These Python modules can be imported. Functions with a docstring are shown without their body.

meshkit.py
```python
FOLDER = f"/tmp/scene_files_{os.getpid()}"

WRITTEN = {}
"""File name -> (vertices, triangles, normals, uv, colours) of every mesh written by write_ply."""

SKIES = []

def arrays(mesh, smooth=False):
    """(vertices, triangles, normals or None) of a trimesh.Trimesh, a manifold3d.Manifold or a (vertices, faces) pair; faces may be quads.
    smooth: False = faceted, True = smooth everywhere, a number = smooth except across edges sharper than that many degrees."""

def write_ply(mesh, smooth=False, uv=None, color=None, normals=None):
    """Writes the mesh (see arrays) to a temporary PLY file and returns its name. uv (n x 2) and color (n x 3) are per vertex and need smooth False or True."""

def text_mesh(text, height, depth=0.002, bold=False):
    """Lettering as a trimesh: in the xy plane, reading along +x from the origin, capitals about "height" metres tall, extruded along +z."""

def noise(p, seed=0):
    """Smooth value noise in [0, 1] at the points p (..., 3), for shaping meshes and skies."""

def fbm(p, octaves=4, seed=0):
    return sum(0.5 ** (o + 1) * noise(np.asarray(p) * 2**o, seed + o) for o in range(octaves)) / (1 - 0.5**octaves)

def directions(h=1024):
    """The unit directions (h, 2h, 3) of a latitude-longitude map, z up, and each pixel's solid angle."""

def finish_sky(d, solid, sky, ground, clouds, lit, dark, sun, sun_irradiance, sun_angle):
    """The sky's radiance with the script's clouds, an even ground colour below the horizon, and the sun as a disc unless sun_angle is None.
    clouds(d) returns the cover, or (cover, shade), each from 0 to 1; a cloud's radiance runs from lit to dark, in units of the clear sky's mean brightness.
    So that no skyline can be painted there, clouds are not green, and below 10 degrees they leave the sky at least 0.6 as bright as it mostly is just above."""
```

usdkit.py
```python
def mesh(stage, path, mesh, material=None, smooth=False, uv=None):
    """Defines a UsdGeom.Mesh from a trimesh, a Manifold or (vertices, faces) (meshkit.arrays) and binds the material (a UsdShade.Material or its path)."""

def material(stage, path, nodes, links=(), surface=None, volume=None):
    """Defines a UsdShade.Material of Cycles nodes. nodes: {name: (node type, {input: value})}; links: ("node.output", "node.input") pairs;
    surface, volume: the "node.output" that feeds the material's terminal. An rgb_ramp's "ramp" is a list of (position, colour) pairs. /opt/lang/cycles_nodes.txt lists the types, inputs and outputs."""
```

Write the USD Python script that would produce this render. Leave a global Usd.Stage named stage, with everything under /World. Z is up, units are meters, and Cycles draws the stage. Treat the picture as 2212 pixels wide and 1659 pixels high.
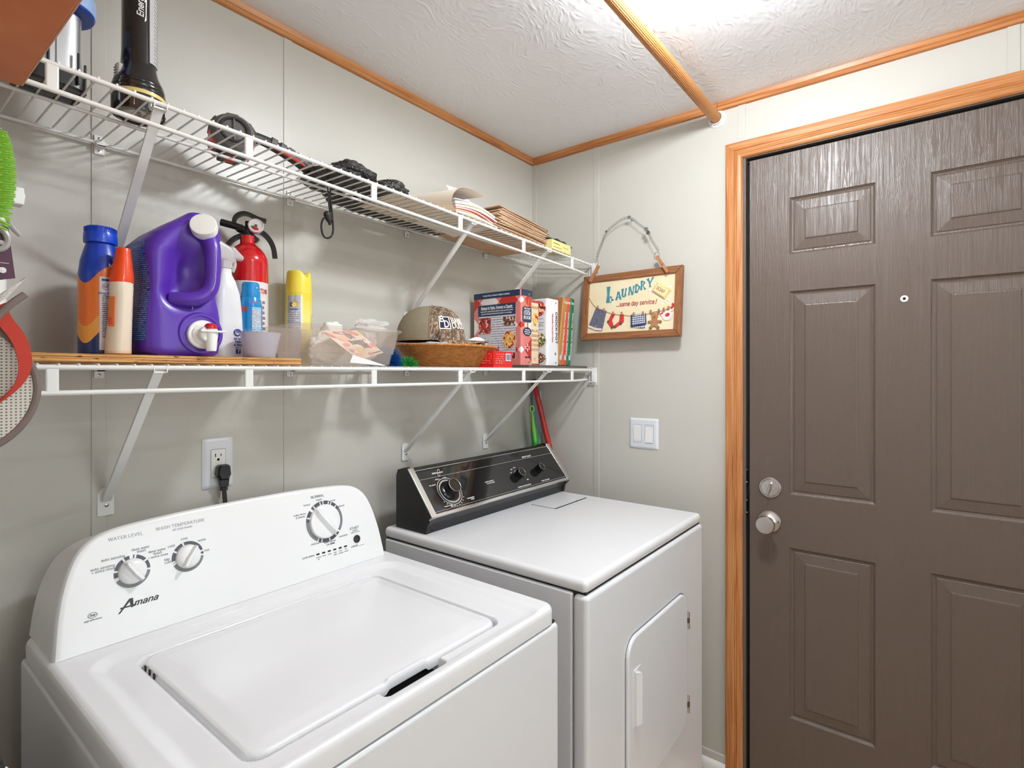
import math, random
import numpy as np
import trimesh
import manifold3d as m3
from shapely.geometry import Polygon, Point, box as sbox
from shapely.ops import unary_union
from pxr import Usd, UsdGeom, UsdLux, UsdShade, Sdf, Gf, Vt
import usdkit, meshkit

stage = Usd.Stage.CreateInMemory()
UsdGeom.Xform.Define(stage, '/World')
UsdGeom.Scope.Define(stage, '/World/Looks')
random.seed(7); RNG = np.random.default_rng(7)
PI = math.pi

# ------------------------------------------------------------------ camera, lamps, exposure
CAM = (-1.9075, -1.3779, 1.3716)
HEADING = 38.04                       # degrees from the +x axis
cam = UsdGeom.Camera.Define(stage, '/World/camera')
cam.AddTranslateOp().Set(Gf.Vec3d(*CAM))
cam.AddRotateXYZOp().Set(Gf.Vec3f(90, 0, HEADING - 90))
cam.CreateHorizontalApertureAttr(36.0)
cam.CreateVerticalApertureAttr(27.0)
cam.CreateFocalLengthAttr(36.0 * 1165 / 2212)
cam.CreateVerticalApertureOffsetAttr(-36.0 * 22.5 / 2212)
cam.CreateClippingRangeAttr(Gf.Vec2f(0.01, 100))
cam.CreateExposureAttr(0.08)
LAMP_STRENGTH = 192.0                  # dome lamp on the ceiling over the dryer
LAMP2_STRENGTH = 70.0                 # dome lamp at the other end of the room
LAMP_COLOR = (0.935, 0.985, 1.03)
LAMPS = [((-0.80, -1.04), LAMP_STRENGTH), ((-1.35, -2.35), LAMP2_STRENGTH)]
# daylight in the window of the wall behind the camera
day = UsdLux.RectLight.Define(stage, '/World/window_daylight')
day.AddTranslateOp().Set(Gf.Vec3d(-1.05, -3.13, 1.42)); day.AddRotateXYZOp().Set(Gf.Vec3f(-90, 0, 180))
day.CreateWidthAttr(1.5); day.CreateHeightAttr(1.3); day.CreateIntensityAttr(2.9); day.CreateColorAttr(Gf.Vec3f(.95, .98, 1.0))

# ------------------------------------------------------------------ helpers: prims
used = {}
def numbered(parent, name):
    k = (parent, name); n = used.get(k, 0); used[k] = n + 1
    return f'{parent}/{name}' if n == 0 else f'{parent}/{name}_{n:03d}'
def keys(p, label=None, cat=None, group=None, kind=None):
    for k, v in (('label', label), ('category', cat), ('group', group), ('kind', kind)):
        if v: p.SetCustomDataByKey(k, v)
OFF = {}
def thing(name, label, cat, loc=(0, 0, 0), rotz=0.0, group=None, kind=None, local=False):
    """An Xform directly under /World; its children's meshes are given in world coordinates, or in its own frame when local."""
    path = numbered('/World', name)
    x = UsdGeom.Xform.Define(stage, path)
    x.AddTranslateOp().Set(Gf.Vec3d(*map(float, loc)))
    if rotz: x.AddRotateZOp().Set(float(rotz))
    keys(x.GetPrim(), label, cat, group, kind)
    OFF[path] = np.zeros(3) if local else np.array(loc, float)
    return path
def tm(m):
    if isinstance(m, trimesh.Trimesh): return m
    v, f, _ = meshkit.arrays(m)
    return trimesh.Trimesh(v, f, process=False)
def cat_(*ms):
    return trimesh.util.concatenate([tm(m) for m in ms])
def obj(name, mesh, material, parent=None, smooth=32, label=None, cat=None, group=None, kind=None):
    if isinstance(mesh, (list,)): mesh = cat_(*mesh)
    parent = parent or '/World'
    path = numbered(parent, name)
    mesh = tm(mesh)
    off = OFF.get(parent, np.zeros(3))
    OFF[path] = off
    if np.any(off): mesh = trimesh.Trimesh(mesh.vertices - off, mesh.faces, process=False)
    p = usdkit.mesh(stage, path, mesh, MAT(material), smooth=smooth)
    keys(p.GetPrim(), label, cat, group, kind)
    return path

# ------------------------------------------------------------------ helpers: meshes
def bx(x0, x1, y0, y1, z0, z1, r=0.0, seg=8):
    x0, x1 = sorted((x0, x1)); y0, y1 = sorted((y0, y1)); z0, z1 = sorted((z0, z1))
    if r <= 0:
        m = trimesh.creation.box((x1 - x0, y1 - y0, z1 - z0)); m.apply_translation(((x0 + x1) / 2, (y0 + y1) / 2, (z0 + z1) / 2)); return m
    r = min(r, (x1 - x0) / 2.001, (y1 - y0) / 2.001, (z1 - z0) / 2.001)
    s = m3.Manifold.sphere(r, seg)
    return tm(m3.Manifold.batch_hull([s.translate((x, y, z)) for x in (x0 + r, x1 - r) for y in (y0 + r, y1 - r) for z in (z0 + r, z1 - r)]))
def place(m, o, ux, uy, uz=None):
    m = tm(m); ux = np.array(ux, float); uy = np.array(uy, float)
    ux /= np.linalg.norm(ux); uy /= np.linalg.norm(uy)
    uz = np.cross(ux, uy) if uz is None else np.array(uz, float)
    v = np.asarray(m.vertices)
    return trimesh.Trimesh(np.array(o, float) + v[:, :1] * ux + v[:, 1:2] * uy + v[:, 2:3] * uz, m.faces, process=False)
def prism(poly, d, z0=0.0):
    if not isinstance(poly, Polygon) and not hasattr(poly, 'geoms'): poly = Polygon(poly)
    gs = getattr(poly, 'geoms', [poly])
    m = cat_(*[trimesh.creation.extrude_polygon(g, d, engine='earcut') for g in gs if g.area > 0])
    m.apply_translation((0, 0, z0)); return m
def rrect(x0, x1, y0, y1, r, n=6):
    return sbox(x0 + r, y0 + r, x1 - r, y1 - r).buffer(r, quad_segs=n)
def ring_pts(poly, n):
    l = poly.exterior; return np.array([l.interpolate(t, normalized=True).coords[0] for t in np.arange(n) / n])
def loft(rings, cap0=True, cap1=True):
    """rings: list of (n,3) arrays with matching vertices."""
    n = len(rings[0]); k = len(rings); v = np.vstack(rings); f = []
    for i in range(k - 1):
        a = np.arange(n) + i * n; b = np.roll(np.arange(n), -1) + i * n
        f.append(np.stack([a, b, b + n], 1)); f.append(np.stack([a, b + n, a + n], 1))
    vs = [v]; c = len(v)
    for cap, i0, flip in ((cap0, 0, True), (cap1, (k - 1) * n, False)):
        if cap:
            vs.append(v[i0:i0 + n].mean(0)[None]); a = np.arange(n) + i0; b = np.roll(np.arange(n), -1) + i0
            t = np.stack([a, b, np.full(n, c)], 1); f.append(t[:, ::-1] if flip else t); c += 1
    m = trimesh.Trimesh(np.vstack(vs), np.vstack(f), process=False)
    if m.volume < 0: m.invert()
    return m
def lathe(prof, n=32, c=(0, 0, 0), sx=1.0, sy=1.0, a0=0.0):
    """prof: (r, z) from bottom to top; closed at both ends; axis +z."""
    t = a0 + np.arange(n) / n * 2 * PI
    rings = [np.stack([c[0] + sx * r * np.cos(t), c[1] + sy * r * np.sin(t), np.full(n, c[2] + z)], 1) for r, z in prof]
    if prof[0][0] > 1e-6 and prof[-1][0] > 1e-6: return loft(rings + [rings[0]], False, False)
    return loft(rings)
def tube(pts, r, n=8, closed=False, caps=True):
    pts = np.array(pts, float); k = len(pts)
    rr = np.broadcast_to(np.asarray(r, float), (k,))
    d = np.zeros_like(pts)
    if closed: d = np.roll(pts, -1, 0) - np.roll(pts, 1, 0)
    else: d[1:-1] = pts[2:] - pts[:-2]; d[0] = pts[1] - pts[0]; d[-1] = pts[-1] - pts[-2]
    d /= np.linalg.norm(d, axis=1, keepdims=True) + 1e-12
    u = np.cross(d[0], (0, 0, 1.0)); u = u if np.linalg.norm(u) > .2 else np.cross(d[0], (1.0, 0, 0)); u /= np.linalg.norm(u)
    rings = []; t = np.arange(n) / n * 2 * PI
    for i in range(k):
        u = u - d[i] * (u @ d[i]); u /= np.linalg.norm(u); w = np.cross(d[i], u)
        rings.append(pts[i] + rr[i] * (np.cos(t)[:, None] * u + np.sin(t)[:, None] * w))
    if closed: return loft(rings + [rings[0]], False, False)
    return loft(rings, caps, caps)
def spline(pts, n=40, closed=False):
    from scipy.interpolate import CubicSpline
    p = np.array(pts, float)
    if closed: p = np.vstack([p, p[:1]])
    s = np.r_[0, np.cumsum(np.linalg.norm(np.diff(p, axis=0), axis=1))]
    cs = CubicSpline(s, p, bc_type='periodic' if closed else 'natural')
    return cs(np.linspace(0, s[-1], n, endpoint=not closed))
def ribbon(pts, width_dir, w, th):
    """A strap: a path of points, a width direction (one or per point), width and thickness."""
    p = np.array(pts, float); k = len(p); wd = np.broadcast_to(np.asarray(width_dir, float), p.shape)
    d = np.gradient(p, axis=0); d /= np.linalg.norm(d, axis=1, keepdims=True)
    nrm = np.cross(d, wd); nrm /= np.linalg.norm(nrm, axis=1, keepdims=True)
    rings = [np.array([p[i] + a * wd[i] * w / 2 + b * nrm[i] * th / 2 for a, b in ((-1, -1), (1, -1), (1, 1), (-1, 1))]) for i in range(k)]
    return loft(rings)
def text(s, h, o, ux, uy, depth=.0004, bold=False, width=None, align='l', slant=0.0):
    m = meshkit.text_mesh(s, h, depth, bold)
    v = np.array(m.vertices); 
    if slant: v[:, 0] += slant * v[:, 1]
    v[:, 0] -= v[:, 0].min()
    w0 = v[:, 0].max()
    if width: v[:, 0] *= width / w0; w0 = width
    v[:, 0] -= {'l': 0, 'c': w0 / 2, 'r': w0}[align]
    return place(trimesh.Trimesh(v, m.faces, process=False), o, ux, uy)
def wrap(m, cx, cy, R, ac, z0):
    """Bends a flat mesh (x along the print, y up, z outwards) around a vertical cylinder, its x = 0 at the angle ac."""
    v = np.array(tm(m).vertices); a = ac + v[:, 0] / R; r = R + v[:, 2]
    return trimesh.Trimesh(np.stack([cx + r * np.cos(a), cy + r * np.sin(a), z0 + v[:, 1]], 1), tm(m).faces, process=False)
def flat_text(s, h, depth=.0004, bold=False, width=None, align='c', slant=0.0):
    return text(s, h, (0, 0, 0), (1, 0, 0), (0, 1, 0), depth, bold, width, align, slant)
def cylpatch(cx, cy, R, a0, a1, z0, z1, th=.0004, n=14, R1=None):
    t = np.linspace(a0, a1, n); R1 = R1 or R
    def arc(r, z): return np.stack([cx + r * np.cos(t), cy + r * np.sin(t), np.full(n, z)], 1)
    rings = [arc(R - .001, z0), arc(R + th, z0), arc(R1 + th, z1), arc(R1 - .001, z1)]
    rings = [np.array([rings[j][i] for j in range(4)]) for i in range(n)]
    return loft(rings)
def facing(x, y): return math.atan2(CAM[1] - y, CAM[0] - x)
def grid_mesh(xs, ys, zf):
    X, Y = np.meshgrid(xs, ys, indexing='ij'); Z = zf(X, Y); n, k = X.shape
    i = np.arange(n * k).reshape(n, k); a, b, c, d = i[:-1, :-1].ravel(), i[1:, :-1].ravel(), i[1:, 1:].ravel(), i[:-1, 1:].ravel()
    return np.stack([X, Y, Z], -1).reshape(-1, 3), np.vstack([np.stack([a, b, c], 1), np.stack([a, c, d], 1)]), i
def hull(*pts_r):
    return tm(m3.Manifold.batch_hull([m3.Manifold.sphere(r, 16).translate(tuple(map(float, p))) for p, r in pts_r]))
def smin_d(X, Y, x0, x1, y0, y1, r):
    """Signed distance (inside positive) to a rounded rectangle."""
    cx, cy, hx, hy = (x0 + x1) / 2, (y0 + y1) / 2, (x1 - x0) / 2 - r, (y1 - y0) / 2 - r
    qx, qy = np.abs(X - cx) - hx, np.abs(Y - cy) - hy
    return -(np.hypot(np.maximum(qx, 0), np.maximum(qy, 0)) + np.minimum(np.maximum(qx, qy), 0) - r)
def sstep(t): t = np.clip(t, 0, 1); return t * t * (3 - 2 * t)

# ------------------------------------------------------------------ helpers: materials
def lin(c):
    if isinstance(c, str): c = [int(c[i:i + 2], 16) for i in (1, 3, 5)]
    c = np.array(c, float) / 255
    return tuple(np.where(c <= .04045, c / 12.92, ((c + .055) / 1.055) ** 2.4))
MATS, DEFS = {}, {}
def MAT(name):
    if not isinstance(name, str): return name
    if name not in MATS:
        d = DEFS[name]; MATS[name] = d() if callable(d) else simple(name, **d)
    return MATS[name]
def make(name, nodes, links, surface='p.BSDF', volume=None):
    return usdkit.material(stage, f'/World/Looks/{name}', nodes, links, surface=surface, volume=volume)
def simple(name, col=(200, 200, 200), rough=.5, metal=0.0, spec=.5, trans=0.0, ior=1.5, bump=None, coat=0.0, sss=0.0, mottle=None, emit=None):
    n = {'p': ('principled_bsdf', {'base_color': lin(col), 'roughness': rough, 'metallic': metal, 'specular_ior_level': spec, 'transmission_weight': trans, 'ior': ior, 'coat_weight': coat,
                                   'subsurface_weight': sss, 'subsurface_scale': .01})}
    l = []
    if emit: n['p'][1].update(emission_color=lin(col), emission_strength=emit)
    if bump or mottle: n['g'] = ('geometry', {})
    if bump:                                       # (scale or (sx,sy,sz), strength, distance in metres)
        s = bump[0] if np.ndim(bump[0]) else (bump[0],) * 3
        n['m'] = ('mapping', {'scale': s}); n['nt'] = ('noise_texture', {'scale': 1.0, 'detail': 3.0, 'roughness': .6})
        n['b'] = ('bump', {'strength': bump[1], 'distance': bump[2]})
        l += [('g.position', 'm.vector'), ('m.vector', 'nt.vector'), ('nt.fac', 'b.height'), ('b.normal', 'p.normal')]
    if mottle:                                     # (scale, other colour)
        s = mottle[0] if np.ndim(mottle[0]) else (mottle[0],) * 3
        n['mm'] = ('mapping', {'scale': s}); n['mn'] = ('noise_texture', {'scale': 1.0, 'detail': 4.0})
        n['mr'] = ('rgb_ramp', {'ramp': [(.35, lin(col)), (.65, lin(mottle[1]))]})
        l += [('g.position', 'mm.vector'), ('mm.vector', 'mn.vector'), ('mn.fac', 'mr.fac'), ('mr.color', 'p.base_color')]
    return make(name, n, l)
def D(name, **k): DEFS[name] = k
def wood(name, axis, light, mid, dark, rough=.35, s=1.0, contrast=1.0):
    """Oak: streaks along an axis."""
    def f():
        sc = [70 * s] * 3; sc['xyz'.index(axis)] = 2.2 * s
        s2 = [320 * s] * 3; s2['xyz'.index(axis)] = 7 * s
        n = {'g': ('geometry', {}), 'm': ('mapping', {'scale': sc}), 'nt': ('noise_texture', {'scale': 1.0, 'detail': 5.0, 'distortion': 1.2}),
             'm2': ('mapping', {'scale': s2}), 'n2': ('noise_texture', {'scale': 1.0, 'detail': 2.0}),
             'ma': ('mix_float', {'fac': .38}),
             'r': ('rgb_ramp', {'ramp': [(.30, lin(dark)), (.46, lin(mid)), (.62, lin(light))]}),
             'b': ('bump', {'strength': .25, 'distance': .0006}), 'p': ('principled_bsdf', {'roughness': rough, 'specular_ior_level': .4})}
        l = [('g.position', 'm.vector'), ('m.vector', 'nt.vector'), ('g.position', 'm2.vector'), ('m2.vector', 'n2.vector'), ('nt.fac', 'ma.a'), ('n2.fac', 'ma.b'), ('ma.result', 'r.fac'),
             ('r.color', 'p.base_color'), ('ma.result', 'b.height'), ('b.normal', 'p.normal')]
        return make(name, n, l)
    DEFS[name] = f
def bands(name, z0, h, stops, amp=0.0, freq=0.0, ph=0.0, rough=.3, smooth=False, axis=(1, -1, 0), metal=0.0, coat=0.2):
    """Printed colour bands up an object: stops are (fraction of the height, colour), the borders wave by amp metres along the axis."""
    def f():
        n = {'g': ('geometry', {}), 'd': ('vector_math', {'math_type': 'dot_product', 'vector2': tuple(float(a) * freq for a in axis)}), 's': ('math', {'math_type': 'sine'}), 'a': ('math', {'math_type': 'add', 'value2': ph}),
             'x': ('separate_xyz', {}), 'k': ('math', {'math_type': 'multiply', 'value2': amp}), 'z': ('math', {'math_type': 'add'}), 'q': ('math', {'math_type': 'subtract', 'value2': z0}),
             'w': ('math', {'math_type': 'divide', 'value2': h}), 'r': ('rgb_ramp', {'ramp': [(p, lin(c)) for p, c in stops], 'interpolate': smooth}),
             'p': ('principled_bsdf', {'roughness': rough, 'metallic': metal, 'coat_weight': coat})}
        l = [('g.position', 'd.vector1'), ('d.value', 'a.value1'), ('a.value', 's.value1'), ('s.value', 'k.value1'), ('g.position', 'x.vector'), ('x.z', 'z.value1'), ('k.value', 'z.value2'),
             ('z.value', 'q.value1'), ('q.value', 'w.value1'), ('w.value', 'r.fac'), ('r.color', 'p.base_color')]
        return make(name, n, l)
    DEFS[name] = f
def fine_print(name, paper, ink, period=.0032, fill=.5, words=900.0, cover=.42, rough=.4, up=(0, 0, 1), along=(1, -1, 0)):
    """Lines of print too small to read: rows across 'up', broken into words."""
    def f():
        n = {'g': ('geometry', {}), 'u': ('vector_math', {'math_type': 'dot_product', 'vector2': tuple(map(float, up))}), 'v': ('vector_math', {'math_type': 'dot_product', 'vector2': tuple(map(float, along))}),
             'q': ('math', {'math_type': 'divide', 'value2': period}), 'fr': ('math', {'math_type': 'fraction'}), 'fl': ('math', {'math_type': 'floor'}), 'lt': ('math', {'math_type': 'less_than', 'value2': fill}),
             'vs': ('math', {'math_type': 'multiply', 'value2': words}), 'c': ('combine_xyz', {}), 'k': ('math', {'math_type': 'multiply', 'value2': 7.31}), 'nt': ('noise_texture', {'scale': 1.0, 'detail': 1.0}),
             'gt': ('math', {'math_type': 'greater_than', 'value2': cover}), 'mu': ('math', {'math_type': 'multiply'}), 'mx': ('mix_color', {'a': lin(paper), 'b': lin(ink)}), 'p': ('principled_bsdf', {'roughness': rough})}
        l = [('g.position', 'u.vector1'), ('g.position', 'v.vector1'), ('u.value', 'q.value1'), ('q.value', 'fr.value1'), ('q.value', 'fl.value1'), ('fr.value', 'lt.value1'), ('v.value', 'vs.value1'),
             ('vs.value', 'c.x'), ('fl.value', 'k.value1'), ('k.value', 'c.y'), ('c.vector', 'nt.vector'), ('nt.fac', 'gt.value1'), ('gt.value', 'mu.value1'), ('lt.value', 'mu.value2'), ('mu.value', 'mx.fac'), ('mx.result', 'p.base_color')]
        return make(name, n, l)
    DEFS[name] = f
def blotch(name, stops, scale=40.0, rough=.5, stretch=(1, 1, 1), distortion=0.0, constant=True, voronoi=False, bump=0.0, coat=0.0):
    def f():
        n = {'g': ('geometry', {}), 'm': ('mapping', {'scale': stretch}), 'nt': ('voronoi_texture', {'scale': scale}) if voronoi else ('noise_texture', {'scale': scale, 'detail': 2.0, 'distortion': distortion}),
             'r': ('rgb_ramp', {'ramp': [(p, lin(c)) for p, c in stops], 'interpolate': not constant}), 'p': ('principled_bsdf', {'roughness': rough, 'coat_weight': coat})}
        l = [('g.position', 'm.vector'), ('m.vector', 'nt.vector'), ('r.color', 'p.base_color')]
        if voronoi:
            n['sx'] = ('separate_xyz', {}); l += [('nt.color', 'sx.vector'), ('sx.x', 'r.fac')]
        else: l.append(('nt.fac', 'r.fac'))
        if bump:
            n['b'] = ('bump', {'strength': .6, 'distance': bump}); l += [('nt.distance' if voronoi else 'nt.fac', 'b.height'), ('b.normal', 'p.normal')]
        return make(name, n, l)
    DEFS[name] = f

# ------------------------------------------------------------------ materials
def wall_paint():
    n = {'g': ('geometry', {}), 'm': ('mapping', {'scale': (330, 330, 90)}), 'n1': ('noise_texture', {'scale': 1.0, 'detail': 3.0}),
         'm2': ('mapping', {'scale': (14, 14, 3)}), 'n2': ('noise_texture', {'scale': 1.0, 'detail': 3.0}), 'mx': ('mix_float', {'fac': .3}),
         'b': ('bump', {'strength': .22, 'distance': .0008}), 'p': ('principled_bsdf', {'base_color': lin((203, 200, 191)), 'roughness': .33, 'specular_ior_level': .42})}
    return make('wall_paint', n, [('g.position', 'm.vector'), ('m.vector', 'n1.vector'), ('g.position', 'm2.vector'), ('m2.vector', 'n2.vector'), ('n1.fac', 'mx.a'), ('n2.fac', 'mx.b'), ('mx.result', 'b.height'), ('b.normal', 'p.normal')])
DEFS['wall_paint'] = wall_paint
def ceiling_texture():
    n = {'g': ('geometry', {}), 'dn': ('noise_texture', {'scale': 5.0, 'detail': 2.0}), 'dv': ('vector_math', {'math_type': 'scale', 'scale': .16}), 'ad': ('vector_math', {'math_type': 'add'}),
         'm': ('mapping', {'scale': (34, 80, 1), 'rotation': (0, 0, .5)}), 'n1': ('noise_texture', {'scale': 1.0, 'detail': 3.0, 'roughness': .5, 'type': 'ridged_multifractal'}),
         'm2': ('mapping', {'scale': (60, 60, 1)}), 'n2': ('noise_texture', {'scale': 1.0, 'detail': 4.0}), 'mx': ('mix_float', {'fac': .25}),
         'b': ('bump', {'strength': .6, 'distance': .003}), 'p': ('principled_bsdf', {'base_color': lin((244, 246, 249)), 'roughness': .55, 'specular_ior_level': .3})}
    return make('ceiling_texture', n, [('g.position', 'dn.vector'), ('dn.color', 'dv.vector1'), ('g.position', 'ad.vector1'), ('dv.vector', 'ad.vector2'), ('ad.vector', 'm.vector'), ('m.vector', 'n1.vector'),
                ('g.position', 'm2.vector'), ('m2.vector', 'n2.vector'), ('n1.fac', 'mx.a'), ('n2.fac', 'mx.b'), ('mx.result', 'b.height'), ('b.normal', 'p.normal')])
DEFS['ceiling_texture'] = ceiling_texture
OAK = ((205, 146, 94), (186, 118, 66), (136, 76, 36))
for ax in 'xyz': wood('oak_' + ax, ax, *OAK)
wood('floor_plank', 'y', (214, 186, 156), (202, 170, 138), (176, 142, 110), rough=.4, s=.6)
wood('sign_wood_y', 'y', (160, 108, 70), (140, 90, 55), (104, 64, 38), rough=.55, s=1.5)
wood('sign_wood_z', 'z', (160, 108, 70), (140, 90, 55), (104, 64, 38), rough=.55, s=1.5)
wood('peg_wood', 'z', (196, 138, 98), (176, 116, 78), (140, 88, 58), rough=.7, s=2)
def door_paint():
    n = {'g': ('geometry', {}), 'm': ('mapping', {'scale': (1, 95, 5)}), 'n1': ('noise_texture', {'scale': 1.0, 'detail': 4.0, 'distortion': 1.8}),
         'm2': ('mapping', {'scale': (1, 600, 24), 'rotation': (-.62, 0, 0)}), 'n2': ('noise_texture', {'scale': 1.0, 'detail': 2.0}),
         'm3': ('mapping', {'scale': (1, 20, 1100), 'rotation': (.45, 0, 0)}), 'n3': ('noise_texture', {'scale': 1.0, 'detail': 1.0}),
         'r1': ('rgb_ramp', {'ramp': [(.42, (0, 0, 0)), (.5, (1, 1, 1)), (.58, (0, 0, 0)), (.66, (1, 1, 1))]}), 's1': ('separate_xyz', {}),
         'mx': ('mix_float', {'fac': .35}), 'mx2': ('mix_float', {'fac': .3}),
         'b': ('bump', {'strength': .55, 'distance': .0009}), 'p': ('principled_bsdf', {'base_color': lin((100, 86, 77)), 'roughness': .34, 'specular_ior_level': .55})}
    return make('door_paint', n, [('g.position', 'm.vector'), ('m.vector', 'n1.vector'), ('n1.fac', 'r1.fac'), ('r1.color', 's1.vector'), ('g.position', 'm2.vector'), ('m2.vector', 'n2.vector'), ('g.position', 'm3.vector'), ('m3.vector', 'n3.vector'),
                ('s1.x', 'mx.a'), ('n3.fac', 'mx.b'), ('mx.result', 'mx2.a'), ('n2.fac', 'mx2.b'), ('mx2.result', 'b.height'), ('b.normal', 'p.normal')])
DEFS['door_paint'] = door_paint
D('jamb_paint', col=(100, 88, 80), rough=.5)
D('weatherstrip', col=(10, 9, 8), rough=.8)
D('satin_nickel', col=(205, 200, 196), rough=.3, metal=1.0)
D('bright_steel', col=(215, 212, 208), rough=.22, metal=1.0)
D('dark_steel', col=(120, 112, 105), rough=.35, metal=1.0)
D('lock_hole', col=(15, 14, 14), rough=.6)
D('white_trim', col=(238, 236, 230), rough=.35)
D('enamel', col=(236, 236, 238), rough=.2, spec=.5)
D('enamel_side', col=(232, 233, 236), rough=.26, spec=.5)
D('washer_plastic', col=(240, 240, 240), rough=.24, spec=.5)
D('knob_white', col=(240, 240, 240), rough=.22)
D('print_dark', col=(84, 85, 92), rough=.4)
D('print_mid', col=(125, 126, 130), rough=.4)
D('print_pale', col=(165, 165, 168), rough=.4)
D('print_black', col=(52, 52, 56), rough=.4)
D('led_dark', col=(48, 46, 48), rough=.25)
D('console_black', col=(28, 28, 29), rough=.32, bump=(900, .1, .0003))
D('fascia_black', col=(24, 24, 25), rough=.06, spec=.6)
D('chrome_worn', col=(222, 222, 222), rough=.16, metal=1.0, bump=(60, .12, .0006))
D('silver_print', col=(196, 196, 196), rough=.3, metal=.6)
D('white_print', col=(232, 232, 232), rough=.4)
D('knob_black', col=(18, 18, 19), rough=.18)
D('gap_dark', col=(40, 39, 38), rough=.8)
def pane_glass():
    return make('pane_glass', {'tr': ('transparent_bsdf', {'color': (.96, .98, .97)}), 'g': ('glossy_bsdf', {'roughness': .02}), 'f': ('fresnel', {'IOR': 1.45}), 'm': ('mix_closure', {})}, [('f.fac', 'm.fac'), ('tr.BSDF', 'm.closure1'), ('g.BSDF', 'm.closure2')], surface='m.closure')
DEFS['pane_glass'] = pane_glass
D('wire_white', col=(232, 231, 226), rough=.3, spec=.5)
D('bracket_white', col=(234, 234, 231), rough=.38)
D('plastic_white', col=(238, 238, 236), rough=.3)
D('plate_white', col=(226, 229, 234), rough=.28)
D('cord_black', col=(20, 20, 21), rough=.35)
wood('rod_wood', 'x', (214, 158, 104), (200, 140, 86), (176, 112, 62), rough=.45, s=.6)
def lamp_mat(k, strength):
    return make(f'lamp_glow_{k}', {'e': ('emission', {'color': LAMP_COLOR, 'strength': strength})}, [], surface='e.emission')

# ------------------------------------------------------------------ the room
XL, YF, ZC = -2.25, -3.0, 2.305
def structure(name): return thing(name, None, None, kind='structure')
# shelf wall (y = 0): panels between batten strips
w = structure('wall_back')
seams = [-1.5515, -1.1315]
edges = [XL - .1] + seams + [0.1]
for a, b in zip(edges[:-1], edges[1:]):
    obj('wall_panel', bx(a + .0012, b - .0012, 0, .1, 0, ZC), 'wall_paint', w)
for s in seams:
    obj('batten', bx(s - .0125, s + .0125, -.0022, .02, 0, ZC - .01, .0009), 'wall_paint', w)
obj('backing', bx(XL - .1, .1, .006, .1, 0, ZC), 'gap_dark', w)
# door wall (x = 0) with a doorway
DY0, DY1, DZ = -.881, -1.729, 2.093          # opening in the wall
w = structure('wall_right')
for a, b in ((.1, -.3145), (-.3145, -.8685 + .0)):
    obj('wall_panel', bx(0, .1, a - .0012, max(b, DY0) + .0012, 0, ZC), 'wall_paint', w)
obj('wall_panel', bx(0, .1, DY0, -1.5415, DZ + .012, ZC), 'wall_paint', w)
obj('wall_panel', bx(0, .1, -1.5435, DY1, DZ + .012, ZC), 'wall_paint', w)
obj('wall_panel', bx(0, .1, DY1, YF - .1, 0, ZC), 'wall_paint', w)
for s, z0 in ((-.0105, 0), (-.3145, 0), (-.8685, 2.152), (-1.5415, 2.152)):
    obj('batten', bx(-.0022, .02, s - .0125 if s < -.05 else -.0205, s + .0125 if s < -.05 else 0, z0, ZC - .01, .0009), 'wall_paint', w)
w = structure('wall_left'); obj('wall_panel', bx(XL - .1, XL, YF - .1, 0, 0, ZC), 'white_trim', w)
w = structure('wall_front')
WX_0, WX_1, WZ_0, WZ_1 = -1.85, -.25, .72, 2.12
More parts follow.
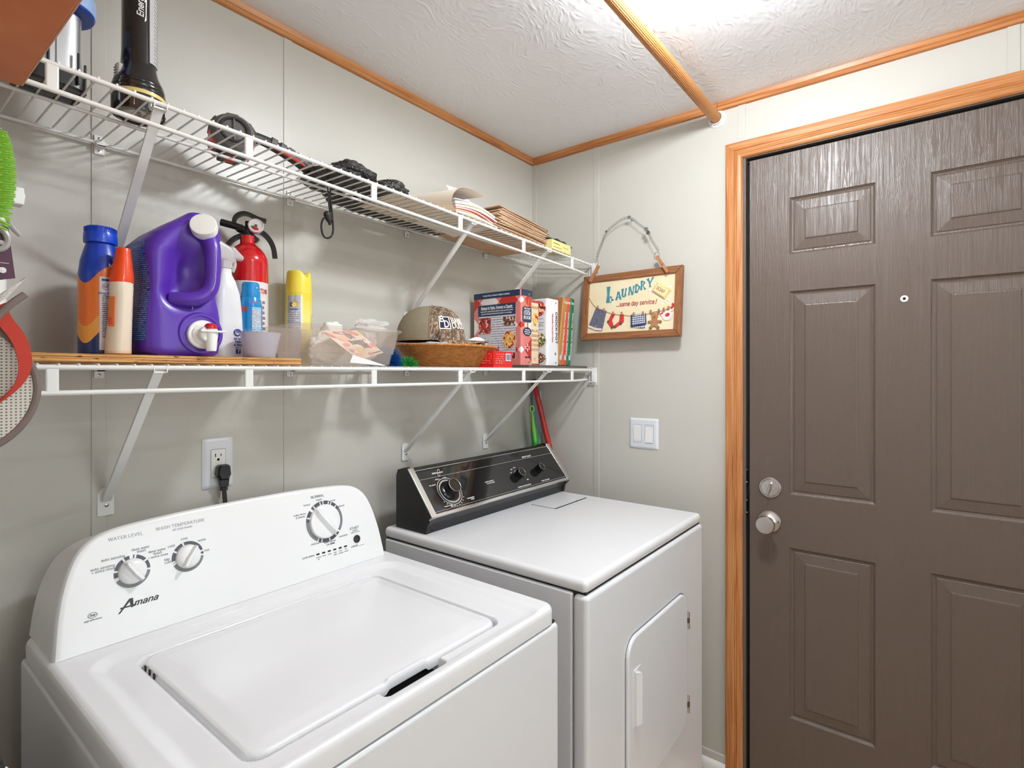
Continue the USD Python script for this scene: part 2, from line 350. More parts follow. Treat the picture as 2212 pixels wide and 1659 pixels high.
obj('wall_panel', bx(XL, WX_0, YF - .1, YF, 0, ZC), 'wall_paint', w); obj('wall_panel', bx(WX_1, 0, YF - .1, YF, 0, ZC), 'wall_paint', w)
obj('wall_panel', bx(WX_0, WX_1, YF - .1, YF, 0, WZ_0), 'wall_paint', w); obj('wall_panel', bx(WX_0, WX_1, YF - .1, YF, WZ_1, ZC), 'wall_paint', w)
w = structure('window_1')
fr_ = [bx(WX_0, WX_0 + .05, YF - .08, YF - .02, WZ_0, WZ_1), bx(WX_1 - .05, WX_1, YF - .08, YF - .02, WZ_0, WZ_1), bx(WX_0 + .05, WX_1 - .05, YF - .08, YF - .02, WZ_0, WZ_0 + .05), bx(WX_0 + .05, WX_1 - .05, YF - .08, YF - .02, WZ_1 - .05, WZ_1), bx((WX_0 + WX_1) / 2 - .02, (WX_0 + WX_1) / 2 + .02, YF - .075, YF - .025, WZ_0 + .05, WZ_1 - .05)]
for nm_, m_ in zip(('window_stile', 'window_stile', 'window_rail', 'window_rail', 'mullion'), fr_): obj(nm_, m_, 'white_trim', w)
for a, b in ((WX_0 + .05, (WX_0 + WX_1) / 2 - .02), ((WX_0 + WX_1) / 2 + .02, WX_1 - .05)): obj('pane', bx(a, b, YF - .053, YF - .048, WZ_0 + .05, WZ_1 - .05), 'pane_glass', w)
obj('ceiling', bx(XL - .1, .1, YF - .1, .1, ZC, ZC + .1), 'ceiling_texture', kind='structure')
fl = structure('floor')
obj('subfloor', bx(XL - .1, .1, YF - .1, .1, -.1, -.006), 'gap_dark', fl)
k = 0
for i in range(16):
    x0 = XL + i * .15
    ys = [YF] + sorted(YF + .25 + j * 1.1 + (.43 * i) % 1.1 for j in range(3) if YF + .25 + j * 1.1 + (.43 * i) % 1.1 < -.15) + [0]
    for a, b in zip(ys[:-1], ys[1:]):
        obj('plank', bx(x0 + .0007, min(x0 + .15, 0) - .0007, a + .0007, b - .0007, -.02, 0), 'floor_plank', fl)
# crown strips in oak
def crown(name, axis, a, b):
    # small cove strip: depth 9 mm, height 30 mm
    prof = np.array([(0, 0), (.0085, .002), (.0085, .012), (.006, .017), (.0075, .024), (.009, .03), (0, .03)])
    t = structure(name)
    cuts = [a] + ([-.79] if axis == 'y' else []) + [b]
    for c0, c1 in zip(cuts[:-1], cuts[1:]):
        if axis == 'x': rings = [np.array([(c, -d, ZC - .03 + h) for d, h in prof]) for c in (c0, c1)]
        else: rings = [np.array([(-d, c, ZC - .03 + h) for d, h in prof]) for c in (c0, c1 + (.0012 if c1 == -.79 else 0))]
        obj('strip', loft(rings), 'oak_' + axis, t, smooth=20)
crown('trim_1', 'x', XL, 0.0)
crown('trim_2', 'y', -.009, YF)
# door casing in oak: left leg, head, right leg
CW, CZ = .054, 2.15
prof = [(0, 0), (0, .011), (.002, .0135), (.006, .0145), (.026, .0145), (.029, .0125), (.032, .0135), (.035, .0115), (.038, .0125), (.041, .0105), (.045, .010), (.049, .009), (.052, .0065), (.054, .004), (.054, 0)]
t3 = structure('trim_3')
CY = -.818; CYR = -1.792
L = [np.array([(-d, CY - t, 0) for t, d in prof]), np.array([(-d, CY - t, CZ - t) for t, d in prof])]
obj('casing', loft(L), 'oak_z', t3, smooth=20)
T = [np.array([(-d, CY - t - .0004, CZ - t) for t, d in prof]), np.array([(-d, CYR + t + .0004, CZ - t) for t, d in prof])]
obj('casing', loft(T), 'oak_y', t3, smooth=20)
R = [np.array([(-d, CYR + t, CZ - t) for t, d in prof]), np.array([(-d, CYR + t, 0) for t, d in prof])]
obj('casing', loft(R), 'oak_z', t3, smooth=20)
# quarter-round shoe at the foot of the door wall
q = [(0, .036), (.006, .0355), (.012, .032), (.017, .025), (.0195, .015), (.02, 0), (0, 0)]
bb = structure('baseboard_right')
obj('shoe', loft([np.array([(-d, y, z) for d, z in q]) for y in (-.02, -.8175)]), 'white_trim', bb)
obj('cap', loft([np.array([(-d, y, z) for d, z in [(0, .062), (.005, .06), (.006, .052), (.006, .036), (0, .036)]]) for y in (-.02, -.8175)]), 'wall_paint', bb)

# ------------------------------------------------------------------ door
dr = structure('door_1')
SY0, SY1, SZ0, SZ1 = -.893, -1.7165, .015, 2.081       # slab
pcols = [(-1.013, -1.242), (-1.371, -1.600)]; prows = [(1.754, 1.935), (.984, 1.635), (.268, .814)]
slab = sbox(SY1, SZ0, SY0, SZ1)
for a, b in pcols:
    for c, d in prows: slab = slab.difference(sbox(b, c, a, d))
def yz(m): return place(m, (0, 0, 0), (0, 1, 0), (0, 0, 1))      # local z -> world +x
sl = yz(prism(slab, .043, .002))
obj('slab', sl, 'door_paint', dr, smooth=False)
obj('core', bx(.0125, .043, SY1 + .02, SY0 - .02, SZ0 + .02, SZ1 - .02), 'door_paint', dr)
ins = [(0, .002), (.0015, .0045), (.006, .0085), (.0105, .0095), (.0125, .0085), (.014, .0075), (.043, .0040), (.0445, .0022), (.0475, .0014), (.05, .0014)]
for c0, c1 in prows:
    for a, b in pcols:
        rings = [np.array([(x, a - i, c0 + i), (x, b + i, c0 + i), (x, b + i, c1 - i), (x, a - i, c1 - i)]) for i, x in ins]
        m = loft(rings, False, True)
        if m.face_normals[-1][0] > 0: m.invert()
        obj('panel', m, 'door_paint', dr, smooth=False)
# frame of the doorway: jambs, stop and strike plates
fr = structure('door_frame')
for y0, y1 in ((-.8715, -.881), (DY1, DY1 - .0095)):
    obj('jamb', bx(.0002, .1, y0, y1, 0, DZ + .0095), 'jamb_paint', fr)
obj('head_jamb', bx(.0002, .1, -.881, DY1, DZ, DZ + .0095), 'jamb_paint', fr)
obj('weatherstrip', cat_(bx(.046, .06, -.881, -.899, 0, DZ), bx(.046, .06, DY1, DY1 + .02, 0, DZ), bx(.046, .06, -.881, DY1, DZ - .02, DZ), bx(.03, .046, -.8812, -.8925, 0, DZ), bx(.02, .046, -.881, DY1, DZ - .0115, DZ)), 'weatherstrip', fr)
obj('threshold', bx(.0, .1, -.881, DY1, 0, .013), 'dark_steel', fr)
obj('outside_panel', bx(.098, .1, -.881, DY1, 0, DZ), 'weatherstrip', fr)
for zc, hh in ((1.027, .028), (.925, .029)):
    pl = prism(rrect(.0, .024, zc - hh, zc + hh, .006), .0012)
    sp = obj('strike_plate', place(pl, (0, -.8811, 0), (1, 0, 0), (0, 0, 1)), 'dark_steel', fr)
    obj('strike_hole', bx(.007, .016, -.8826, -.8821, zc - .012, zc + .012), 'lock_hole', sp)
    for s in (-1, 1): obj('screw', place(lathe([(0, 0), (.003, 0), (.0028, .001), (0, .0013)], 12), (.011, -.8823, zc + s * .021), (1, 0, 0), (0, 0, 1)), 'bright_steel', sp)
def on_door(m, y, z, x=.002): return place(m, (x, y, z), (0, -1, 0), (0, 0, 1))   # local z -> -x
db = obj('deadbolt', on_door(lathe([(0, 0), (.0335, 0), (.0335, .003), (.0315, .0055), (.0285, .006), (.0275, .0048), (.026, .0062), (.0255, .0075), (0, .0085)], 48), -.956, .999), 'satin_nickel', dr)
obj('thumb_turn', on_door(place(loft([np.array([(x * s, y * t, z) for x, y in ((-.0032, -.021), (.0032, -.021), (.005, 0), (.0022, .0195), (-.0022, .0195), (-.005, 0))]) for z, s, t in ((.008, 1.2, .7), (.012, 1.1, .9), (.019, .8, 1), (.022, .4, .95))]), (0, -.002, 0), (.97, -.22, 0), (.22, .97, 0)), -.956, .999), 'satin_nickel', db)
for s in (-1, 1): obj('screw', on_door(lathe([(0, .008), (.0042, .0082), (.004, .0095), (.0022, .0098), (.0018, .0085), (0, .0085)], 16), -.956 + s * .0145, 1.0005), 'bright_steel', db)
kn = obj('door_knob', on_door(lathe([(0, 0), (.036, 0), (.036, .003), (.0335, .0065), (.024, .010), (.0165, .0165), (.0125, .024), (.0115, .031), (.014, .036), (.021, .040), (.0265, .045), (.0285, .051), (.0285, .058), (.0265, .0615), (.024, .0625), (.012, .0628), (0, .063)], 48), -.953, .888), 'satin_nickel', dr)
obj('privacy_pin', on_door(lathe([(0, .004), (.005, .006), (.0042, .0085), (.002, .0088), (0, .0085)], 14), -.953 - .0265, .891), 'dark_steel', kn)
pp = obj('peephole', on_door(lathe([(0, 0), (.0098, 0), (.0095, .0016), (.007, .0026), (.005, .0022), (.0046, .0008), (0, .0004)], 28), -1.311, 1.586), 'plastic_white', dr)
obj('lens', on_door(lathe([(0, .0002), (.0042, .0004), (.003, .0014), (0, .0018)], 20), -1.311, 1.586), 'fascia_black', pp)

# ------------------------------------------------------------------ lamps on the ceiling
for k, ((lx, ly), st) in enumerate(LAMPS):
    MATS[f'lamp_glow_{k}'] = lamp_mat(k, st)
    c = thing('ceiling_lamp', ('round white dome lamp on the ceiling above the front of the dryer', 'round white dome lamp on the ceiling at the far end from the shelves')[k], 'ceiling lamp', (lx, ly, ZC), group=None)
    obj('base_ring', lathe([(0, 0), (.125, 0), (.125, -.016), (.118, -.02), (0, -.02)][::-1], 40, (lx, ly, ZC)), 'plastic_white', c)
    obj('globe', lathe([(0, -.098), (.025, -.096), (.050, -.088), (.070, -.074), (.081, -.056), (.080, -.044), (.072, -.030), (.064, -.021), (0, -.0205)], 40, (lx, ly, ZC)), f'lamp_glow_{k}', c)

# ------------------------------------------------------------------ washing machine
WX0, WX1, WYF, WYB, WZ = -1.686, -.977, -.768, -.085, .900
wm = thing('washing_machine', 'white top-loading washing machine with a tall rounded control console', 'washing machine', ((WX0 + WX1) / 2, (WYF + WYB) / 2, 0))
obj('cabinet', bx(WX0 - .003, WX1 + .003, WYF - .003, WYB, .02, .8612, .008), 'enamel_side', wm)
obj('seam_gap', bx(WX0 + .004, WX1 - .004, WYF + .004, WYB, .85, .866), 'gap_dark', wm)
for sx in (WX0 + .05, WX1 - .05):
    for sy in (WYF + .06, WYB - .06): obj('foot', lathe([(0, 0), (.02, 0), (.02, .012), (.009, .014), (.009, .03), (0, .03)], 16, (sx, sy, 0)), 'gap_dark', wm)
LX0, LX1, LY0, LY1 = -1.581, -1.097, -.712, -.325      # the lid
def deck_z(X, Y):
    d = smin_d(X, Y, WX0, WX1, WYF, WYB, .028)
    r = .013; e = np.clip(d, 0, r)
    z = WZ - (r - np.sqrt(np.maximum(r * r - (r - e) ** 2, 0)))
    dr_ = smin_d(X, Y, -1.650, -1.014, -.790, -.283, .055)
    z -= .0095 * sstep(dr_ / .026) * sstep((Y + .768) / .035)
    dl = smin_d(X, Y, LX0 - .006, LX1 + .006, LY0 - .006, LY1 + .006, .028)
    z -= .020 * sstep(dl / .006)
    dn = smin_d(X, Y, -1.392, -1.262, -.741, -.69, .012)                   # finger pocket in front of the lid
    z -= .034 * sstep(dn / .010)
    return z
n_x, n_y = 236, 230
xs = np.unique(np.r_[np.linspace(WX0, WX1, n_x), WX0 + np.linspace(0, .014, 8), WX1 - np.linspace(0, .014, 8)])
ys = np.unique(np.r_[np.linspace(WYF, WYB, n_y), WYF + np.linspace(0, .014, 8), WYB - np.linspace(0, .014, 8)])
X, Y = np.meshgrid(xs, ys, indexing='ij')
# pull the corner vertices onto the rounded outline
rc = .028; cx, cy = (WX0 + WX1) / 2, (WYF + WYB) / 2; hx, hy = (WX1 - WX0) / 2 - rc, (WYB - WYF) / 2 - rc
qx, qy = np.abs(X - cx) - hx, np.abs(Y - cy) - hy
ln = np.hypot(qx, qy); m_ = (qx > 0) & (qy > 0) & (ln > rc)
X = np.where(m_, cx + np.sign(X - cx) * (hx + qx / np.maximum(ln, 1e-9) * rc), X); Y = np.where(m_, cy + np.sign(Y - cy) * (hy + qy / np.maximum(ln, 1e-9) * rc), Y)
Z = deck_z(X, Y); n_, k_ = X.shape; I = np.arange(n_ * k_).reshape(n_, k_)
a, b, c, d = I[:-1, :-1].ravel(), I[1:, :-1].ravel(), I[1:, 1:].ravel(), I[:-1, 1:].ravel()
V = np.stack([X, Y, Z], -1).reshape(-1, 3); F = [np.stack([a, b, c], 1), np.stack([a, c, d], 1)]
loop = np.r_[I[:-1, 0], I[-1, :-1], I[:0:-1, -1], I[0, :0:-1]]
low = V[loop].copy(); low[:, 2] = .864; j = np.arange(len(loop)) + len(V); jn = np.roll(j, -1); ln_ = np.roll(loop, -1)
F += [np.stack([loop, j, jn], 1), np.stack([loop, jn, ln_], 1)]
deck = trimesh.Trimesh(np.vstack([V, low]), np.vstack(F), process=False); deck.update_faces(deck.area_faces > 1e-12)
obj('top_deck', deck, 'enamel', wm, smooth=True)
def lid_z(X, Y):
    d = smin_d(X, Y, LX0, LX1, LY0, LY1, .03); r = .009; e = np.clip(d, 0, r)
    z = WZ - .0055 - (r - np.sqrt(np.maximum(r * r - (r - e) ** 2, 0)))
    z -= .0022 * (1 - sstep((d - .006) / .03))
    dn = smin_d(X, Y, -1.372, -1.282, LY0 - .03, LY0 + .012, .010)
    return z + .006 * sstep(dn / .008)
lx = np.unique(np.r_[np.linspace(LX0, LX1, 130), LX0 + np.linspace(0, .01, 7), LX1 - np.linspace(0, .01, 7)])
ly = np.unique(np.r_[np.linspace(LY0, LY1, 110), LY0 + np.linspace(0, .01, 7), LY1 - np.linspace(0, .01, 7)])
X, Y = np.meshgrid(lx, ly, indexing='ij'); rc = .03; cx, cy = (LX0 + LX1) / 2, (LY0 + LY1) / 2; hx, hy = (LX1 - LX0) / 2 - rc, (LY1 - LY0) / 2 - rc
qx, qy = np.abs(X - cx) - hx, np.abs(Y - cy) - hy; ln = np.hypot(qx, qy); m_ = (qx > 0) & (qy > 0) & (ln > rc)
X = np.where(m_, cx + np.sign(X - cx) * (hx + qx / np.maximum(ln, 1e-9) * rc), X); Y = np.where(m_, cy + np.sign(Y - cy) * (hy + qy / np.maximum(ln, 1e-9) * rc), Y)
Z = lid_z(X, Y); n_, k_ = X.shape; I = np.arange(n_ * k_).reshape(n_, k_)
a, b, c, d = I[:-1, :-1].ravel(), I[1:, :-1].ravel(), I[1:, 1:].ravel(), I[:-1, 1:].ravel()
V = np.stack([X, Y, Z], -1).reshape(-1, 3); F = [np.stack([a, b, c], 1), np.stack([a, c, d], 1)]
loop = np.r_[I[:-1, 0], I[-1, :-1], I[:0:-1, -1], I[0, :0:-1]]
low = V[loop].copy(); low[:, 2] -= .008; j = np.arange(len(loop)) + len(V); jn = np.roll(j, -1); ln_ = np.roll(loop, -1)
F += [np.stack([loop, j, jn], 1), np.stack([loop, jn, ln_], 1)]
lid = trimesh.Trimesh(np.vstack([V, low]), np.vstack(F), process=False); lid.update_faces(lid.area_faces > 1e-12)
ld = obj('lid', lid, 'enamel', wm, smooth=True)
for i in range(3): obj('hinge_slot', bx(LX0 - .0012, LX0 + .0006, LY1 - .036 - i * .019, LY1 - .031 - i * .019, WZ - .022, WZ - .008), 'gap_dark', ld)
# console: outline in (u, v) on a face leaning back 12 degrees
half = [(.338, 0), (.335, .03), (.330, .07), (.324, .10), (.314, .134), (.305, .155), (.293, .172), (.275, .186), (.25, .195), (.21, .200), (.15, .2035), (.075, .2055)]
hs = spline(np.array([(u, v, 0) for u, v in half]), 40)[:, :2]
out = np.vstack([hs, [[0, .206]], np.stack([-hs[::-1, 0], hs[::-1, 1]], 1)])
tau = math.radians(12); CO = np.array([-1.340, -.252, WZ]); CU = np.array([1., 0, 0]); CV = np.array([0, math.sin(tau), math.cos(tau)]); CN = np.cross(CU, CV)
def cp(u, v, n=0.0): return CO + np.multiply.outer(u, CU) + np.multiply.outer(v, CV) + np.multiply.outer(n, CN)
def inset(p, e):
    q = Polygon(p); c = np.array([0, .07]); d = p - c
    nn = np.gradient(p, axis=0); nn = np.stack([nn[:, 1], -nn[:, 0]], 1); nn /= np.linalg.norm(nn, axis=1, keepdims=True) + 1e-12
    if np.sum(nn * d) < 0: nn = -nn
    r = p - nn * e; r[0] = p[0] + [-e, 0]; r[-1] = p[-1] + [e, 0]; r[:, 1] = np.maximum(r[:, 1], 0.0005); return r
back = np.stack([CO[0] + out[:, 0] * 1.0, np.full(len(out), -.092), WZ + out[:, 1] * .80], 1)
rings = [back]
for e, nn in ((0, -.014), (.0004, -.009), (.0015, -.005), (.0040, -.0018), (.0075, -.0003), (.012, 0)): 
    p = inset(out, e); rings.append(cp(p[:, 0], p[:, 1], np.full(len(p), nn)))
con = obj('console', loft(rings), 'washer_plastic', wm, smooth=28)
def ctext(s, u, v, w, h=None, m='print_mid', bold=False, align='l', **k):
    # u is the left end and w the printed width
    mm = meshkit.text_mesh(s, 1.0, .0004, bold); vv = np.array(mm.vertices); vv[:, 0] -= vv[:, 0].min(); s0 = w / vv[:, 0].max()
    sy = s0 if h is None else h
    vv = np.stack([vv[:, 0] * s0, vv[:, 1] * sy, vv[:, 2]], 1)
    obj('lettering', place(trimesh.Trimesh(vv, mm.faces, process=False), cp(u, v, .0001), CU, CV), m, con, smooth=False)
for s, u, v, w_, m_ in (('WATER LEVEL', -.253, .175, .054, 'print_pale'), ('WASH TEMPERATURE', -.178, .177, .086, 'print_pale'), ('all cold rinses', -.150, .1705, .035, 'print_pale'),
    ('auto sensing', -.265, .1425, .035, 'print_mid'), ('auto sensing', -.281, .1305, .035, 'print_mid'), ('+ extra rinse', -.280, .1255, .034, 'print_mid'), ('deep water', -.219, .1495, .029, 'print_mid'), ('wash', -.211, .1445, .014, 'print_mid'),
    ('deep water', -.193, .139, .029, 'print_mid'), ('wash', -.185, .134, .014, 'print_mid'), ('+ extra rinse', -.194, .1285, .033, 'print_mid'), ('cold', -.160, .141, .0115, 'print_mid'), ('cool', -.1365, .1495, .0115, 'print_mid'),
    ('warm', -.107, .1395, .0145, 'print_mid'), ('hot', -.096, .1175, .0085, 'print_mid'), ('tap', -.168, .118, .0095, 'print_mid'), ('cold', -.168, .1125, .0115, 'print_mid'), ('high efficiency', -.294, .049, .025, 'print_dark'),
    ('NORMAL', .146, .1785, .034, 'print_dark'), ('regular', .158, .1715, .0165, 'print_mid'), ('casual', .195, .163, .0145, 'print_mid'), ('delicate', .2145, .1455, .0185, 'print_mid'), ('heavy', .125, .1645, .0165, 'print_mid'),
    ('bulky items', .098, .146, .030, 'print_mid'), ('& sheets', .103, .140, .0225, 'print_mid'), ('rinse/spin', .208, .074, .0235, 'print_mid'), ('drain/spin', .133, .073, .025, 'print_mid'), ('clean washer', .166, .0688, .032, 'print_mid'), ('with', .171, .0632, .009, 'print_mid'),
    ('START', .240, .0840, .0265, 'print_dark'), ('PAUSE', .247, .0790, .015, 'print_mid'), ('UNLOCK LID', .242, .0748, .025, 'print_mid'), ('CANCEL', .238, .0415, .021, 'print_dark'), ('HOLD 3 SEC', .261, .0405, .014, 'print_pale'), ('cycle status', .107, .048, .031, 'print_dark'),
    ('sensing', .1415, .0415, .0125, 'print_mid'), ('fill', .1455, .0365, .004, 'print_mid'), ('wash', .158, .0415, .0085, 'print_mid'), ('rinse', .1735, .0415, .0085, 'print_mid'), ('final', .1885, .0415, .0075, 'print_mid'), ('spin', .1885, .0365, .0075, 'print_mid'),
    ('cycle', .2025, .0415, .0085, 'print_mid'), ('complete', .2000, .0365, .014, 'print_mid'), ('lid', .2205, .0415, .0045, 'print_mid'), ('locked', .2175, .0365, .0105, 'print_mid')):
    ctext(s, u, v, w_, m=m_)
mm = flat_text('affresh', .0042, .0004, True, .0125, 'l', .3); obj('lettering', place(mm, cp(.1815, .0632, .0001), CU, CV), 'print_dark', con, smooth=False)
# maker's script logo
logo = cat_(flat_text('mana', .0098, .0004, True, .040, 'l', .38), )
obj('logo', cat_(place(logo, cp(-.2215, .0535, .0001), CU, CV), place(prism(unary_union([Polygon([(-.0245, -.0065), (-.0215, -.0065), (-.0035, .0125), (-.0035, .0145), (-.0065, .0145)]), Polygon([(-.0065, .0145), (-.0005, .0148), (-.0005, -.0010), (-.0045, -.0010)]), sbox(-.0205, .0008, .004, .0030)]), .0004), cp(-.2215, .0535, .0001), CU, CV)), 'print_black', con, smooth=False)
el = Point(0, 0).buffer(1).difference(Point(0, 0).buffer(.88)); from shapely import affinity as AF
obj('logo', cat_(place(prism(AF.scale(el, .0068, .0046), .0004), cp(-.282, .0578, .0001), CU, CV), place(flat_text('he', .0042, .0004, True, .0078, 'c', .2), cp(-.282, .0560, .0001), CU, CV)), 'print_dark', con, smooth=False)
def arc_band(r0, r1, a0, a1, n=40):
    t = np.radians(np.linspace(a0, a1, n)); return Polygon(np.vstack([np.stack([r1 * np.cos(t), r1 * np.sin(t)], 1), np.stack([r0 * np.cos(t[::-1]), r0 * np.sin(t[::-1])], 1)]))
def dial(u, v, R, rk, dark, mid, ticks, ang, big=False):
    for a0, a1 in dark: 
        bd = arc_band(rk * 1.02, R, a0, a1)
        for t_ in ticks:
            if a0 < t_ < a1: bd = bd.difference(AF.rotate(AF.translate(sbox(-.0035 if not big else -.0042, -.0011, .0035, .0011).buffer(.0006), (rk * 1.02 + R) / 2 - .001, 0), t_, origin=(0, 0)))
        obj('dial_scale', place(prism(bd, .0004), cp(u, v, .0001), CU, CV), 'print_dark', con, smooth=False)
    for a0, a1 in mid: obj('dial_scale', place(prism(arc_band(rk * 1.02, R, a0, a1), .0004), cp(u, v, .0001), CU, CV), 'print_mid', con, smooth=False)
    g = (.006 if big else .0045)
    k = obj('dial_knob', place(lathe([(0, 0), (rk, 0), (rk, .004), (rk * .97, .006), (rk * .93, .0068), (rk * .8, .0075 if big else .0105), (rk * .5, .008 if big else .0125), (0, .0082 if big else .0132)], 44), cp(u, v, .0002), CU, CV), 'knob_white', con, smooth=50)
    h = .017 if big else .021
    bar = [np.array([(x * s, y * t_, z) for x, y in ((-rk * .96, -g * .75), (-rk * .3, -g * 1.35), (rk * .72, -g), (rk * 1.0, -g * .35), (rk * 1.0, g * .35), (rk * .72, g), (-rk * .3, g * 1.35), (-rk * .96, g * .75))]) for z, s, t_ in ((.003, 1, 1.35), (.010, 1, 1.1), (h - .002, .96, .75), (h, .92, .5))]
    ca, sa = math.cos(math.radians(ang)), math.sin(math.radians(ang))
    obj('pointer', place(place(loft(bar), (0, 0, 0), (ca, sa, 0), (-sa, ca, 0)), cp(u, v, .0002), CU, CV), 'knob_white', k, smooth=40)
dial(-.220, .1145, .0285, .0222, [(-2, 84), (97, 192)], [(-154, -9)], [76, 33, 168, 118], 124)
dial(-.127, .1165, .0285, .0222, [(-3, 195)], [(-156, -10)], [105, 148, 190, 10], 55)
dial(.1745, .1200, .0485, .0395, [(91, 131), (139, 172), (63, 87), (30, 59), (-118, -44)], [(172, 238), (-38, 30)], [99, 122, 160, 70, 42, -107, -80, -55], 128, True)
for u in (.147, .162, .177, .192, .207, .222): obj('status_light', place(prism(rrect(-.0042, .0042, -.0017, .0017, .0016), .0008), cp(u, .0495, .0001), CU, CV), 'led_dark', con)
obj('start_button', place(lathe([(0, 0), (.0095, 0), (.0095, .0015), (.0085, .0028), (.005, .0036), (0, .0039)], 32), cp(.2562, .0592, .0001), CU, CV), 'led_dark', con)
fa = ring_pts(rrect(-.306, .285, .032, .182, .012), 120)

# ------------------------------------------------------------------ dryer
DX0, DX1, DYF, DYB = -.872, -.128, -.776, -.09
dy = thing('clothes_dryer', 'white front-loading clothes dryer with a slanted black control console', 'clothes dryer', ((DX0 + DX1) / 2, (DYF + DYB) / 2, 0))
obj('cabinet', bx(DX0 - .003, DX1 + .003, DYF + .037, DYB, .0, .8800, .004), 'enamel_side', dy)
fp = obj('front_panel', bx(DX0 - .003, DX1 + .003, DYF - .004, DYF + .0355, .0, .8800, .012, 12), 'enamel_side', dy)
obj('seam_gap', bx(DX0 + .006, DX1 - .006, DYF + .006, DYB, .87, .892), 'gap_dark', dy)
obj('top_panel', bx(DX0, DX1, DYF, DYB + .01, .8825, .914, .012, 12), 'enamel', dy)
# lint lid in the top
ll = rrect(-.383, -.172, -.372, -.268, .006)
lt = obj('lint_lid', prism(rrect(-.381, -.174, -.366, -.270, .006), .0022, .9135), 'enamel', dy)
obj('lint_lid_gap', prism(ll, .0010, .9135), 'gap_dark', lt)
obj('finger_notch', bx(-.245, -.232, -.369, -.3655, .9138, .9152), 'gap_dark', lt)
# drum door with hinges and a pull
DFY = DYF - .004
dpoly = rrect(-.690, -.288, .300, .712, .048, 10)
def on_front(m): return place(m, (0, DFY, 0), (1, 0, 0), (0, 0, 1))          # local z -> -y
dps = [ring_pts(dpoly.buffer(-e, quad_segs=10), 120) for e in (0, 0, .0012, .003, .0065)]
def align(p, q):
    i = np.argmin(np.linalg.norm(q - p[0], axis=1)); return np.roll(q, -i, 0)
rr = [dps[0]]; 
for q_ in dps[1:]: rr.append(align(rr[-1], q_))
dd = obj('drum_door', on_front(loft([np.c_[p, np.full(len(p), z)] for p, z in zip(rr, (-.002, .0035, .0062, .0078, .0085))])), 'enamel_side', dy, smooth=40)
obj('door_gap', on_front(prism(dpoly.buffer(.004), .0004)), 'print_mid', dd)
hp = obj('pull', on_front(loft([np.array([(-.661, .488, z), (-.661 + w1, .488 + o, z), (-.661 + w1, .630 - o, z), (-.661, .630, z)]) for z, w1, o in ((.008, .040, 0), (.0095, .040, .0), (.0105, .037, .004))]) ), 'enamel', dd, smooth=20)
obj('grip', on_front(loft([np.array([(-.659, .492, z0), (-.641, .494, z1), (-.641, .622, z1), (-.659, .626, z0)]) for z0, z1 in ((.010, .010), (.014, .0205), (.015, .0225))])), 'enamel', hp, smooth=20)
obj('grip_hollow', on_front(bx(-.640, -.626, .502, .616, .0100, .0108)), 'enamel_side', hp)
for z in (.622, .367):
    h_ = obj('hinge', on_front(cat_(bx(-.2905, -.2835, z - .026, z + .026, .0, .0105, .001), )), 'bright_steel', dd)
    for i in range(3): obj('knuckle', on_front(place(lathe([(0, 0), (.0042, 0), (.0042, .014), (0, .014)], 12), (-.287, z - .0245 + i * .0175, .0105), (1, 0, 0), (0, 0, -1), (0, 1, 0))), 'dark_steel' if i % 2 else 'bright_steel', h_)
# console: side profile (y, z) swept across
CX0, CX1 = -.852, -.124
prof_c = [(-.115, .914), (-.240, .914), (-.2455, .940), (-.262, .962), (-.1665, 1.0855), (-.150, 1.090), (-.122, 1.082), (-.115, 1.066)]
co = obj('console', place(prism(prof_c, CX1 - CX0 - .03), (CX0 + .015, 0, 0), (0, 1, 0), (0, 0, 1)), 'console_black', dy, smooth=False)
A0 = np.array([CX0, -.2655, .9655]); B0 = np.array([CX0, -.1665, 1.0885]); FV = (B0 - A0) / np.linalg.norm(B0 - A0); FU = np.array([1., 0, 0]); FN = np.cross(FU, FV); FH = float(np.linalg.norm(B0 - A0)); FW = CX1 - CX0
def fpt(u, v, n=0.0): return A0 + np.multiply.outer(u, FU) + np.multiply.outer(v, FV) + np.multiply.outer(n, FN)
def onf(m, u=0, v=0, n=0.0): return place(m, fpt(u, v, n), FU, FV)
for s_, u0, u1 in ((0, 0, .0155), (1, FW - .0155, FW)):
    ec = obj('end_cap', place(prism([(-.113, .9145), (-.242, .9145), (-.248, .940), (-.268, .962), (-.2675, .9675), (-.1675, 1.0915), (-.150, 1.0945), (-.120, 1.086), (-.113, 1.068)], u1 - u0), (CX0 + u0, 0, 0), (0, 1, 0), (0, 0, 1)), 'console_black', co, smooth=False)
    obj('chrome_strip', cat_(onf(bx(u0 - (.0006 if s_ == 0 else .004), u1 + (.004 if s_ == 0 else .0006), -.002, FH + .004, -.001, .0035, .0012)), onf(bx(u0 - .0006, u1 + .0006, -.0045, .0015, -.014, .002, .001))), 'chrome_worn', ec)
obj('fascia', onf(bx(.016, FW - .016, .006, FH - .004, -.004, .001)), 'fascia_black', co)
obj('chrome_strip', cat_(onf(bx(.015, FW - .015, -.0035, .0068, -.006, .0028, .001)), onf(bx(.015, FW - .015, FH - .0085, FH - .0060, -.002, .0016))), 'chrome_worn', co)
obj('silver_line', cat_(onf(bx(.018, FW - .018, .1185, .1197, .0009, .0013)), onf(bx(.018, FW - .018, .0118, .0128, .0009, .0013))), 'silver_print', co)
obj('mounting_hole', place(lathe([(0, 0), (.005, 0), (.005, .001), (0, .001)], 16), (CX0 + .0225, -.2415, .925), (1, 0, 0), (0, 0, 1)), 'lock_hole', co)
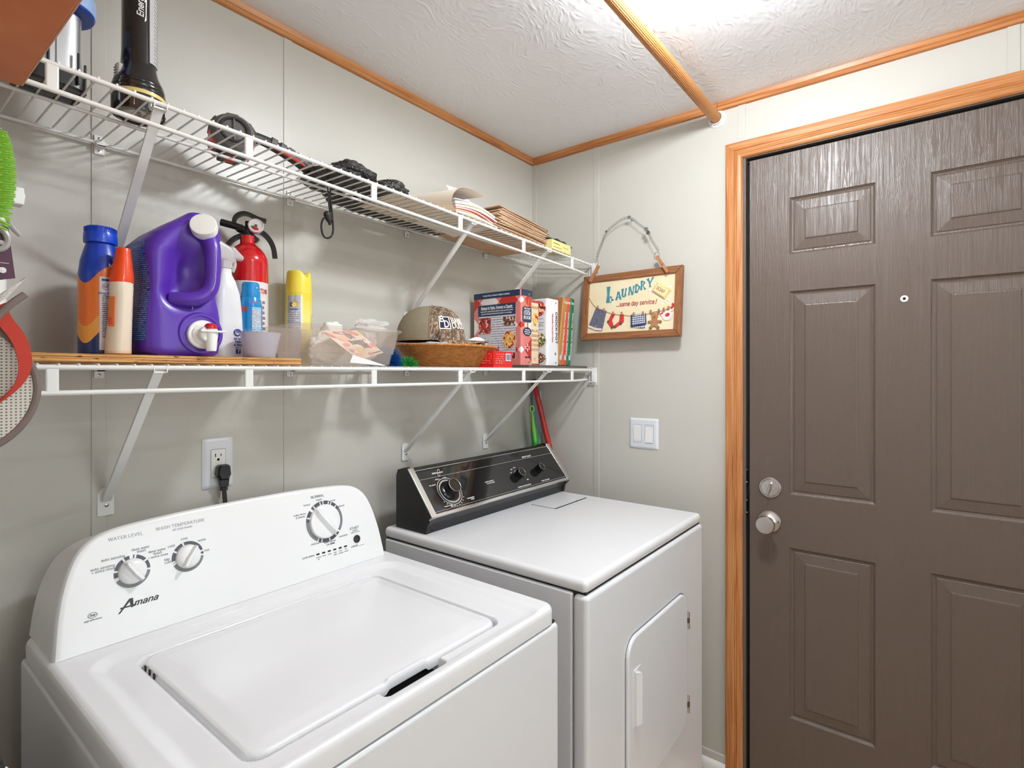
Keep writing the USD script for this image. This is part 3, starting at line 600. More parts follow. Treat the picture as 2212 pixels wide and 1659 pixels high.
def ftext(s, u, v, w_, bold=True, m='white_print'): 
    mm = meshkit.text_mesh(s, 1.0, .0003, bold); vv = np.array(mm.vertices); vv[:, 0] -= vv[:, 0].min(); k = w_ / vv[:, 0].max(); vv[:, :2] *= k
    obj('lettering', onf(trimesh.Trimesh(vv, mm.faces, process=False), u, v, .0011), m, co, smooth=False)
for s, u, v, w_ in (('HEAVY DUTY', .525, .1225, .056), ('LARGE CAPACITY', .274, .0635, .044), ('4 CYCLE 3 TEMP', .278, .0570, .041), ('TEMPERATURE SELECTOR', .414, .0165, .075), ('PUSH TO START', .556, .0165, .050), ('EX HEAVY', .046, .093, .026), ('HEAVY', .079, .1085, .018), ('MED', .113, .1085, .012),
    ('PERMANENT', .165, .0255, .032), ('PRESS', .178, .0200, .015), ('TUMBLE PRESS', .062, .0195, .034), ('DAMP DRY', .086, .0150, .022), ('LOW', .417, .076, .010), ('DRY', .428, .087, .010), ('HIGH', .446, .0915, .012), ('AIR', .481, .036, .010)): ftext(s, u, v, w_)
lg = flat_text('Whirlpool', .0058, .0003, True, .045, 'c', .35)
obj('logo', cat_(onf(lg, .101, .1290, .0011), onf(prism(AF.rotate(AF.scale(Point(0, 0).buffer(1).difference(Point(0, 0).buffer(.86)), .0052, .0135), -28), .0003), .106, .1310, .0011)), 'white_print', co, smooth=False)
def ring(r0, r1): return Point(0, 0).buffer(r1, quad_segs=20).difference(Point(0, 0).buffer(r0, quad_segs=20))
obj('dial_scale', onf(prism(unary_union([ring(.0435, .0462), ring(.0345, .0395)]), .0004), .112, .065, .0011), 'silver_print', co, smooth=False)
for a in (215, 228, 245, 258, 270, 283, 297, 310, 325): obj('dial_mark', onf(bx(-.0016, .0016, -.0012, .0012, 0, .0003), .112 + .0505 * math.cos(math.radians(a)), .065 + .0505 * math.sin(math.radians(a)), .0011), 'white_print', co)
obj('dial_scale', onf(prism(arc_band(.0165, .0188, 95, 215), .0004), .452, .064, .0011), 'silver_print', co, smooth=False)
def dknob(u, v, R, h, skirt):
    pr = ([(0, 0), (skirt, 0), (skirt, .002), (skirt * .85, .005)] if skirt else [(0, 0)]) + [(R * .98, .006 if skirt else 0), (R * .92, h * .35), (R * .94, h * .4), (R, h * .55), (R, h * .93), (R * .94, h), (R * .86, h), (R * .84, h - .0012), (0, h - .0012)]
    k = obj('control_knob', onf(lathe(pr, 48), u, v, .001), 'knob_black', co, smooth=35)
    obj('knob_ring', onf(lathe([(R * .86, h - .002), (R * .955, h - .002), (R * .955, h + .0002), (R * .90, h + .0006), (R * .86, h + .0002)], 48), u, v, .001), 'chrome_worn', k)
    obj('knob_grip', cat_(*[onf(bx(R * .97, R * 1.02, -.0004, .0004, h * .55, h * .9), u, v, .001) if False else place(bx(R * .985, R * 1.015, -.0005, .0005, h * .56, h * .9), fpt(u, v, .001), math.cos(a) * FU + math.sin(a) * FV, -math.sin(a) * FU + math.cos(a) * FV) for a in np.arange(0, 2 * PI, PI / 24)]), 'knob_black', k, smooth=False)
dknob(.112, .068, .0235, .031, .031)
dknob(.4475, .062, .0165, .025, 0)
dknob(.570, .064, .0150, .026, 0)

# ------------------------------------------------------------------ wire shelves
def zf_up(x): return 1.8530 - .0290 * (x + 1.70)          # the upper shelf's front droops to the right
def zb_up(x): return 1.8505 - .0070 * (x + 1.70)
def zf_lo(x): return 1.3815 + .0025 * (x + 1.70)
def zb_lo(x): return 1.3825 + .0025 * (x + 1.70)
SX0, SX1, SYF, SYBK = -2.235, -.012, -.300, -.013
STUBS = [-1.9937 + .30535 * i for i in range(7)]
def shelf(zf, zb, label, low_dy):
    t = thing('wire_shelf', label, 'wire shelf', ((SX0 + SX1) / 2, (SYF + SYBK) / 2, zb(-1)))
    rr = .0042
    obj('front_rail', tube([(SX0, SYF, zf(SX0)), (SX1 + .006, SYF, zf(SX1))], rr, 12), 'wire_white', t)
    obj('lower_rail', tube([(SX0, SYF, zf(SX0) - .0405), (-.14, SYF, zf(-.14) - .0405), (SX1 - .02, SYF + .012, zf(SX1) - .0375)], rr, 12), 'wire_white', t)
    obj('back_rail', tube([(SX0, SYBK, zb(SX0)), (SX1, SYBK, zb(SX1))], .0034, 10), 'wire_white', t)
    def zy(x, y): f = (y - SYBK) / (SYF - SYBK); return zb(x) + (zf(x) - zb(x)) * f
    obj('middle_rail', tube([(SX0, -.160, zy(SX0, -.16) - .0012), (SX1 - .1, -.160, zy(SX1 - .1, -.16) - .0012)], .0034, 10), 'wire_white', t)
    for x in STUBS:
        obj('spacer', hull(((x - .0055, SYF, zf(x) - .001), .0032), ((x + .0055, SYF, zf(x) - .001), .0032), ((x - .0055, SYF, zf(x) - .0395), .0032), ((x + .0055, SYF, zf(x) - .0395), .0032)), 'wire_white', t)
    n = int((SX1 - SX0 - .012) / .02545)
    for i in range(n):
        x = SX1 - .014 - i * .02545
        p = [(x, SYBK - .004, zb(x) + .0045), (x, -.16, zy(x, -.16) + .0036), (x, SYF + .004, zf(x) + .0052), (x, SYF - .0035, zf(x) + .0042)]
        obj('wire', tube(p, .0019, 6), 'wire_white', t)
    # clips on the wall and the end bracket
    for x in (-1.985, -1.5515, -1.128, -.716, -.318):
        z = zb(x)
        c = obj('wall_clip', cat_(bx(x - .009, x + .009, -.006, -.0018, z - .021, z + .019, .0015), bx(x - .008, x + .008, -.0185, -.004, z - .0075, z - .0035, .001), bx(x - .008, x + .008, -.0185, -.0165, z - .0075, z + .004, .0008)), 'plastic_white', t)
        for zz in (z + .012, z - .0145): obj('screw', place(lathe([(0, 0), (.0036, 0), (.0032, .0012), (0, .0018)], 14), (x, -.0058, zz), (1, 0, 0), (0, 0, 1)), 'bright_steel', c)
    z = zf(0)
    eb = obj('end_bracket', cat_(bx(-.0042, -.0024, -.318, -.282, z - .060, z + .010, .0008), bx(-.0185, -.003, -.3155, -.3135, z - .046, z - .006, .0008), bx(-.0185, -.003, -.317, -.286, z - .049, z - .045, .0008), bx(-.0185, -.003, -.3155, -.2995, z - .0075, z - .0050, .0008), bx(-.0195, -.0165, -.317, -.303, z - .047, z - .004, .0008)), 'plastic_white', t)
    for zz in (z + .004, z - .054): obj('screw', place(lathe([(0, 0), (.0034, 0), (.003, .0012), (0, .0018)], 14), (-.0042, -.291, zz), (0, -1, 0), (0, 0, 1)), 'bright_steel', eb)
    return t
shelf(zf_up, zb_up, 'upper white wire shelf running under the ceiling along the wall', 0)
shelf(zf_lo, zb_lo, 'lower white wire shelf carrying bottles, basket and cookbooks', 0)
def brace(x, zfoot, zf, label, group=None):
    t = thing('shelf_bracket', label, 'shelf bracket', (x, -.15, zfoot), group=group)
    zt = zf(x) - .0065
    p0, p1 = np.array([x, -.0065, zfoot]), np.array([x, SYF + .008, zt])
    ring = lambda p, dz: np.array([(x - .008, p[1] - dz[0], p[2] - dz[1]), (x + .008, p[1] - dz[0], p[2] - dz[1]), (x + .008, p[1] + dz[0], p[2] + dz[1]), (x - .008, p[1] + dz[0], p[2] + dz[1])])
    d = (p1 - p0) / np.linalg.norm(p1 - p0); nn = np.array([-d[2], d[1]]) * .0028; nn = np.array([nn[0], nn[1]])
    obj('arm', loft([ring(p0, nn), ring(p1, nn)]), 'bracket_white', t, smooth=20)
    obj('saddle', cat_(bx(x - .011, x + .011, SYF - .001, SYF + .018, zt - .003, zt + .0005, .0006), bx(x - .011, x - .009, SYF - .0045, SYF + .006, zt - .002, zt + .0085, .0006), bx(x + .009, x + .011, SYF - .0045, SYF + .006, zt - .002, zt + .0085, .0006)), 'bracket_white', t)
    fpz = zfoot + .012
    foot = unary_union([Point(x, fpz).buffer(.0145, quad_segs=8), rrect(x - .0145, x + .0145, fpz - .044, fpz, .003)])
    obj('foot_plate', place(prism(foot, .0022), (0, -.0022, 0), (1, 0, 0), (0, 0, 1)), 'bracket_white', t)
    obj('screw', place(lathe([(0, 0), (.0046, 0), (.0042, .0016), (.002, .0028), (0, .003)], 16), (x + .001, -.0044, fpz - .022), (1, 0, 0), (0, 0, 1)), 'bright_steel', t)
brace(-1.540, 1.552, zf_up, 'diagonal white brace of the upper shelf beneath the black flashlight')
brace(-.715, 1.551, zf_up, 'diagonal white brace of the upper shelf that ends beside the camouflage cap')
brace(-.317, 1.551, zf_up, 'diagonal white brace of the upper shelf running down behind the plaid cookbook')
brace(-1.540, 1.105, zf_lo, 'diagonal white brace of the lower shelf left of the wall outlet')
brace(-.722, 1.117, zf_lo, 'diagonal white brace of the lower shelf above the left end of the dryer console')
brace(-.318, 1.113, zf_lo, 'diagonal white brace of the lower shelf nearest the red broom handle')

# ------------------------------------------------------------------ closet rod under the ceiling
RY, RZ, RR = -.787, 2.251, .0182
t = thing('closet_rod', 'fluted round wooden closet rod crossing below the textured ceiling', 'closet rod', (-1.12, RY, RZ))
tt = np.arange(144) / 144 * 2 * PI; rr_ = RR - .0009 * (np.abs(np.sin(tt * 12)) < .45) - .0004 * (np.abs(np.sin(tt * 12)) < .6)
obj('rod', loft([np.stack([np.full(144, x), RY + rr_ * np.cos(tt), RZ + rr_ * np.sin(tt)], 1) for x in (XL + .002, -.004)]), 'rod_wood', t, smooth=15)
for x, s in ((-.0002, -1), (XL + .0002, 1)):
    so = obj('socket', place(lathe([(0, 0), (.0295, 0), (.0295, .0025), (.0275, .0045), (.0225, .0055), (.0222, .0165), (.0196, .017), (.0192, .004), (0, .004)], 40), (x, RY, RZ), (0, s, 0), (0, 0, 1)), 'plastic_white', t)
    for k in range(3):
        a = k * 2.094 + .5; obj('rib', place(bx(-.0008, .0008, .0215, .0272, .003, .010), (x, RY, RZ), (0, s * math.cos(a), math.sin(a)), (0, -s * math.sin(a), math.cos(a))), 'plastic_white', so)

# ------------------------------------------------------------------ light switch and wall outlet
def on_right(m, y, z, x=0.0): return place(m, (x, y, z), (0, -1, 0), (0, 0, 1))
def on_back(m, x, z, y=0.0): return place(m, (x, y, z), (1, 0, 0), (0, 0, 1))
def plate(w_, h_): 
    return loft([np.c_[ring_pts(rrect(-w_ / 2 + e, w_ / 2 - e, -h_ / 2 + e, h_ / 2 - e, max(.004 - e * .3, .001)), 80), np.full(80, z)] for e, z in ((0, 0), (0, .0015), (.0015, .0032), (.007, .0058), (.009, .006))])
t = thing('light_switch', 'white double rocker light switch plate beside the brown door', 'light switch', (0, -.517, 1.146))
obj('plate', on_right(plate(.1155, .1150), -.517, 1.146), 'plate_white', t, smooth=25)
for k, dx in enumerate((-.0235, .0235)):
    rk = obj('rocker_frame', on_right(prism(rrect(-.0172, .0172, -.0338, .0338, .002).difference(rrect(-.0160, .0160, -.0326, .0326, .0015)), .0006, .006), -.517 - dx, 1.146), 'print_pale', t)
    a = .0032 * (1 if k else -1) * -1
    pr = [(.0325, .0062 + (0.0022 if k == 0 else -.0006)), (0, .0072), (-.0325, .0062 + (-.0006 if k == 0 else .0034))]
    obj('rocker', on_right(loft([np.array([(-.0158, y, .0055), (.0158, y, .0055), (.0158, y, z), (-.0158, y, z)]) for y, z in pr]), -.517 - dx, 1.146), 'plastic_white', t, smooth=20)
t = thing('wall_outlet', 'white wall outlet plate above the washing machine', 'outlet', (-1.314, 0, 1.154))
obj('plate', on_back(plate(.072, .122), -1.314, 1.154), 'plate_white', t, smooth=25)
body = rrect(-.0168, .0168, -.0335, .0335, .002)
holes = unary_union([sbox(-.0078, .0155, -.0056, .0232), sbox(.0050, .0160, .0070, .0222), AF.translate(Point(0, 0).buffer(.0028), -.0003, .0088).union(sbox(-.0031, .0060, .0025, .0086))])
rc_ = obj('receptacle', on_back(prism(body.difference(holes), .0012, .0055), -1.314, 1.154), 'plastic_white', t, smooth=False)
obj('slots', on_back(prism(holes, .0004, .0056), -1.314, 1.154), 'lock_hole', rc_)
obj('seam', on_back(prism(body.buffer(.0007).difference(body), .0003, .006), -1.314, 1.154), 'lock_hole', rc_)
t = thing('power_cord', 'black power cord plugged into the lower socket of the wall outlet', 'power cord', (-1.305, -.02, 1.10))
px_, pz_ = -1.309, 1.138
pl_ = obj('plug', cat_(loft([np.array([(px_ + u * s * w_, y, pz_ + v * s2) for u, v in ((-1, -.012), (-.85, .009), (-.5, .013), (.5, .013), (.85, .009), (1, -.012), (.6, -.024), (-.6, -.024))]) for y, s, w_, s2 in ((-.0065, 1, .0135, .9), (-.014, 1.02, .0150, 1), (-.026, 1, .0165, 1), (-.031, .8, .0150, .85))]), loft([np.array([(px_ + .002 + u, -.0185 + v, z) for u, v in ((-w_, -.008), (w_, -.008), (w_, .006), (-w_, .006))]) for z, w_ in ((pz_ - .018, .0105), (pz_ - .034, .0085), (pz_ - .040, .0078))])), 'cord_black', t, smooth=25)
cs = spline([(px_ + .002, -.0195, pz_ - .036), (px_ + .003, -.020, pz_ - .06), (px_ + .003, -.030, pz_ - .10), (px_ + .005, -.05, .98), (px_ + .01, -.055, .80), (px_ + .02, -.05, .5)], 30)
obj('cable', ribbon(cs, (1, 0, 0), .0088, .0052), 'cord_black', t, smooth=50)
for k in range(3): obj('strain_relief', bx(px_ - .0062, px_ + .0102, -.025, -.0135, pz_ - .0415 - k * .004, pz_ - .0392 - k * .004, .0008), 'cord_black', pl_)

# ------------------------------------------------------------------ laundry sign on the door wall
D('sign_cream', col=(240, 228, 194), rough=.5, mottle=(14, (236, 222, 184)))
D('sign_blue', col=(72, 140, 156), rough=.5)
D('sign_red', col=(170, 78, 72), rough=.5)
D('sign_brown', col=(168, 120, 62), rough=.5)
D('denim', col=(112, 114, 132), rough=.9, bump=(900, .5, .0006), mottle=(120, (92, 95, 114)))
D('sock_red', col=(206, 52, 48), rough=.8)
D('sock_green', col=(28, 92, 84), rough=.8)
D('felt_brown', col=(176, 128, 88), rough=.9)
D('felt_dark', col=(142, 96, 58), rough=.9)
D('lace_white', col=(240, 226, 222), rough=.9)
D('soap_tan', col=(228, 200, 144), rough=.45)
D('soap_light', col=(242, 222, 176), rough=.45)
D('twine', col=(190, 160, 100), rough=.8)
D('wire_dark', col=(92, 98, 92), rough=.4, metal=.6)
D('button_grey', col=(120, 122, 116), rough=.45)
D('button_brown', col=(92, 82, 78), rough=.45)
D('bubble', col=(250, 246, 236), rough=.15, coat=.6)
def gingham():
    n = {'g': ('geometry', {}), 'm': ('mapping', {'rotation': (0.06, 0, 0), 'scale': (1, 1, 1)}), 'x': ('separate_xyz', {}), 'a': ('math', {'math_type': 'divide', 'value2': .0076}), 'b': ('math', {'math_type': 'divide', 'value2': .0076}),
         'fa': ('math', {'math_type': 'fraction'}), 'fb': ('math', {'math_type': 'fraction'}), 'la': ('math', {'math_type': 'less_than', 'value2': .5}), 'lb': ('math', {'math_type': 'less_than', 'value2': .5}), 's': ('math', {'math_type': 'add'}), 'h': ('math', {'math_type': 'multiply', 'value2': .5}),
         'r': ('rgb_ramp', {'ramp': [(0, lin((238, 236, 232))), (.3, lin((150, 158, 178))), (.8, lin((36, 48, 84)))], 'interpolate': False}), 'p': ('principled_bsdf', {'roughness': .9})}
    return make('gingham', n, [('g.position', 'm.vector'), ('m.vector', 'x.vector'), ('x.y', 'a.value1'), ('x.z', 'b.value1'), ('a.value', 'fa.value1'), ('b.value', 'fb.value1'), ('fa.value', 'la.value1'), ('fb.value', 'lb.value1'), ('la.value', 's.value1'), ('lb.value', 's.value2'), ('s.value', 'h.value1'), ('h.value', 'r.fac'), ('r.color', 'p.base_color')])
DEFS['gingham'] = gingham
D('gingham_hem', col=(44, 56, 96), rough=.9)
SO = np.array([-.0415, -.2720, 1.5030]); SU = np.array([0, -1., 0]); SV = np.array([.0925, 0, .9957]); SV /= np.linalg.norm(SV); SN = np.cross(SU, SV)
SW, SH = .404, .2555
def sp_(u, v, n=0.0): return SO + np.multiply.outer(u, SU) + np.multiply.outer(v, SV) + np.multiply.outer(n, SN)
def ons(m, u=0, v=0, n=0.0): return place(m, sp_(u, v, n), SU, SV)
t = thing('laundry_sign', 'framed laundry sign with tiny clothes on a line, hung by curly wire', 'wall sign', (-.03, -.475, 1.63))
obj('back_board', ons(bx(.004, SW - .004, .004, SH - .004, -.006, .0035)), 'sign_cream', t)
fwid = .0262
def fr_piece(pts): return ons(loft([np.array([(u, v, z) for u, v in Polygon(pts).buffer(-e, join_style=2).exterior.coords[:-1]]) for z, e in ((-.006, 0), (.0085, 0), (.0105, .0012))]))
g_ = .0003
for nm, pts, mt in (('frame_rail', [(g_, 0), (SW - g_, 0), (SW - fwid - g_, fwid), (fwid + g_, fwid)], 'sign_wood_y'), ('frame_rail', [(fwid + g_, SH - fwid), (SW - fwid - g_, SH - fwid), (SW - g_, SH), (g_, SH)], 'sign_wood_y'),
                    ('frame_stile', [(0, g_), (fwid, fwid + g_), (fwid, SH - fwid - g_), (0, SH - g_)], 'sign_wood_z'), ('frame_stile', [(SW, g_), (SW, SH - g_), (SW - fwid, SH - fwid - g_), (SW - fwid, fwid + g_)], 'sign_wood_z')):
    obj(nm, fr_piece(pts), mt, t, smooth=20)
def stext(s, u, v, h, w_, rot=0.0, m='sign_blue', bold=True, sl=0.0):
    mm = flat_text(s, h, .0006, bold, w_, 'l', sl); ca, sa = math.cos(math.radians(rot)), math.sin(math.radians(rot))
    obj('lettering', place(mm, sp_(u, v, .0036), ca * SU + sa * SV, -sa * SU + ca * SV), m, t, smooth=False)
# hand-cut title: each letter from tapered strokes
def stroke(x0, y0, x1, y1, w0, w1): 
    d = np.array([x1 - x0, y1 - y0]); n = np.array([-d[1], d[0]]) / (np.hypot(*d) + 1e-9); return Polygon([(x0 + n[0] * w0, y0 + n[1] * w0), (x0 + n[0] * w0 * .55 + d[0] / 2, y0 + n[1] * w0 * .55 + d[1] / 2), (x1 + n[0] * w1, y1 + n[1] * w1), (x1 - n[0] * w1, y1 - n[1] * w1), (x0 - n[0] * w0 * .55 + d[0] / 2, y0 - n[1] * w0 * .55 + d[1] / 2), (x0 - n[0] * w0, y0 - n[1] * w0)]).buffer(0)
title = {
 'L': ((.102, .140), [(.009, .066, .009, .003, .0075, .0082), (.020, .021, .022, .026, .004, .006), (.0195, .0015, .029, .016, .0012, .0065)]),
 'A': ((.144, .148), [(.002, .003, .009, .034, .004, .003), (.020, .004, .011, .034, .0042, .003), (.005, .013, .016, .014, .002, .002)]),
 'U': ((.167, .156), [(.004, .036, .004, .010, .005, .0035), (.0035, .008, .013, .005, .003, .003), (.019, .037, .015, .006, .003, .004)]),
 'N': ((.195, .163), [(.003, .002, .005, .032, .003, .003), (.005, .034, .018, .002, .004, .004), (.0185, .003, .0215, .036, .002, .003)]),
 'D': ((.222, .170), [(.003, .002, .004, .034, .004, .004), (.006, .034, .018, .022, .0025, .0035), (.018, .022, .008, .001, .0035, .0025)]),
 'R': ((.244, .179), [(.003, .001, .004, .036, .004, .004), (.006, .035, .016, .028, .0025, .004), (.016, .027, .008, .018, .003, .002), (.009, .018, .019, .002, .002, .004)]),
 'Y': ((.267, .187), [(.004, .033, .013, .016, .005, .002), (.026, .037, .013, .014, .0035, .002), (.013, .016, .015, .001, .003, .004)])}
for ch, ((u, v), st) in title.items():
    obj('title_letter', ons(prism(unary_union([stroke(*s) for s in st]).buffer(.0004), .0009), u, v, .0036), 'sign_blue', t, smooth=False)
stext('...same day service', .147, .1245, .0165, .154, 0, 'sign_red', True, .1); stext('!', .304, .1235, .018, .006, -4, 'sign_red', True, .2)
sb = [(.311, .2045), (.3635, .169), (.340, .1365), (.2892, .171)]
sp0 = obj('soap_bar', ons(loft([np.array([(u, v, z) for u, v in Polygon(sb).buffer(-e, join_style=2).exterior.coords[:-1]]) for e, z in ((0, .0035), (0, .006), (.0045, .0095))])), 'soap_tan', t, smooth=20)
obj('soap_face', ons(prism(Polygon(sb).buffer(-.0065, join_style=2), .0004), 0, 0, .0095), 'soap_light', sp0)
mm = flat_text('SOAP', .0125, .0004, True, .036, 'c'); ca, sa = math.cos(math.radians(-34)), math.sin(math.radians(-34))
obj('lettering', place(mm, sp_(.3215, .1675, .0099), ca * SU + sa * SV, -sa * SU + ca * SV), 'sign_brown', sp0, smooth=False)
for u, v, r in ((.357, .1805, .0055), (.2795, .1755, .005), (.2795, .1645, .0042), (.352, .1335, .005), (.341, .129, .0042), (.347, .1225, .0028)): obj('bubble', ons(lathe([(0, 0), (r, 0), (r * .8, r * .35), (r * .4, r * .55), (0, r * .6)], 18), u, v, .0035), 'bubble', t)
line_uv = [(.026, .172), (.06, .129), (.083, .117), (.132, .099), (.179, .0895), (.21, .085), (.261, .0845), (.293, .092), (.326, .0955), (.348, .100), (.366, .109), (.377, .1155)]
obj('clothes_line', tube(spline([sp_(u, v, .0055) for u, v in line_uv], 50), .0009, 6), 'twine', t)
def felt(poly, th=.0022, n0=.0045, m='felt_brown', nm='cloth', par=None):
    p = Polygon(poly).buffer(.0012).buffer(-.0004) if not hasattr(poly, 'exterior') else poly
    return obj(nm, ons(prism(p, th), 0, 0, n0), m, par or t, smooth=False)
je = felt([(.062, .125), (.106, .111), (.0905, .036), (.061, .0395), (.0775, .094), (.0535, .0435), (.031, .0525)], .004, .004, 'denim', 'jeans')
felt([(.031, .0525), (.0565, .0425), (.059, .0475), (.0335, .058)], .0005, .0080, 'lace_white', 'cuff', je); felt([(.061, .0395), (.0905, .036), (.0912, .042), (.0625, .0455)], .0005, .0080, 'lace_white', 'cuff', je)
def sock(pts, heel, toe):
    s = felt(pts, .003, .004, 'sock_red', 'sock'); 
    for u, v, r in (heel, toe): obj('sock_patch', ons(lathe([(0, 0), (r, 0), (r * .9, .0006), (0, .0008)], 16), u, v, .0071), 'sock_green', s)
sock([(.131, .0985), (.1435, .097), (.131, .073), (.141, .046), (.133, .0415), (.1145, .066)], (.1165, .0685, .0042), (.1345, .0445, .0045))
sock([(.1675, .0925), (.180, .0925), (.181, .064), (.147, .0425), (.1415, .050), (.164, .066)], (.171, .058, .005), (.1445, .0475, .0045))
tw = felt([(.212, .0875), (.269, .0895), (.2735, .052), (.219, .0445)], .0018, .0062, 'gingham', 'gingham_towel')
felt([(.211, .082), (.268, .083), (.268, .0365), (.262, .035), (.214, .0425)], .0018, .0042, 'gingham', 'towel_fold', tw)
for q in ([(.212, .0875), (.2145, .0875), (.2165, .0445), (.2135, .0445)], [(.2135, .0435), (.2735, .050), (.2735, .053), (.2135, .0465)], [(.2705, .0895), (.2735, .052), (.271, .052), (.268, .0895)]): felt(q, .0004, .0080, 'gingham_hem', 'hem', tw)
bear = unary_union([Point(.3055, .0765).buffer(.0125), AF.scale(Point(.3045, .053).buffer(.0125), 1, 1.15)] + [Point(*a).buffer(.0034).union(Polygon(tube2)) for a, tube2 in ()] + [sbox(0, 0, 0, 0)])
def limb(a, b, r): 
    from shapely.geometry import LineString
    return LineString([a, b]).buffer(r)
bear = unary_union([Point(.3055, .0765).buffer(.0122), AF.scale(Point(.3045, .054).buffer(.0118), 1, 1.2), limb((.298, .046), (.2915, .036), .0048), limb((.311, .046), (.3195, .035), .0048), limb((.299, .060), (.2865, .0575), .0042), limb((.311, .060), (.3265, .0565), .0042), Point(.2965, .086).buffer(.0042), Point(.3165, .087).buffer(.0042)])
be = felt(bear, .0045, .004, 'felt_brown', 'teddy_bear')
for u, v, r in ((.3045, .0735, .0045), (.2895, .0345, .0045), (.3215, .0335, .0045), (.2835, .0575, .004), (.3295, .0560, .004)): obj('felt_patch', ons(lathe([(0, 0), (r, 0), (r * .8, .001), (0, .0014)], 16), u, v, .0084), 'felt_dark', be)
bib = unary_union([limb((.331, .080), (.371, .098), .004), AF.rotate(AF.scale(Point(.352, .077).buffer(.0155), 1.1, 1), 25)])
sc = unary_union([bib] + [Point(.352 + .0175 * math.cos(a), .077 + .0165 * math.sin(a)).buffer(.0026) for a in np.arange(2.4, 6.6, .32)])
bb_ = felt(sc, .0016, .0045, 'lace_white', 'baby_bib')
felt(AF.rotate(AF.scale(Point(.353, .0795).buffer(.0075), 1.15, .85), 25), .0006, .0061, 'sock_red', 'bib_patch', bb_)
felt(limb((.327, .083), (.334, .087), .0022), .0018, .006, 'sock_red', 'bib_tie', bb_); felt(unary_union([limb((.368, .103), (.374, .112), .003), Point(.372, .116).buffer(.0042)]), .0022, .006, 'sock_red', 'bib_tie', bb_)
for u, v in ((.071, .127), (.0985, .1145), (.1375, .0995), (.174, .0955), (.2235, .0895), (.2605, .0905), (.2905, .0945), (.3215, .0955), (.340, .0985), (.357, .104)):
    obj('mini_peg', place(bx(-.0032, .0032, -.0065, .0065, 0, .0035, .0006), sp_(u, v, .0082), SU + .12 * SV, SV - .12 * SU), 'peg_wood', t)
# wooden pegs, rings, curly wire and buttons above the frame
def wp(u, v, n=.004): return sp_(u, v, n)
for (u0, v0), (u1, v1) in (((.0695, .292), (.0335, .231)), ((.3095, .2965), (.3525, .2315))):
    d = np.array([u0 - u1, v0 - v1]); d /= np.linalg.norm(d); L_ = math.hypot(u0 - u1, v0 - v1)
    A_ = d[0] * SU + d[1] * SV; B_ = -d[1] * SU + d[0] * SV
    pg = obj('clothes_peg', cat_(*[place(bx(0, L_, -.0052, .0052, z, z + .005, .001), wp(u1, v1, .0112), A_, B_) for z in (0, .0056)]), 'peg_wood', t)
    obj('peg_spring', place(tube([(L_ * .48, .0055 * math.cos(a), .0055 + .0062 * math.sin(a)) for a in np.linspace(0, 2 * PI, 24)], .0007, 5), wp(u1, v1, .0112), A_, B_), 'wire_dark', pg)
for u, v, r in ((.063, .3025, .0095), (.309, .2985, .0135)): obj('wire_ring', tube([sp_(u + r * math.cos(a) * .8, v + r * math.sin(a), .018 + .004 * math.cos(a)) for a in np.linspace(0, 2 * PI, 30, endpoint=False)], .0007, 6, True), 'wire_dark', t)
cw = spline([(.062, .314, .02), (.0695, .344, .024), (.083, .372, .027), (.100, .411, .029), (.121, .431, .030), (.149, .447, .031), (.177, .457, .032), (.201, .456, .032), (.226, .438, .031), (.251, .415, .030), (.272, .397, .029), (.289, .362, .027), (.306, .333, .024), (.318, .311, .02)], 700)
ph = np.linspace(0, 2 * PI * 46, 700); k_ = .0042 * np.minimum(1, np.minimum(np.arange(700), np.arange(700)[::-1]) / 12)
obj('curly_wire', tube([sp_(c[0] + a * math.cos(p), c[1] + a * math.sin(p), c[2] + a * .5 * math.sin(p * 1.0)) for c, p, a in zip(cw, ph, k_)], .0006, 5), 'wire_dark', t)
for u, v, r, m in ((.2005, .4575, .0062, 'button_grey'), (.271, .3985, .0082, 'button_grey'), (.279, .3845, .0075, 'button_brown'), (.106, .4175, .004, 'button_brown')):
    b_ = obj('button', ons(lathe([(0, 0), (r, 0), (r, .0018), (r * .85, .0026), (r * .7, .0017), (0, .0017)], 24), u, v, .034), m, t)
    obj('button_holes', ons(cat_(*[lathe([(0, 0), (.0008, 0), (.0008, .0002), (0, .0002)], 8, (dx, dy_, 0)) for dx in (-.0015, .0015) for dy_ in (-.0015, .0015)]), u, v, .0358), 'lock_hole', b_)
obj('hanging_nail', on_right(lathe([(0, 0), (.0012, 0), (.0012, .0125), (.003, .013), (0, .014)], 10), -.4725, 1.9555), 'dark_steel', t)

# ------------------------------------------------------------------ behind the dryer, in the corner
D('broom_red', col=(186, 24, 24), rough=.22, coat=.4)
D('broom_cap', col=(70, 48, 32), rough=.6)
D('grip_green', col=(28, 168, 62), rough=.35)
D('grip_lime', col=(136, 204, 88), rough=.4)
D('board_blue', col=(176, 200, 214), rough=.4)
t = thing('broom', 'glossy red broom handle leaning in the corner behind the dryer', 'broom', (-.03, -.07, .9))
dirb = np.array([.0008, -.072, -.245]); dirb /= np.linalg.norm(dirb)
top = np.array([-.0290, -.0240, 1.345])
obj('handle', tube([top + dirb * s for s in np.linspace(.022, 1.25, 14)], .0118, 20), 'broom_red', t)
obj('end_cap', tube([top, top + dirb * .012, top + dirb * .024], [.0105, .0124, .0124], 20), 'broom_cap', t)
obj('broom_head', bx(-.075, -.012, -.52, -.30, .09, .155, .012), 'broom_red', t)
obj('bristles', loft([np.array([(-.07, -.515, .095), (-.017, -.515, .095), (-.017, -.305, .095), (-.07, -.305, .095)]), np.array([(-.078, -.535, 0), (-.008, -.535, 0), (-.008, -.285, 0), (-.078, -.285, 0)])]), 'gap_dark', t)
t = thing('cleaning_brush', 'green two-tone brush handle with a hanging loop behind the dryer console', 'brush', (-.06, -.06, .9))
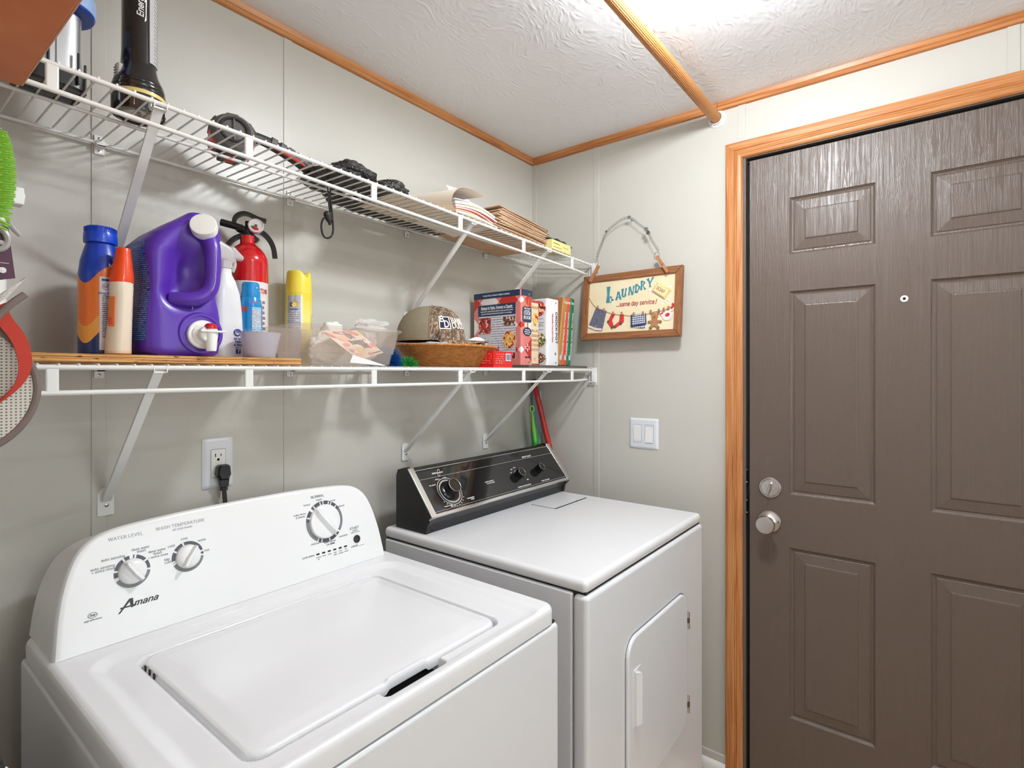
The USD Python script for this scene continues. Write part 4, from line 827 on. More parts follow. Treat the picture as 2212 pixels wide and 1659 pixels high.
hc = [(-.081, -.055, 1.212), (-.078, -.056, 1.19), (-.074, -.057, 1.15), (-.067, -.058, 1.11), (-.0605, -.059, 1.07), (-.052, -.06, 1.02), (-.045, -.06, .93)]
obj('grip', tube(spline(hc, 40), np.interp(np.linspace(0, 1, 40), [0, .08, .3, .6, .75, 1], [.006, .0075, .014, .0165, .0145, .013]), 16), 'grip_green', t)
hl = np.array(spline([p for p in hc[:5]], 30)) + np.array([-.0085, -.006, 0])
obj('grip_inlay', tube(hl, np.interp(np.linspace(0, 1, 30), [0, .1, .5, .85, 1], [.0035, .005, .0085, .0075, .002]), 12), 'grip_lime', t)
obj('hanging_loop', tube([(-.0815 + .0088 * math.cos(a) * .85, -.055 - .0088 * math.cos(a) * .5, 1.224 + .0125 * math.sin(a)) for a in np.linspace(0, 2 * PI, 28, endpoint=False)], .0036, 8, True), 'grip_lime', t)
obj('brush_head', bx(-.07, -.025, -.085, -.04, .80, .93, .012), 'grip_green', t)
t = thing('folding_screen', 'pale blue panel edge standing in the corner behind the green brush', 'panel', (-.02, -.03, .6))
obj('board', bx(-.0125, -.0045, -.050, -.006, .0, 1.30, .003), 'board_blue', t)

# ------------------------------------------------------------------ lower shelf: things on it
PLY_T = 1.4045
def plywood():
    n = {'g': ('geometry', {}), 'm': ('mapping', {'scale': (9, 30, 520)}), 'n1': ('noise_texture', {'scale': 1.0, 'detail': 4.0, 'distortion': .6}), 'm2': ('mapping', {'scale': (55, 55, 240)}), 'n2': ('noise_texture', {'scale': 1.0, 'detail': 3.0}),
         'r': ('rgb_ramp', {'ramp': [(.32, lin((150, 92, 40))), (.5, lin((204, 146, 78))), (.66, lin((226, 178, 112)))]}), 'r2': ('rgb_ramp', {'ramp': [(.26, (.03, .015, .008)), (.36, (1, 1, 1))]}),
         'mu': ('mix_color', {'blend_type': 'multiply', 'fac': 1.0}), 'p': ('principled_bsdf', {'roughness': .7})}
    return make('plywood', n, [('g.position', 'm.vector'), ('m.vector', 'n1.vector'), ('g.position', 'm2.vector'), ('m2.vector', 'n2.vector'), ('n1.fac', 'r.fac'), ('n2.fac', 'r2.fac'), ('r.color', 'mu.a'), ('r2.color', 'mu.b'), ('mu.result', 'p.base_color')])
DEFS['plywood'] = plywood
D('ply_core', col=(150, 92, 44), rough=.8)
pw = thing('plywood_board', 'rough plywood board on the lower shelf under the spray cans and jug', 'board', (-1.70, -.155, 1.3915))
for k, (z0, z1, e) in enumerate(((1.3912, 1.3950, 0), (1.3950, 1.3996, .0012), (1.3996, PLY_T, .0004))):
    obj('ply', bx(-2.20, -1.2585 - e, -.2835 + e, -.022, z0, z1, .0006), 'plywood', pw)
def base(x, y): return (x, y, PLY_T)

# sunscreen spray can
scx, scy, SR = -1.6015, -.205, .0325
bands('sunscreen_print', PLY_T, .228, [(0, (24, 44, 104)), (.155, (236, 162, 60)), (.285, (234, 116, 34)), (.615, (22, 62, 178))], .016, 62, .7)
D('cap_blue', col=(20, 72, 200), rough=.25, coat=.3)
fine_print('drug_facts', (222, 214, 222), (90, 84, 120), .0034, .5, 700, .40)
D('label_lilac', col=(226, 218, 226), rough=.4)
D('ink_blue', col=(40, 60, 150), rough=.4)
t = thing('sunscreen_can', 'blue and orange sunscreen spray can with a ribbed blue cap', 'spray can', base(scx, scy))
obj('can', lathe([(0, 0), (SR - .002, 0), (SR, .003), (SR, .142), (SR - .0012, .150), (.0295, .166), (.0255, .182), (.022, .194), (.0195, .200), (0, .201)], 48, base(scx, scy)), 'sunscreen_print', t)
cp_ = obj('cap', lathe([(0, .1985), (.0245, .1985), (.0252, .203), (.0248, .214), (.0236, .2165), (.0232, .222), (.0205, .2275), (0, .229)], 40, base(scx, scy)), 'cap_blue', t)
obj('ribs', cat_(*[place(bx(.0222, .0240, -.0005, .0005, .2165, .2255), base(scx, scy), (math.cos(a), math.sin(a), 0), (-math.sin(a), math.cos(a), 0)) for a in np.arange(0, 2 * PI, PI / 28)]), 'cap_blue', cp_, smooth=False)
fa_ = facing(scx, scy)
lb = obj('label', cylpatch(scx, scy, SR, fa_ - .05, fa_ + .95, PLY_T + .008, PLY_T + .136), 'label_lilac', t)
obj('drug_facts', cylpatch(scx, scy, SR + .0004, fa_ + .07, fa_ + .86, PLY_T + .030, PLY_T + .104), 'drug_facts', lb)
obj('label_stripe', cylpatch(scx, scy, SR + .0004, fa_ + .05, fa_ + .95, PLY_T + .1285, PLY_T + .1325), 'ink_blue', lb)
obj('lettering', cat_(wrap(flat_text('Drug Facts', .0035, .0004, True), scx, scy, SR + .0004, fa_ + .28, PLY_T + .1055), wrap(prism(ring(.005, .0056), .0004), scx, scy, SR + .0004, fa_ + .24, PLY_T + .119), wrap(flat_text('CP', .004, .0004, True), scx, scy, SR + .0004, fa_ + .24, PLY_T + .117)), 'ink_blue', lb, smooth=False)
obj('lettering', cat_(wrap(flat_text('SPF', .006, .0004, True), scx, scy, .0305, fa_ + .82, PLY_T + .163), wrap(flat_text('MOIST', .006, .0004, True), scx, scy, .0317, fa_ + .80, PLY_T + .1545)), 'white_print', t, smooth=False)

# orange-capped lotion bottle
obx, oby = -1.5900, -.2535
D('cap_orange', col=(236, 74, 24), rough=.25, coat=.3, sss=.15)
bands('pearl_bottle', PLY_T, .20, [(0, (226, 168, 120)), (.04, (234, 214, 190)), (1, (240, 226, 208))], rough=.3, smooth=True)
D('orange_print', col=(232, 120, 50), rough=.4)
t = thing('lotion_bottle', 'pearly lotion bottle with a tall orange tapered cap', 'bottle', base(obx, oby))
def oval(prof, n=40): 
    tt = np.arange(n) / n * 2 * PI
    return loft([np.stack([obx + dx + rx * np.cos(tt), oby + ry * np.sin(tt), np.full(n, PLY_T + z)], 1) for z, dx, rx, ry in prof])
obj('bottle', oval([(0, .001, .0165, .019), (.002, .001, .0192, .022), (.02, .0015, .0188, .0225), (.06, .004, .0172, .021), (.10, .0058, .0168, .019), (.118, .0062, .0172, .018)] + [(.118 + .0006 + i * .0028, .0062, .0168 if i % 2 else .0174, .0178) for i in range(5)] + [(.131, .0062, .0168, .017), (.133, .0062, .0100, .0105)]), 'pearl_bottle', t, smooth=40)
obj('cap', oval([(.1255, .0062, .0168, .0168), (.127, .0062, .0182, .0182), (.140, .0068, .0172, .0174), (.165, .0080, .0135, .0138), (.180, .0086, .0114, .0116), (.186, .0088, .0108, .011), (.1875, .0088, .0098, .010), (.188, .0088, 0.0001, .0001)]), 'cap_orange', t)
fo = facing(obx, oby)
lbp = obj('printed_side', cylpatch(obx + .004, oby, .0196, fo - 1.0, fo - .42, PLY_T + .048, PLY_T + .100, .0006, 10, .0180), 'orange_print', t)
obj('print_patch', cylpatch(obx + .004, oby, .0202, fo - .95, fo - .55, PLY_T + .052, PLY_T + .064, .0006, 8, .0200), 'cap_orange', lbp)

# laundry detergent jug
JX, JY0 = -1.4835, -.268
D('jug_purple', col=(88, 46, 170), rough=.34, spec=.5, coat=.1)
D('label_navy', col=(22, 52, 118), rough=.35)
fine_print('label_navy_print', (24, 54, 122), (120, 146, 200), .0038, .45, 500, .45, along=(0, 1, 0))
D('cap_white', col=(244, 243, 238), rough=.3)
D('button_red', col=(206, 20, 26), rough=.25, coat=.4)
def jug_rings():
    zs = np.r_[0, .003, .008, .018, np.linspace(.03, .215, 40), np.linspace(.219, .278, 26)]
    out_ = []
    for z in zs:
        hw = np.interp(z, [0, .008, .03, .09, .14, .19, .215, .232, .25, .264, .278], [.060, .070, .074, .0735, .0700, .0715, .069, .062, .046, .031, .018])
        hw -= .004 * math.exp(-((z - .115) / .03) ** 2)
        yf = np.interp(z, [0, .008, .2, .25, .278], [.006, .000, .002, .006, .012])
        yb = np.interp(z, [0, .01, .17, .205, .232, .25, .278], [.190, .200, .200, .185, .14, .10, .052])
        cxo = np.interp(z, [0, .2, .278], [0, .002, .030])
        n = 120; tt = np.arange(n) / n * 2 * PI; e = .42 if z < .2 else .42 + .3 * (z - .2) / .08
        c, s = np.cos(tt), np.sin(tt)
        x = JX + cxo + hw * np.sign(c) * np.abs(c) ** e; y = JY0 + (yf + yb) / 2 + (yb - yf) / 2 * np.sign(s) * np.abs(s) ** e
        out_.append(np.stack([x, y, np.full(n, PLY_T + z)], 1))
    return out_
jm = loft(jug_rings()); v = np.array(jm.vertices)
fx, fz = v[:, 0] - JX, v[:, 2] - PLY_T
frontness = np.clip((JY0 + .05 - v[:, 1]) / .045, 0, 1)
# hollow around the moulded handle, and the waist on the left
from numpy import exp
hol = exp(-((fx - .005) / .030) ** 2 - ((fz - .160) / .048) ** 2) * .034 + exp(-((fx + .018) / .020) ** 2 - ((fz - .118) / .02) ** 2) * .014 + exp(-((fx - .066) / .014) ** 2 - ((fz - .165) / .055) ** 2) * .016
v[:, 1] += hol * frontness
jm = trimesh.Trimesh(v, jm.faces, process=False)
t = thing('detergent_jug', 'large purple laundry detergent jug with white cap and push-button spigot', 'jug', (JX, JY0 + .1, PLY_T))
jb = obj('jug', jm, 'jug_purple', t, smooth=True)
hp_ = spline([(JX + .034, JY0 + .010, PLY_T + .243), (JX + .040, JY0 - .004, PLY_T + .222), (JX + .0415, JY0 - .010, PLY_T + .19), (JX + .041, JY0 - .010, PLY_T + .155), (JX + .036, JY0 - .008, PLY_T + .128), (JX + .020, JY0 - .004, PLY_T + .112), (JX - .004, JY0 + .004, PLY_T + .107), (JX - .022, JY0 + .016, PLY_T + .108)], 40)
rr_ = np.interp(np.linspace(0, 1, 40), [0, .12, .5, .75, 1], [.017, .0150, .0138, .0145, .013])
obj('handle', tube(hp_, rr_, 20), 'jug_purple', t)
obj('mould_seam', tube(np.r_[[p + np.array([.0, -r - .0001, 0]) for p, r in zip(hp_[3:26], rr_[3:26])], [(JX + .010, JY0 - .0005, PLY_T + .098), (JX + .008, JY0 - .0015, PLY_T + .088)]], .0005, 5), 'label_lilac', jb)
aj = np.array([-.50, -.80, .34]); aj /= np.linalg.norm(aj)
uj = np.cross((0, 0, 1.), aj); uj /= np.linalg.norm(uj); vj = np.cross(aj, uj)
cc = np.array([JX + .0290, JY0 - .004, PLY_T + .2460])
obj('neck', place(lathe([(0, -.03), (.024, -.03), (.0235, -.004), (.021, 0), (0, 0)], 32), cc, uj, vj), 'jug_purple', t)
obj('pour_cap', place(lathe([(0, -.004), (.0228, -.004), (.0236, 0), (.0236, .013), (.0226, .0155), (.021, .0163), (0, .0165)], 44), cc, uj, vj), 'cap_white', t, smooth=40)
sx_, sz_ = JX + .040, PLY_T + .0360
def jf(m, u=0, w=0, n=0.0): return place(m, (sx_ + u, JY0 + .002 - n, sz_ + w), (1, 0, 0), (0, 0, 1))
obj('spigot_boss', jf(lathe([(0, -.014), (.0425, -.014), (.041, .001), (.0375, .0045), (.034, .0045), (.0335, .002), (0, .002)], 48), -.016, .008), 'jug_purple', t)
sg = obj('spigot', jf(lathe([(0, .002), (.0275, .002), (.0275, .0075), (.026, .0095), (.0205, .010), (.0205, .013), (.0145, .016), (.0145, .030), (.012, .032), (0, .0325)], 40), -.014, .006), 'cap_white', t)
obj('nozzle', place(lathe([(0, -.030), (.0085, -.030), (.0095, -.024), (.0115, .008), (.0105, .012), (0, .012)], 28), (sx_ - .008, JY0 - .026, sz_ + .004), (1, 0, 0), (0, 1, 0)), 'cap_white', sg)
obj('lever', jf(bx(-.024, .022, -.002, .002, -.004, .008, .0018), -.008, .011, .034), 'cap_white', sg)
obj('push_button', place(lathe([(0, 0), (.0112, 0), (.0108, .006), (.008, .0095), (.004, .0108), (0, .011)], 28), (sx_ - .009, JY0 - .026, sz_ + .0160), (1, 0, 0), (0, 1, 0)), 'button_red', sg)
# wrapped label on the left side
lab = []
for z in np.linspace(.030, .205, 24):
    i = np.argmin(np.abs(np.array([r[0, 2] for r in jug_rings()]) - PLY_T - z)) if False else None
JR = jug_rings(); zz_ = np.array([r[0, 2] - PLY_T for r in JR])
rows_ = []
for z in np.linspace(.026, .212, 26):
    k = int(np.argmin(np.abs(zz_ - z))); r = JR[k]; sel = r[(r[:, 0] < JX - .02) & (r[:, 1] < JY0 + .17) & (r[:, 1] > JY0 + .0135 + .012 * max(0, (z - .16) / .05))]
    sel = sel[np.argsort(-sel[:, 1])]; ss = np.linspace(0, len(sel) - 1, 14); p = np.stack([np.interp(ss, np.arange(len(sel)), sel[:, q]) for q in range(3)], 1); p[:, 2] = PLY_T + z
    c_ = np.array([JX, JY0 + .1, PLY_T + z]); dd_ = p - c_; dd_ /= np.linalg.norm(dd_, axis=1, keepdims=True); rows_.append(np.vstack([p + dd_ * .0007, (p - dd_ * .002)[::-1]]))
obj('side_label', loft(rows_), 'label_navy_print', t)

# white spray bottle behind the jug
bxx, bxy = -1.3690, -.172
D('bottle_white', col=(236, 235, 232), rough=.25, coat=.2)
D('trigger_clear', col=(226, 218, 216), rough=.3, trans=.35, spec=.5)
t = thing('spray_bottle', 'white trigger spray bottle between the purple jug and the fire extinguisher', 'spray bottle', base(bxx, bxy))
def sq(prof, cx, cy, z0, n=48, e=.7):
    tt = np.arange(n) / n * 2 * PI; c, s = np.cos(tt), np.sin(tt)
    return loft([np.stack([cx + dx + rx * np.sign(c) * np.abs(c) ** e, cy + ry * np.sign(s) * np.abs(s) ** e, np.full(n, z0 + z)], 1) for z, dx, rx, ry in prof])
obj('bottle', sq([(0, 0, .031, .021), (.004, 0, .034, .0245), (.05, 0, .0335, .024), (.10, -.001, .031, .023), (.14, -.002, .027, .021), (.165, -.003, .020, .0175), (.180, -.004, .0135, .0135), (.187, -.004, .0125, .0125), (.20, -.004, .0125, .0125)], bxx, bxy, PLY_T), 'bottle_white', t, smooth=40)
tg = obj('trigger_head', cat_(sq([(.194, -.004, .0145, .0145), (.209, -.004, .0138, .0138), (.211, -.004, .010, .010)], bxx, bxy, PLY_T), hull(((bxx - .020, bxy, PLY_T + .246), .009), ((bxx - .022, bxy, PLY_T + .220), .010), ((bxx + .012, bxy, PLY_T + .232), .008), ((bxx + .008, bxy, PLY_T + .212), .009)), hull(((bxx + .012, bxy, PLY_T + .236), .0085), ((bxx + .029, bxy, PLY_T + .222), .0075), ((bxx + .012, bxy, PLY_T + .222), .0075))), 'trigger_clear', t)
obj('trigger', tube(spline([(bxx + .012, bxy - .002, PLY_T + .222), (bxx + .016, bxy - .003, PLY_T + .205), (bxx + .010, bxy - .004, PLY_T + .188)], 12), .0042, 8), 'trigger_clear', tg)
fb = math.atan2(-1, -.05)
def on_front_of(m, x, y, z): return place(m, (x, y, z), (1, 0, 0), (0, 0, 1))
fy = bxy - .0249
obj('logo', cat_(on_front_of(prism(ring(.0052, .0078), .0005), bxx + .012, fy, PLY_T + .0555), on_front_of(flat_text('OXIFY'[:0] + 'SPOT', .0048, .0006, True), bxx + .018, fy - .0004, PLY_T + .055)), 'ink_blue', t, smooth=False)
obj('lettering', cat_(*[on_front_of(flat_text(s, .0052, .0005, True, w_), bxx + .0135, fy, PLY_T + z) for s, z, w_ in (('For Tips,', .040, .017), ('Tricks', .033, .012), ('& Offers', .026, .0165))] + [on_front_of(flat_text('Find Us At', .0022, .0005, True, .011), bxx + .0135, fy, PLY_T + .0218)]), 'ink_blue', t, smooth=False)
sqr = obj('badge', on_front_of(prism(rrect(-.0048, .0048, -.0048, .0048, .0008), .0005), bxx + .0135, fy, PLY_T + .0150), 'label_navy', t)
obj('badge_letter', on_front_of(flat_text('f', .0078, .0005, True), bxx + .0140, fy - .0005, PLY_T + .0112), 'white_print', sqr, smooth=False)

# fire extinguisher
ex, ey, ER = -1.2755, -.0745, .0455
bands('extinguisher_print', PLY_T, .30, [(0, (206, 18, 26)), (.16, (232, 226, 222)), (.615, (206, 20, 28))], rough=.16, coat=.6)
D('ext_red', col=(206, 20, 28), rough=.16, coat=.6)
D('ext_black', col=(26, 25, 25), rough=.4)
fine_print('ext_label_left', (228, 222, 218), (110, 92, 94), .0052, .55, 420, .36)
fine_print('ext_label_right', (230, 226, 222), (150, 120, 120), .0125, .6, 180, .5)
D('label_white', col=(232, 226, 222), rough=.35)
D('label_yellow', col=(238, 200, 90), rough=.35)
D('gauge_glass', col=(226, 222, 220), rough=.08, coat=1.0)
D('gauge_green', col=(60, 130, 60), rough=.4)
D('ink_black', col=(24, 22, 24), rough=.4)
D('ink_red', col=(196, 34, 40), rough=.4)
t = thing('fire_extinguisher', 'red fire extinguisher with a black lever and round pressure gauge', 'fire extinguisher', base(ex, ey))
obj('cylinder', lathe([(0, 0), (ER - .004, 0), (ER, .004), (ER, .232), (ER - .001, .243), (ER - .006, .256), (ER - .014, .267), (ER - .022, .274), (.0185, .278), (.0170, .281), (.0165, .298), (0, .2985)], 56, base(ex, ey)), 'extinguisher_print', t)
fe = facing(ex, ey)
l1 = obj('label_panel', cylpatch(ex, ey, ER, fe - .9, fe - .05, PLY_T + .062, PLY_T + .150), 'ext_label_left', t)
obj('label_panel', cylpatch(ex, ey, ER, fe + .03, fe + .95, PLY_T + .056, PLY_T + .140), 'ext_label_right', t)
obj('label_header', cylpatch(ex, ey, ER + .0002, fe - .05, fe + 1.0, PLY_T + .156, PLY_T + .176), 'label_white', t)
obj('lettering', cat_(wrap(flat_text('INSTRUCTIONS', .0105, .0004, True, .052), ex, ey, ER + .0006, fe + .52, PLY_T + .158)), 'ink_red', t, smooth=False)
yl = obj('class_label', cylpatch(ex, ey, ER + .0002, fe - .72, fe - .20, PLY_T + .060, PLY_T + .078), 'label_yellow', l1)
obj('lettering', wrap(flat_text('BC', .0125, .0004, True), ex, ey, ER + .0008, fe - .38, PLY_T + .0625), 'ink_black', yl, smooth=False)
EB = np.array(base(ex, ey)); tx = np.array([.86, -.51, 0]); ty = np.array([.51, .86, 0])       # lever direction seen from the front
def epos(a, z, b=0.0): return EB + tx * a + ty * b + np.array([0, 0, z])
vh = obj('valve', cat_(lathe([(0, .294), (.0135, .294), (.0135, .302), (.011, .304), (.011, .318), (.0065, .322), (.006, .334), (0, .334)], 24, base(ex, ey)), hull((epos(.0, .312), .010), (epos(-.018, .314), .009))), 'ext_black', t)
obj('discharge_nozzle', tube([epos(-.012, .316), epos(-.03, .321), epos(-.058, .3265)], [.0085, .0082, .0085], 16), 'ext_black', vh)
obj('nozzle_bore', tube([epos(-.0575, .3264), epos(-.0592, .3267)], [.0055, .0055], 14), 'lock_hole', vh)
obj('top_lever', ribbon(spline([epos(-.030, .326), epos(-.027, .340), epos(-.008, .352), epos(.018, .344), epos(.040, .338)], 18), ty, .016, .0085), 'ext_black', vh)
obj('carry_handle', ribbon(spline([epos(.004, .310), epos(.024, .312), epos(.042, .300), epos(.056, .275), epos(.060, .250)], 20), ty, .0160, .0115), 'ext_black', vh)
obj('bracket_strap', cat_(ribbon(spline([epos(-.010, .300), epos(-.026, .292), epos(-.045, .268), epos(-.0465, .240)], 12), ty, .016, .009), ribbon(spline([epos(.008, .300), epos(.022, .288)], 4), ty, .016, .011)), 'ext_black', vh)
gc = epos(.0185, .321, -.012); gn = np.array([-.42, -.88, .12]); gn /= np.linalg.norm(gn); gu = np.cross((0, 0, 1.), gn); gu /= np.linalg.norm(gu); gv = np.cross(gn, gu)
ga = obj('pressure_gauge', place(lathe([(0, -.008), (.0165, -.008), (.0178, -.004), (.0178, .004), (.0165, .0065), (.0150, .0068), (.0148, .005), (0, .005)], 36), gc, gu, gv), 'gauge_glass', t)
obj('gauge_sector', place(prism(arc_band(.004, .0115, 215, 305), .0004), gc + gn * .0051, gu, gv), 'ink_red', ga, smooth=False)
obj('gauge_sector', place(prism(arc_band(.004, .0115, 190, 214), .0004), gc + gn * .0051, gu, gv), 'gauge_green', ga, smooth=False)
obj('needle', cat_(place(prism(Polygon([(-.0008, 0), (-.006, -.008), (.0008, 0)]).buffer(.0003), .0006), gc + gn * .0056, gu, gv), place(lathe([(0, 0), (.0032, 0), (.0028, .0014), (0, .0016)], 16), gc + gn * .0056, gu, gv)), 'dark_steel', ga, smooth=False)
obj('pull_pin', tube([epos(-.004, .334, -.010), epos(-.004, .334, .012)], .0015, 8), 'bright_steel', vh)

# insect repellent can
kx, ky, KR = -1.3205, -.180, .0238
bands('repellent_print', PLY_T, .17, [(0, (236, 240, 244)), (.18, (208, 226, 238)), (.40, (26, 142, 204)), (1, (20, 140, 206))], rough=.2, smooth=True)
D('cap_sky', col=(26, 140, 200), rough=.3)
fine_print('repellent_label', (226, 230, 234), (120, 126, 140), .0030, .5, 900, .40)
D('label_skyline', col=(150, 200, 232), rough=.4)
D('ink_orange', col=(226, 74, 36), rough=.35)
t = thing('repellent_can', 'small bright blue insect repellent can standing before the red extinguisher', 'spray can', base(kx, ky))
obj('can', lathe([(0, 0), (KR - .0015, 0), (KR, .002), (KR, .112), (KR - .0008, .120), (.0212, .130), (.0185, .137), (0, .138)], 44, base(kx, ky)), 'repellent_print', t)
cp_ = obj('cap', lathe([(0, .136), (.0192, .136), (.0196, .140), (.0194, .146), (.0184, .149), (.0180, .162), (.0172, .167), (.0150, .169), (0, .1695)], 40, base(kx, ky)), 'cap_sky', t)
obj('nozzle_hole', place(lathe([(0, 0), (.0022, 0), (.0022, .001), (0, .001)], 14), (kx + .0175 * math.cos(facing(kx, ky) + .75), ky + .0175 * math.sin(facing(kx, ky) + .75), PLY_T + .157), (-math.sin(facing(kx, ky) + .75), math.cos(facing(kx, ky) + .75), 0), (0, 0, 1)), 'label_skyline', cp_)
fk = facing(kx, ky)
lb = obj('label', cylpatch(kx, ky, KR, fk + .10, fk + 1.05, PLY_T + .006, PLY_T + .112), 'repellent_label', t)
for z0, z1 in ((.108, .113), (.064, .069), (.048, .051)): obj('label_stripe', cylpatch(kx, ky, KR + .0004, fk + .10, fk + 1.05, PLY_T + z0, PLY_T + z1), 'label_skyline', lb)
obj('lettering', cat_(wrap(flat_text('Cutter', .0090, .0006, True, .025, 'c', .2), kx, ky, KR - .0016, fk + .47, PLY_T + .1165), wrap(flat_text('Cutter', .0135, .0006, True, .036, 'r', .2), kx, ky, KR, fk - .18, PLY_T + .103)), 'ink_orange', t, smooth=False)

# measuring cup
ux_, uy_ = -1.3340, -.2500
D('cup_clear', col=(232, 226, 232), rough=.35, trans=.55, sss=0)
D('cup_blue', col=(20, 70, 190), rough=.4)
t = thing('measuring_cup', 'small translucent measuring cup with a blue residue in its bottom', 'cup', base(ux_, uy_))
obj('cup', lathe([(0, 0), (.0275, 0), (.0288, .0015), (.0400, .0520), (.0406, .0522), (.0406, .0534), (.0388, .0534), (.0275, .0030), (0, .0026)], 56, base(ux_, uy_)), 'cup_clear', t)
obj('residue', lathe([(0, .0030), (.0270, .0030), (.0280, .0075), (0, .0070)], 40, base(ux_, uy_)), 'cup_blue', t)

# yellow dusting spray can behind the bin
WIRE_TOP = 1.3907
yx, yy, YR = -1.1380, -.066, .0325
bands('yellow_print', WIRE_TOP, .245, [(0, (242, 206, 120)), (.2, (246, 226, 90)), (.5, (250, 236, 140)), (.72, (240, 220, 70)), (1, (238, 216, 80))], rough=.22, smooth=True)
D('cap_yellow', col=(244, 224, 78), rough=.3)
D('label_silver', col=(206, 208, 216), rough=.25, metal=.5)
fine_print('yellow_can_label', (216, 216, 224), (110, 110, 130), .0048, .45, 520, .46)
D('lemon', col=(232, 184, 40), rough=.4)
D('lemon_pale', col=(248, 228, 150), rough=.4)
D('leaf_dark', col=(56, 70, 34), rough=.5)
t = thing('furniture_spray_can', 'yellow furniture spray can with a lemon on its silver label', 'spray can', (yx, yy, WIRE_TOP))
YB = (yx, yy, WIRE_TOP)
obj('can', lathe([(0, 0), (YR - .002, 0), (YR, .003), (YR, .188), (YR - .001, .190), (0, .190)], 48, YB), 'yellow_print', t)
n = 64; tt = np.arange(n) / n * 2 * PI; fyv = facing(yx, yy); dip = np.exp(-((np.mod(tt - fyv - .75 + PI, 2 * PI) - PI) / .42) ** 2)
cpm = loft([np.stack([yx + r * np.cos(tt), yy + r * np.sin(tt), WIRE_TOP + z - d_ * dip], 1) for r, z, d_ in ((YR - .0015, .1885, 0), (YR - .0003, .190, 0), (YR - .0006, .2150, 0), (YR - .003, .243, .012), (YR - .005, .2475, .016), (YR - .008, .2485, .018), (YR - .014, .2445, .010), (.006, .240, 0))])
cy_ = obj('cap', cpm, 'cap_yellow', t)
ah = fyv + .75
obj('spray_hole', place(AF and prism(AF.scale(Point(0, 0).buffer(.0045), .75, 1.3), .001), (yx + (YR - .0045) * math.cos(ah), yy + (YR - .0045) * math.sin(ah), WIRE_TOP + .2285), (-math.sin(ah), math.cos(ah), 0), (.3 * -math.cos(ah), .3 * -math.sin(ah), 1)), 'lemon', cy_)
lb = obj('label', cylpatch(yx, yy, YR, fyv - .95, fyv + .22, WIRE_TOP + .006, WIRE_TOP + .182), 'yellow_can_label', t)
obj('label_edge', cylpatch(yx, yy, YR + .0002, fyv + .10, fyv + .24, WIRE_TOP + .006, WIRE_TOP + .182), 'label_silver', lb)
obj('label_head', cylpatch(yx, yy, YR + .0002, fyv - .94, fyv + .10, WIRE_TOP + .138, WIRE_TOP + .182), 'label_silver', lb)
obj('lemon_picture', wrap(prism(AF.rotate(AF.scale(Point(0, 0).buffer(.0085), 1.15, .95), 20), .0005), yx, yy, YR + .0006, fyv - .30, WIRE_TOP + .160), 'lemon', lb, smooth=False)
obj('lemon_slice', wrap(prism(Point(0, 0).buffer(.0058), .0005), yx, yy, YR + .0011, fyv - .34, WIRE_TOP + .1575), 'lemon_pale', lb, smooth=False)
obj('leaf', wrap(prism(AF.scale(Point(0, 0).buffer(.004), 1, 1.5), .0005), yx, yy, YR + .0006, fyv - .56, WIRE_TOP + .158), 'leaf_dark', lb, smooth=False)
obj('lettering', wrap(flat_text('CITRUS SCENT', .0032, .0005, True, .022), yx, yy, YR + .0006, fyv - .36, WIRE_TOP + .1445), 'ink_blue', lb, smooth=False)
obj('emblem', wrap(prism(AF.scale(Point(0, 0).buffer(.016), 1, 1.2), .0005), yx, yy, YR + .0002, fyv + 1.62, WIRE_TOP + .118), 'label_navy', t, smooth=False)

# translucent bin with pouch and tissue
def bin_plastic():
    n = {'tr': ('transparent_bsdf', {'color': (.97, .95, .93)}), 'p': ('principled_bsdf', {'base_color': lin((240, 232, 224)), 'roughness': .28, 'specular_ior_level': .5}), 'tl': ('translucent_bsdf', {'color': lin((240, 232, 224))}), 'm1': ('mix_closure', {'fac': .5}), 'm2': ('mix_closure', {'fac': .20})}
    return make('bin_plastic', n, [('p.BSDF', 'm1.closure1'), ('tl.BSDF', 'm1.closure2'), ('tr.BSDF', 'm2.closure1'), ('m1.closure', 'm2.closure2')], surface='m2.closure')
DEFS['bin_plastic'] = bin_plastic
BX0, BX1, BY0, BY1, BZ1 = -1.256, -.965, -.278, -.112, 1.4835
def bring(e, z, r=.018): return np.c_[ring_pts(rrect(BX0 + e, BX1 - e, BY0 + e, BY1 - e, r, 8), 96), np.full(96, z)]
rs = [bring(.024, WIRE_TOP + .0005), bring(.0205, WIRE_TOP + .004), bring(.0165, WIRE_TOP + .0295), bring(.0135, WIRE_TOP + .031), bring(.004, BZ1 - .008), bring(0.000, BZ1 - .0072), bring(-.002, BZ1 - .004), bring(-.002, BZ1), bring(.0015, BZ1 + .001), bring(.005, BZ1 - .001), bring(.0148, WIRE_TOP + .0315), bring(.0178, WIRE_TOP + .0305), bring(.022, WIRE_TOP + .0058), bring(.026, WIRE_TOP + .0030)]
t = thing('storage_bin', 'translucent plastic bin holding a pink pouch and white tissue', 'storage bin', ((BX0 + BX1) / 2, (BY0 + BY1) / 2, WIRE_TOP))
obj('bin', loft(rs), 'bin_plastic', t, smooth=45)
D('pouch_cream', col=(244, 222, 204), rough=.45)
D('pouch_coral', col=(232, 132, 120), rough=.45)
D('pouch_peach', col=(246, 194, 164), rough=.45)
D('pouch_mauve', col=(226, 164, 168), rough=.45)
D('pouch_gold', col=(240, 212, 150), rough=.45)
D('ink_teal', col=(96, 110, 122), rough=.5)
po = thing('patterned_pouch', 'cream pouch with coral spots reading OH happy DAY inside the bin', 'pouch', (-1.08, -.235, 1.41))
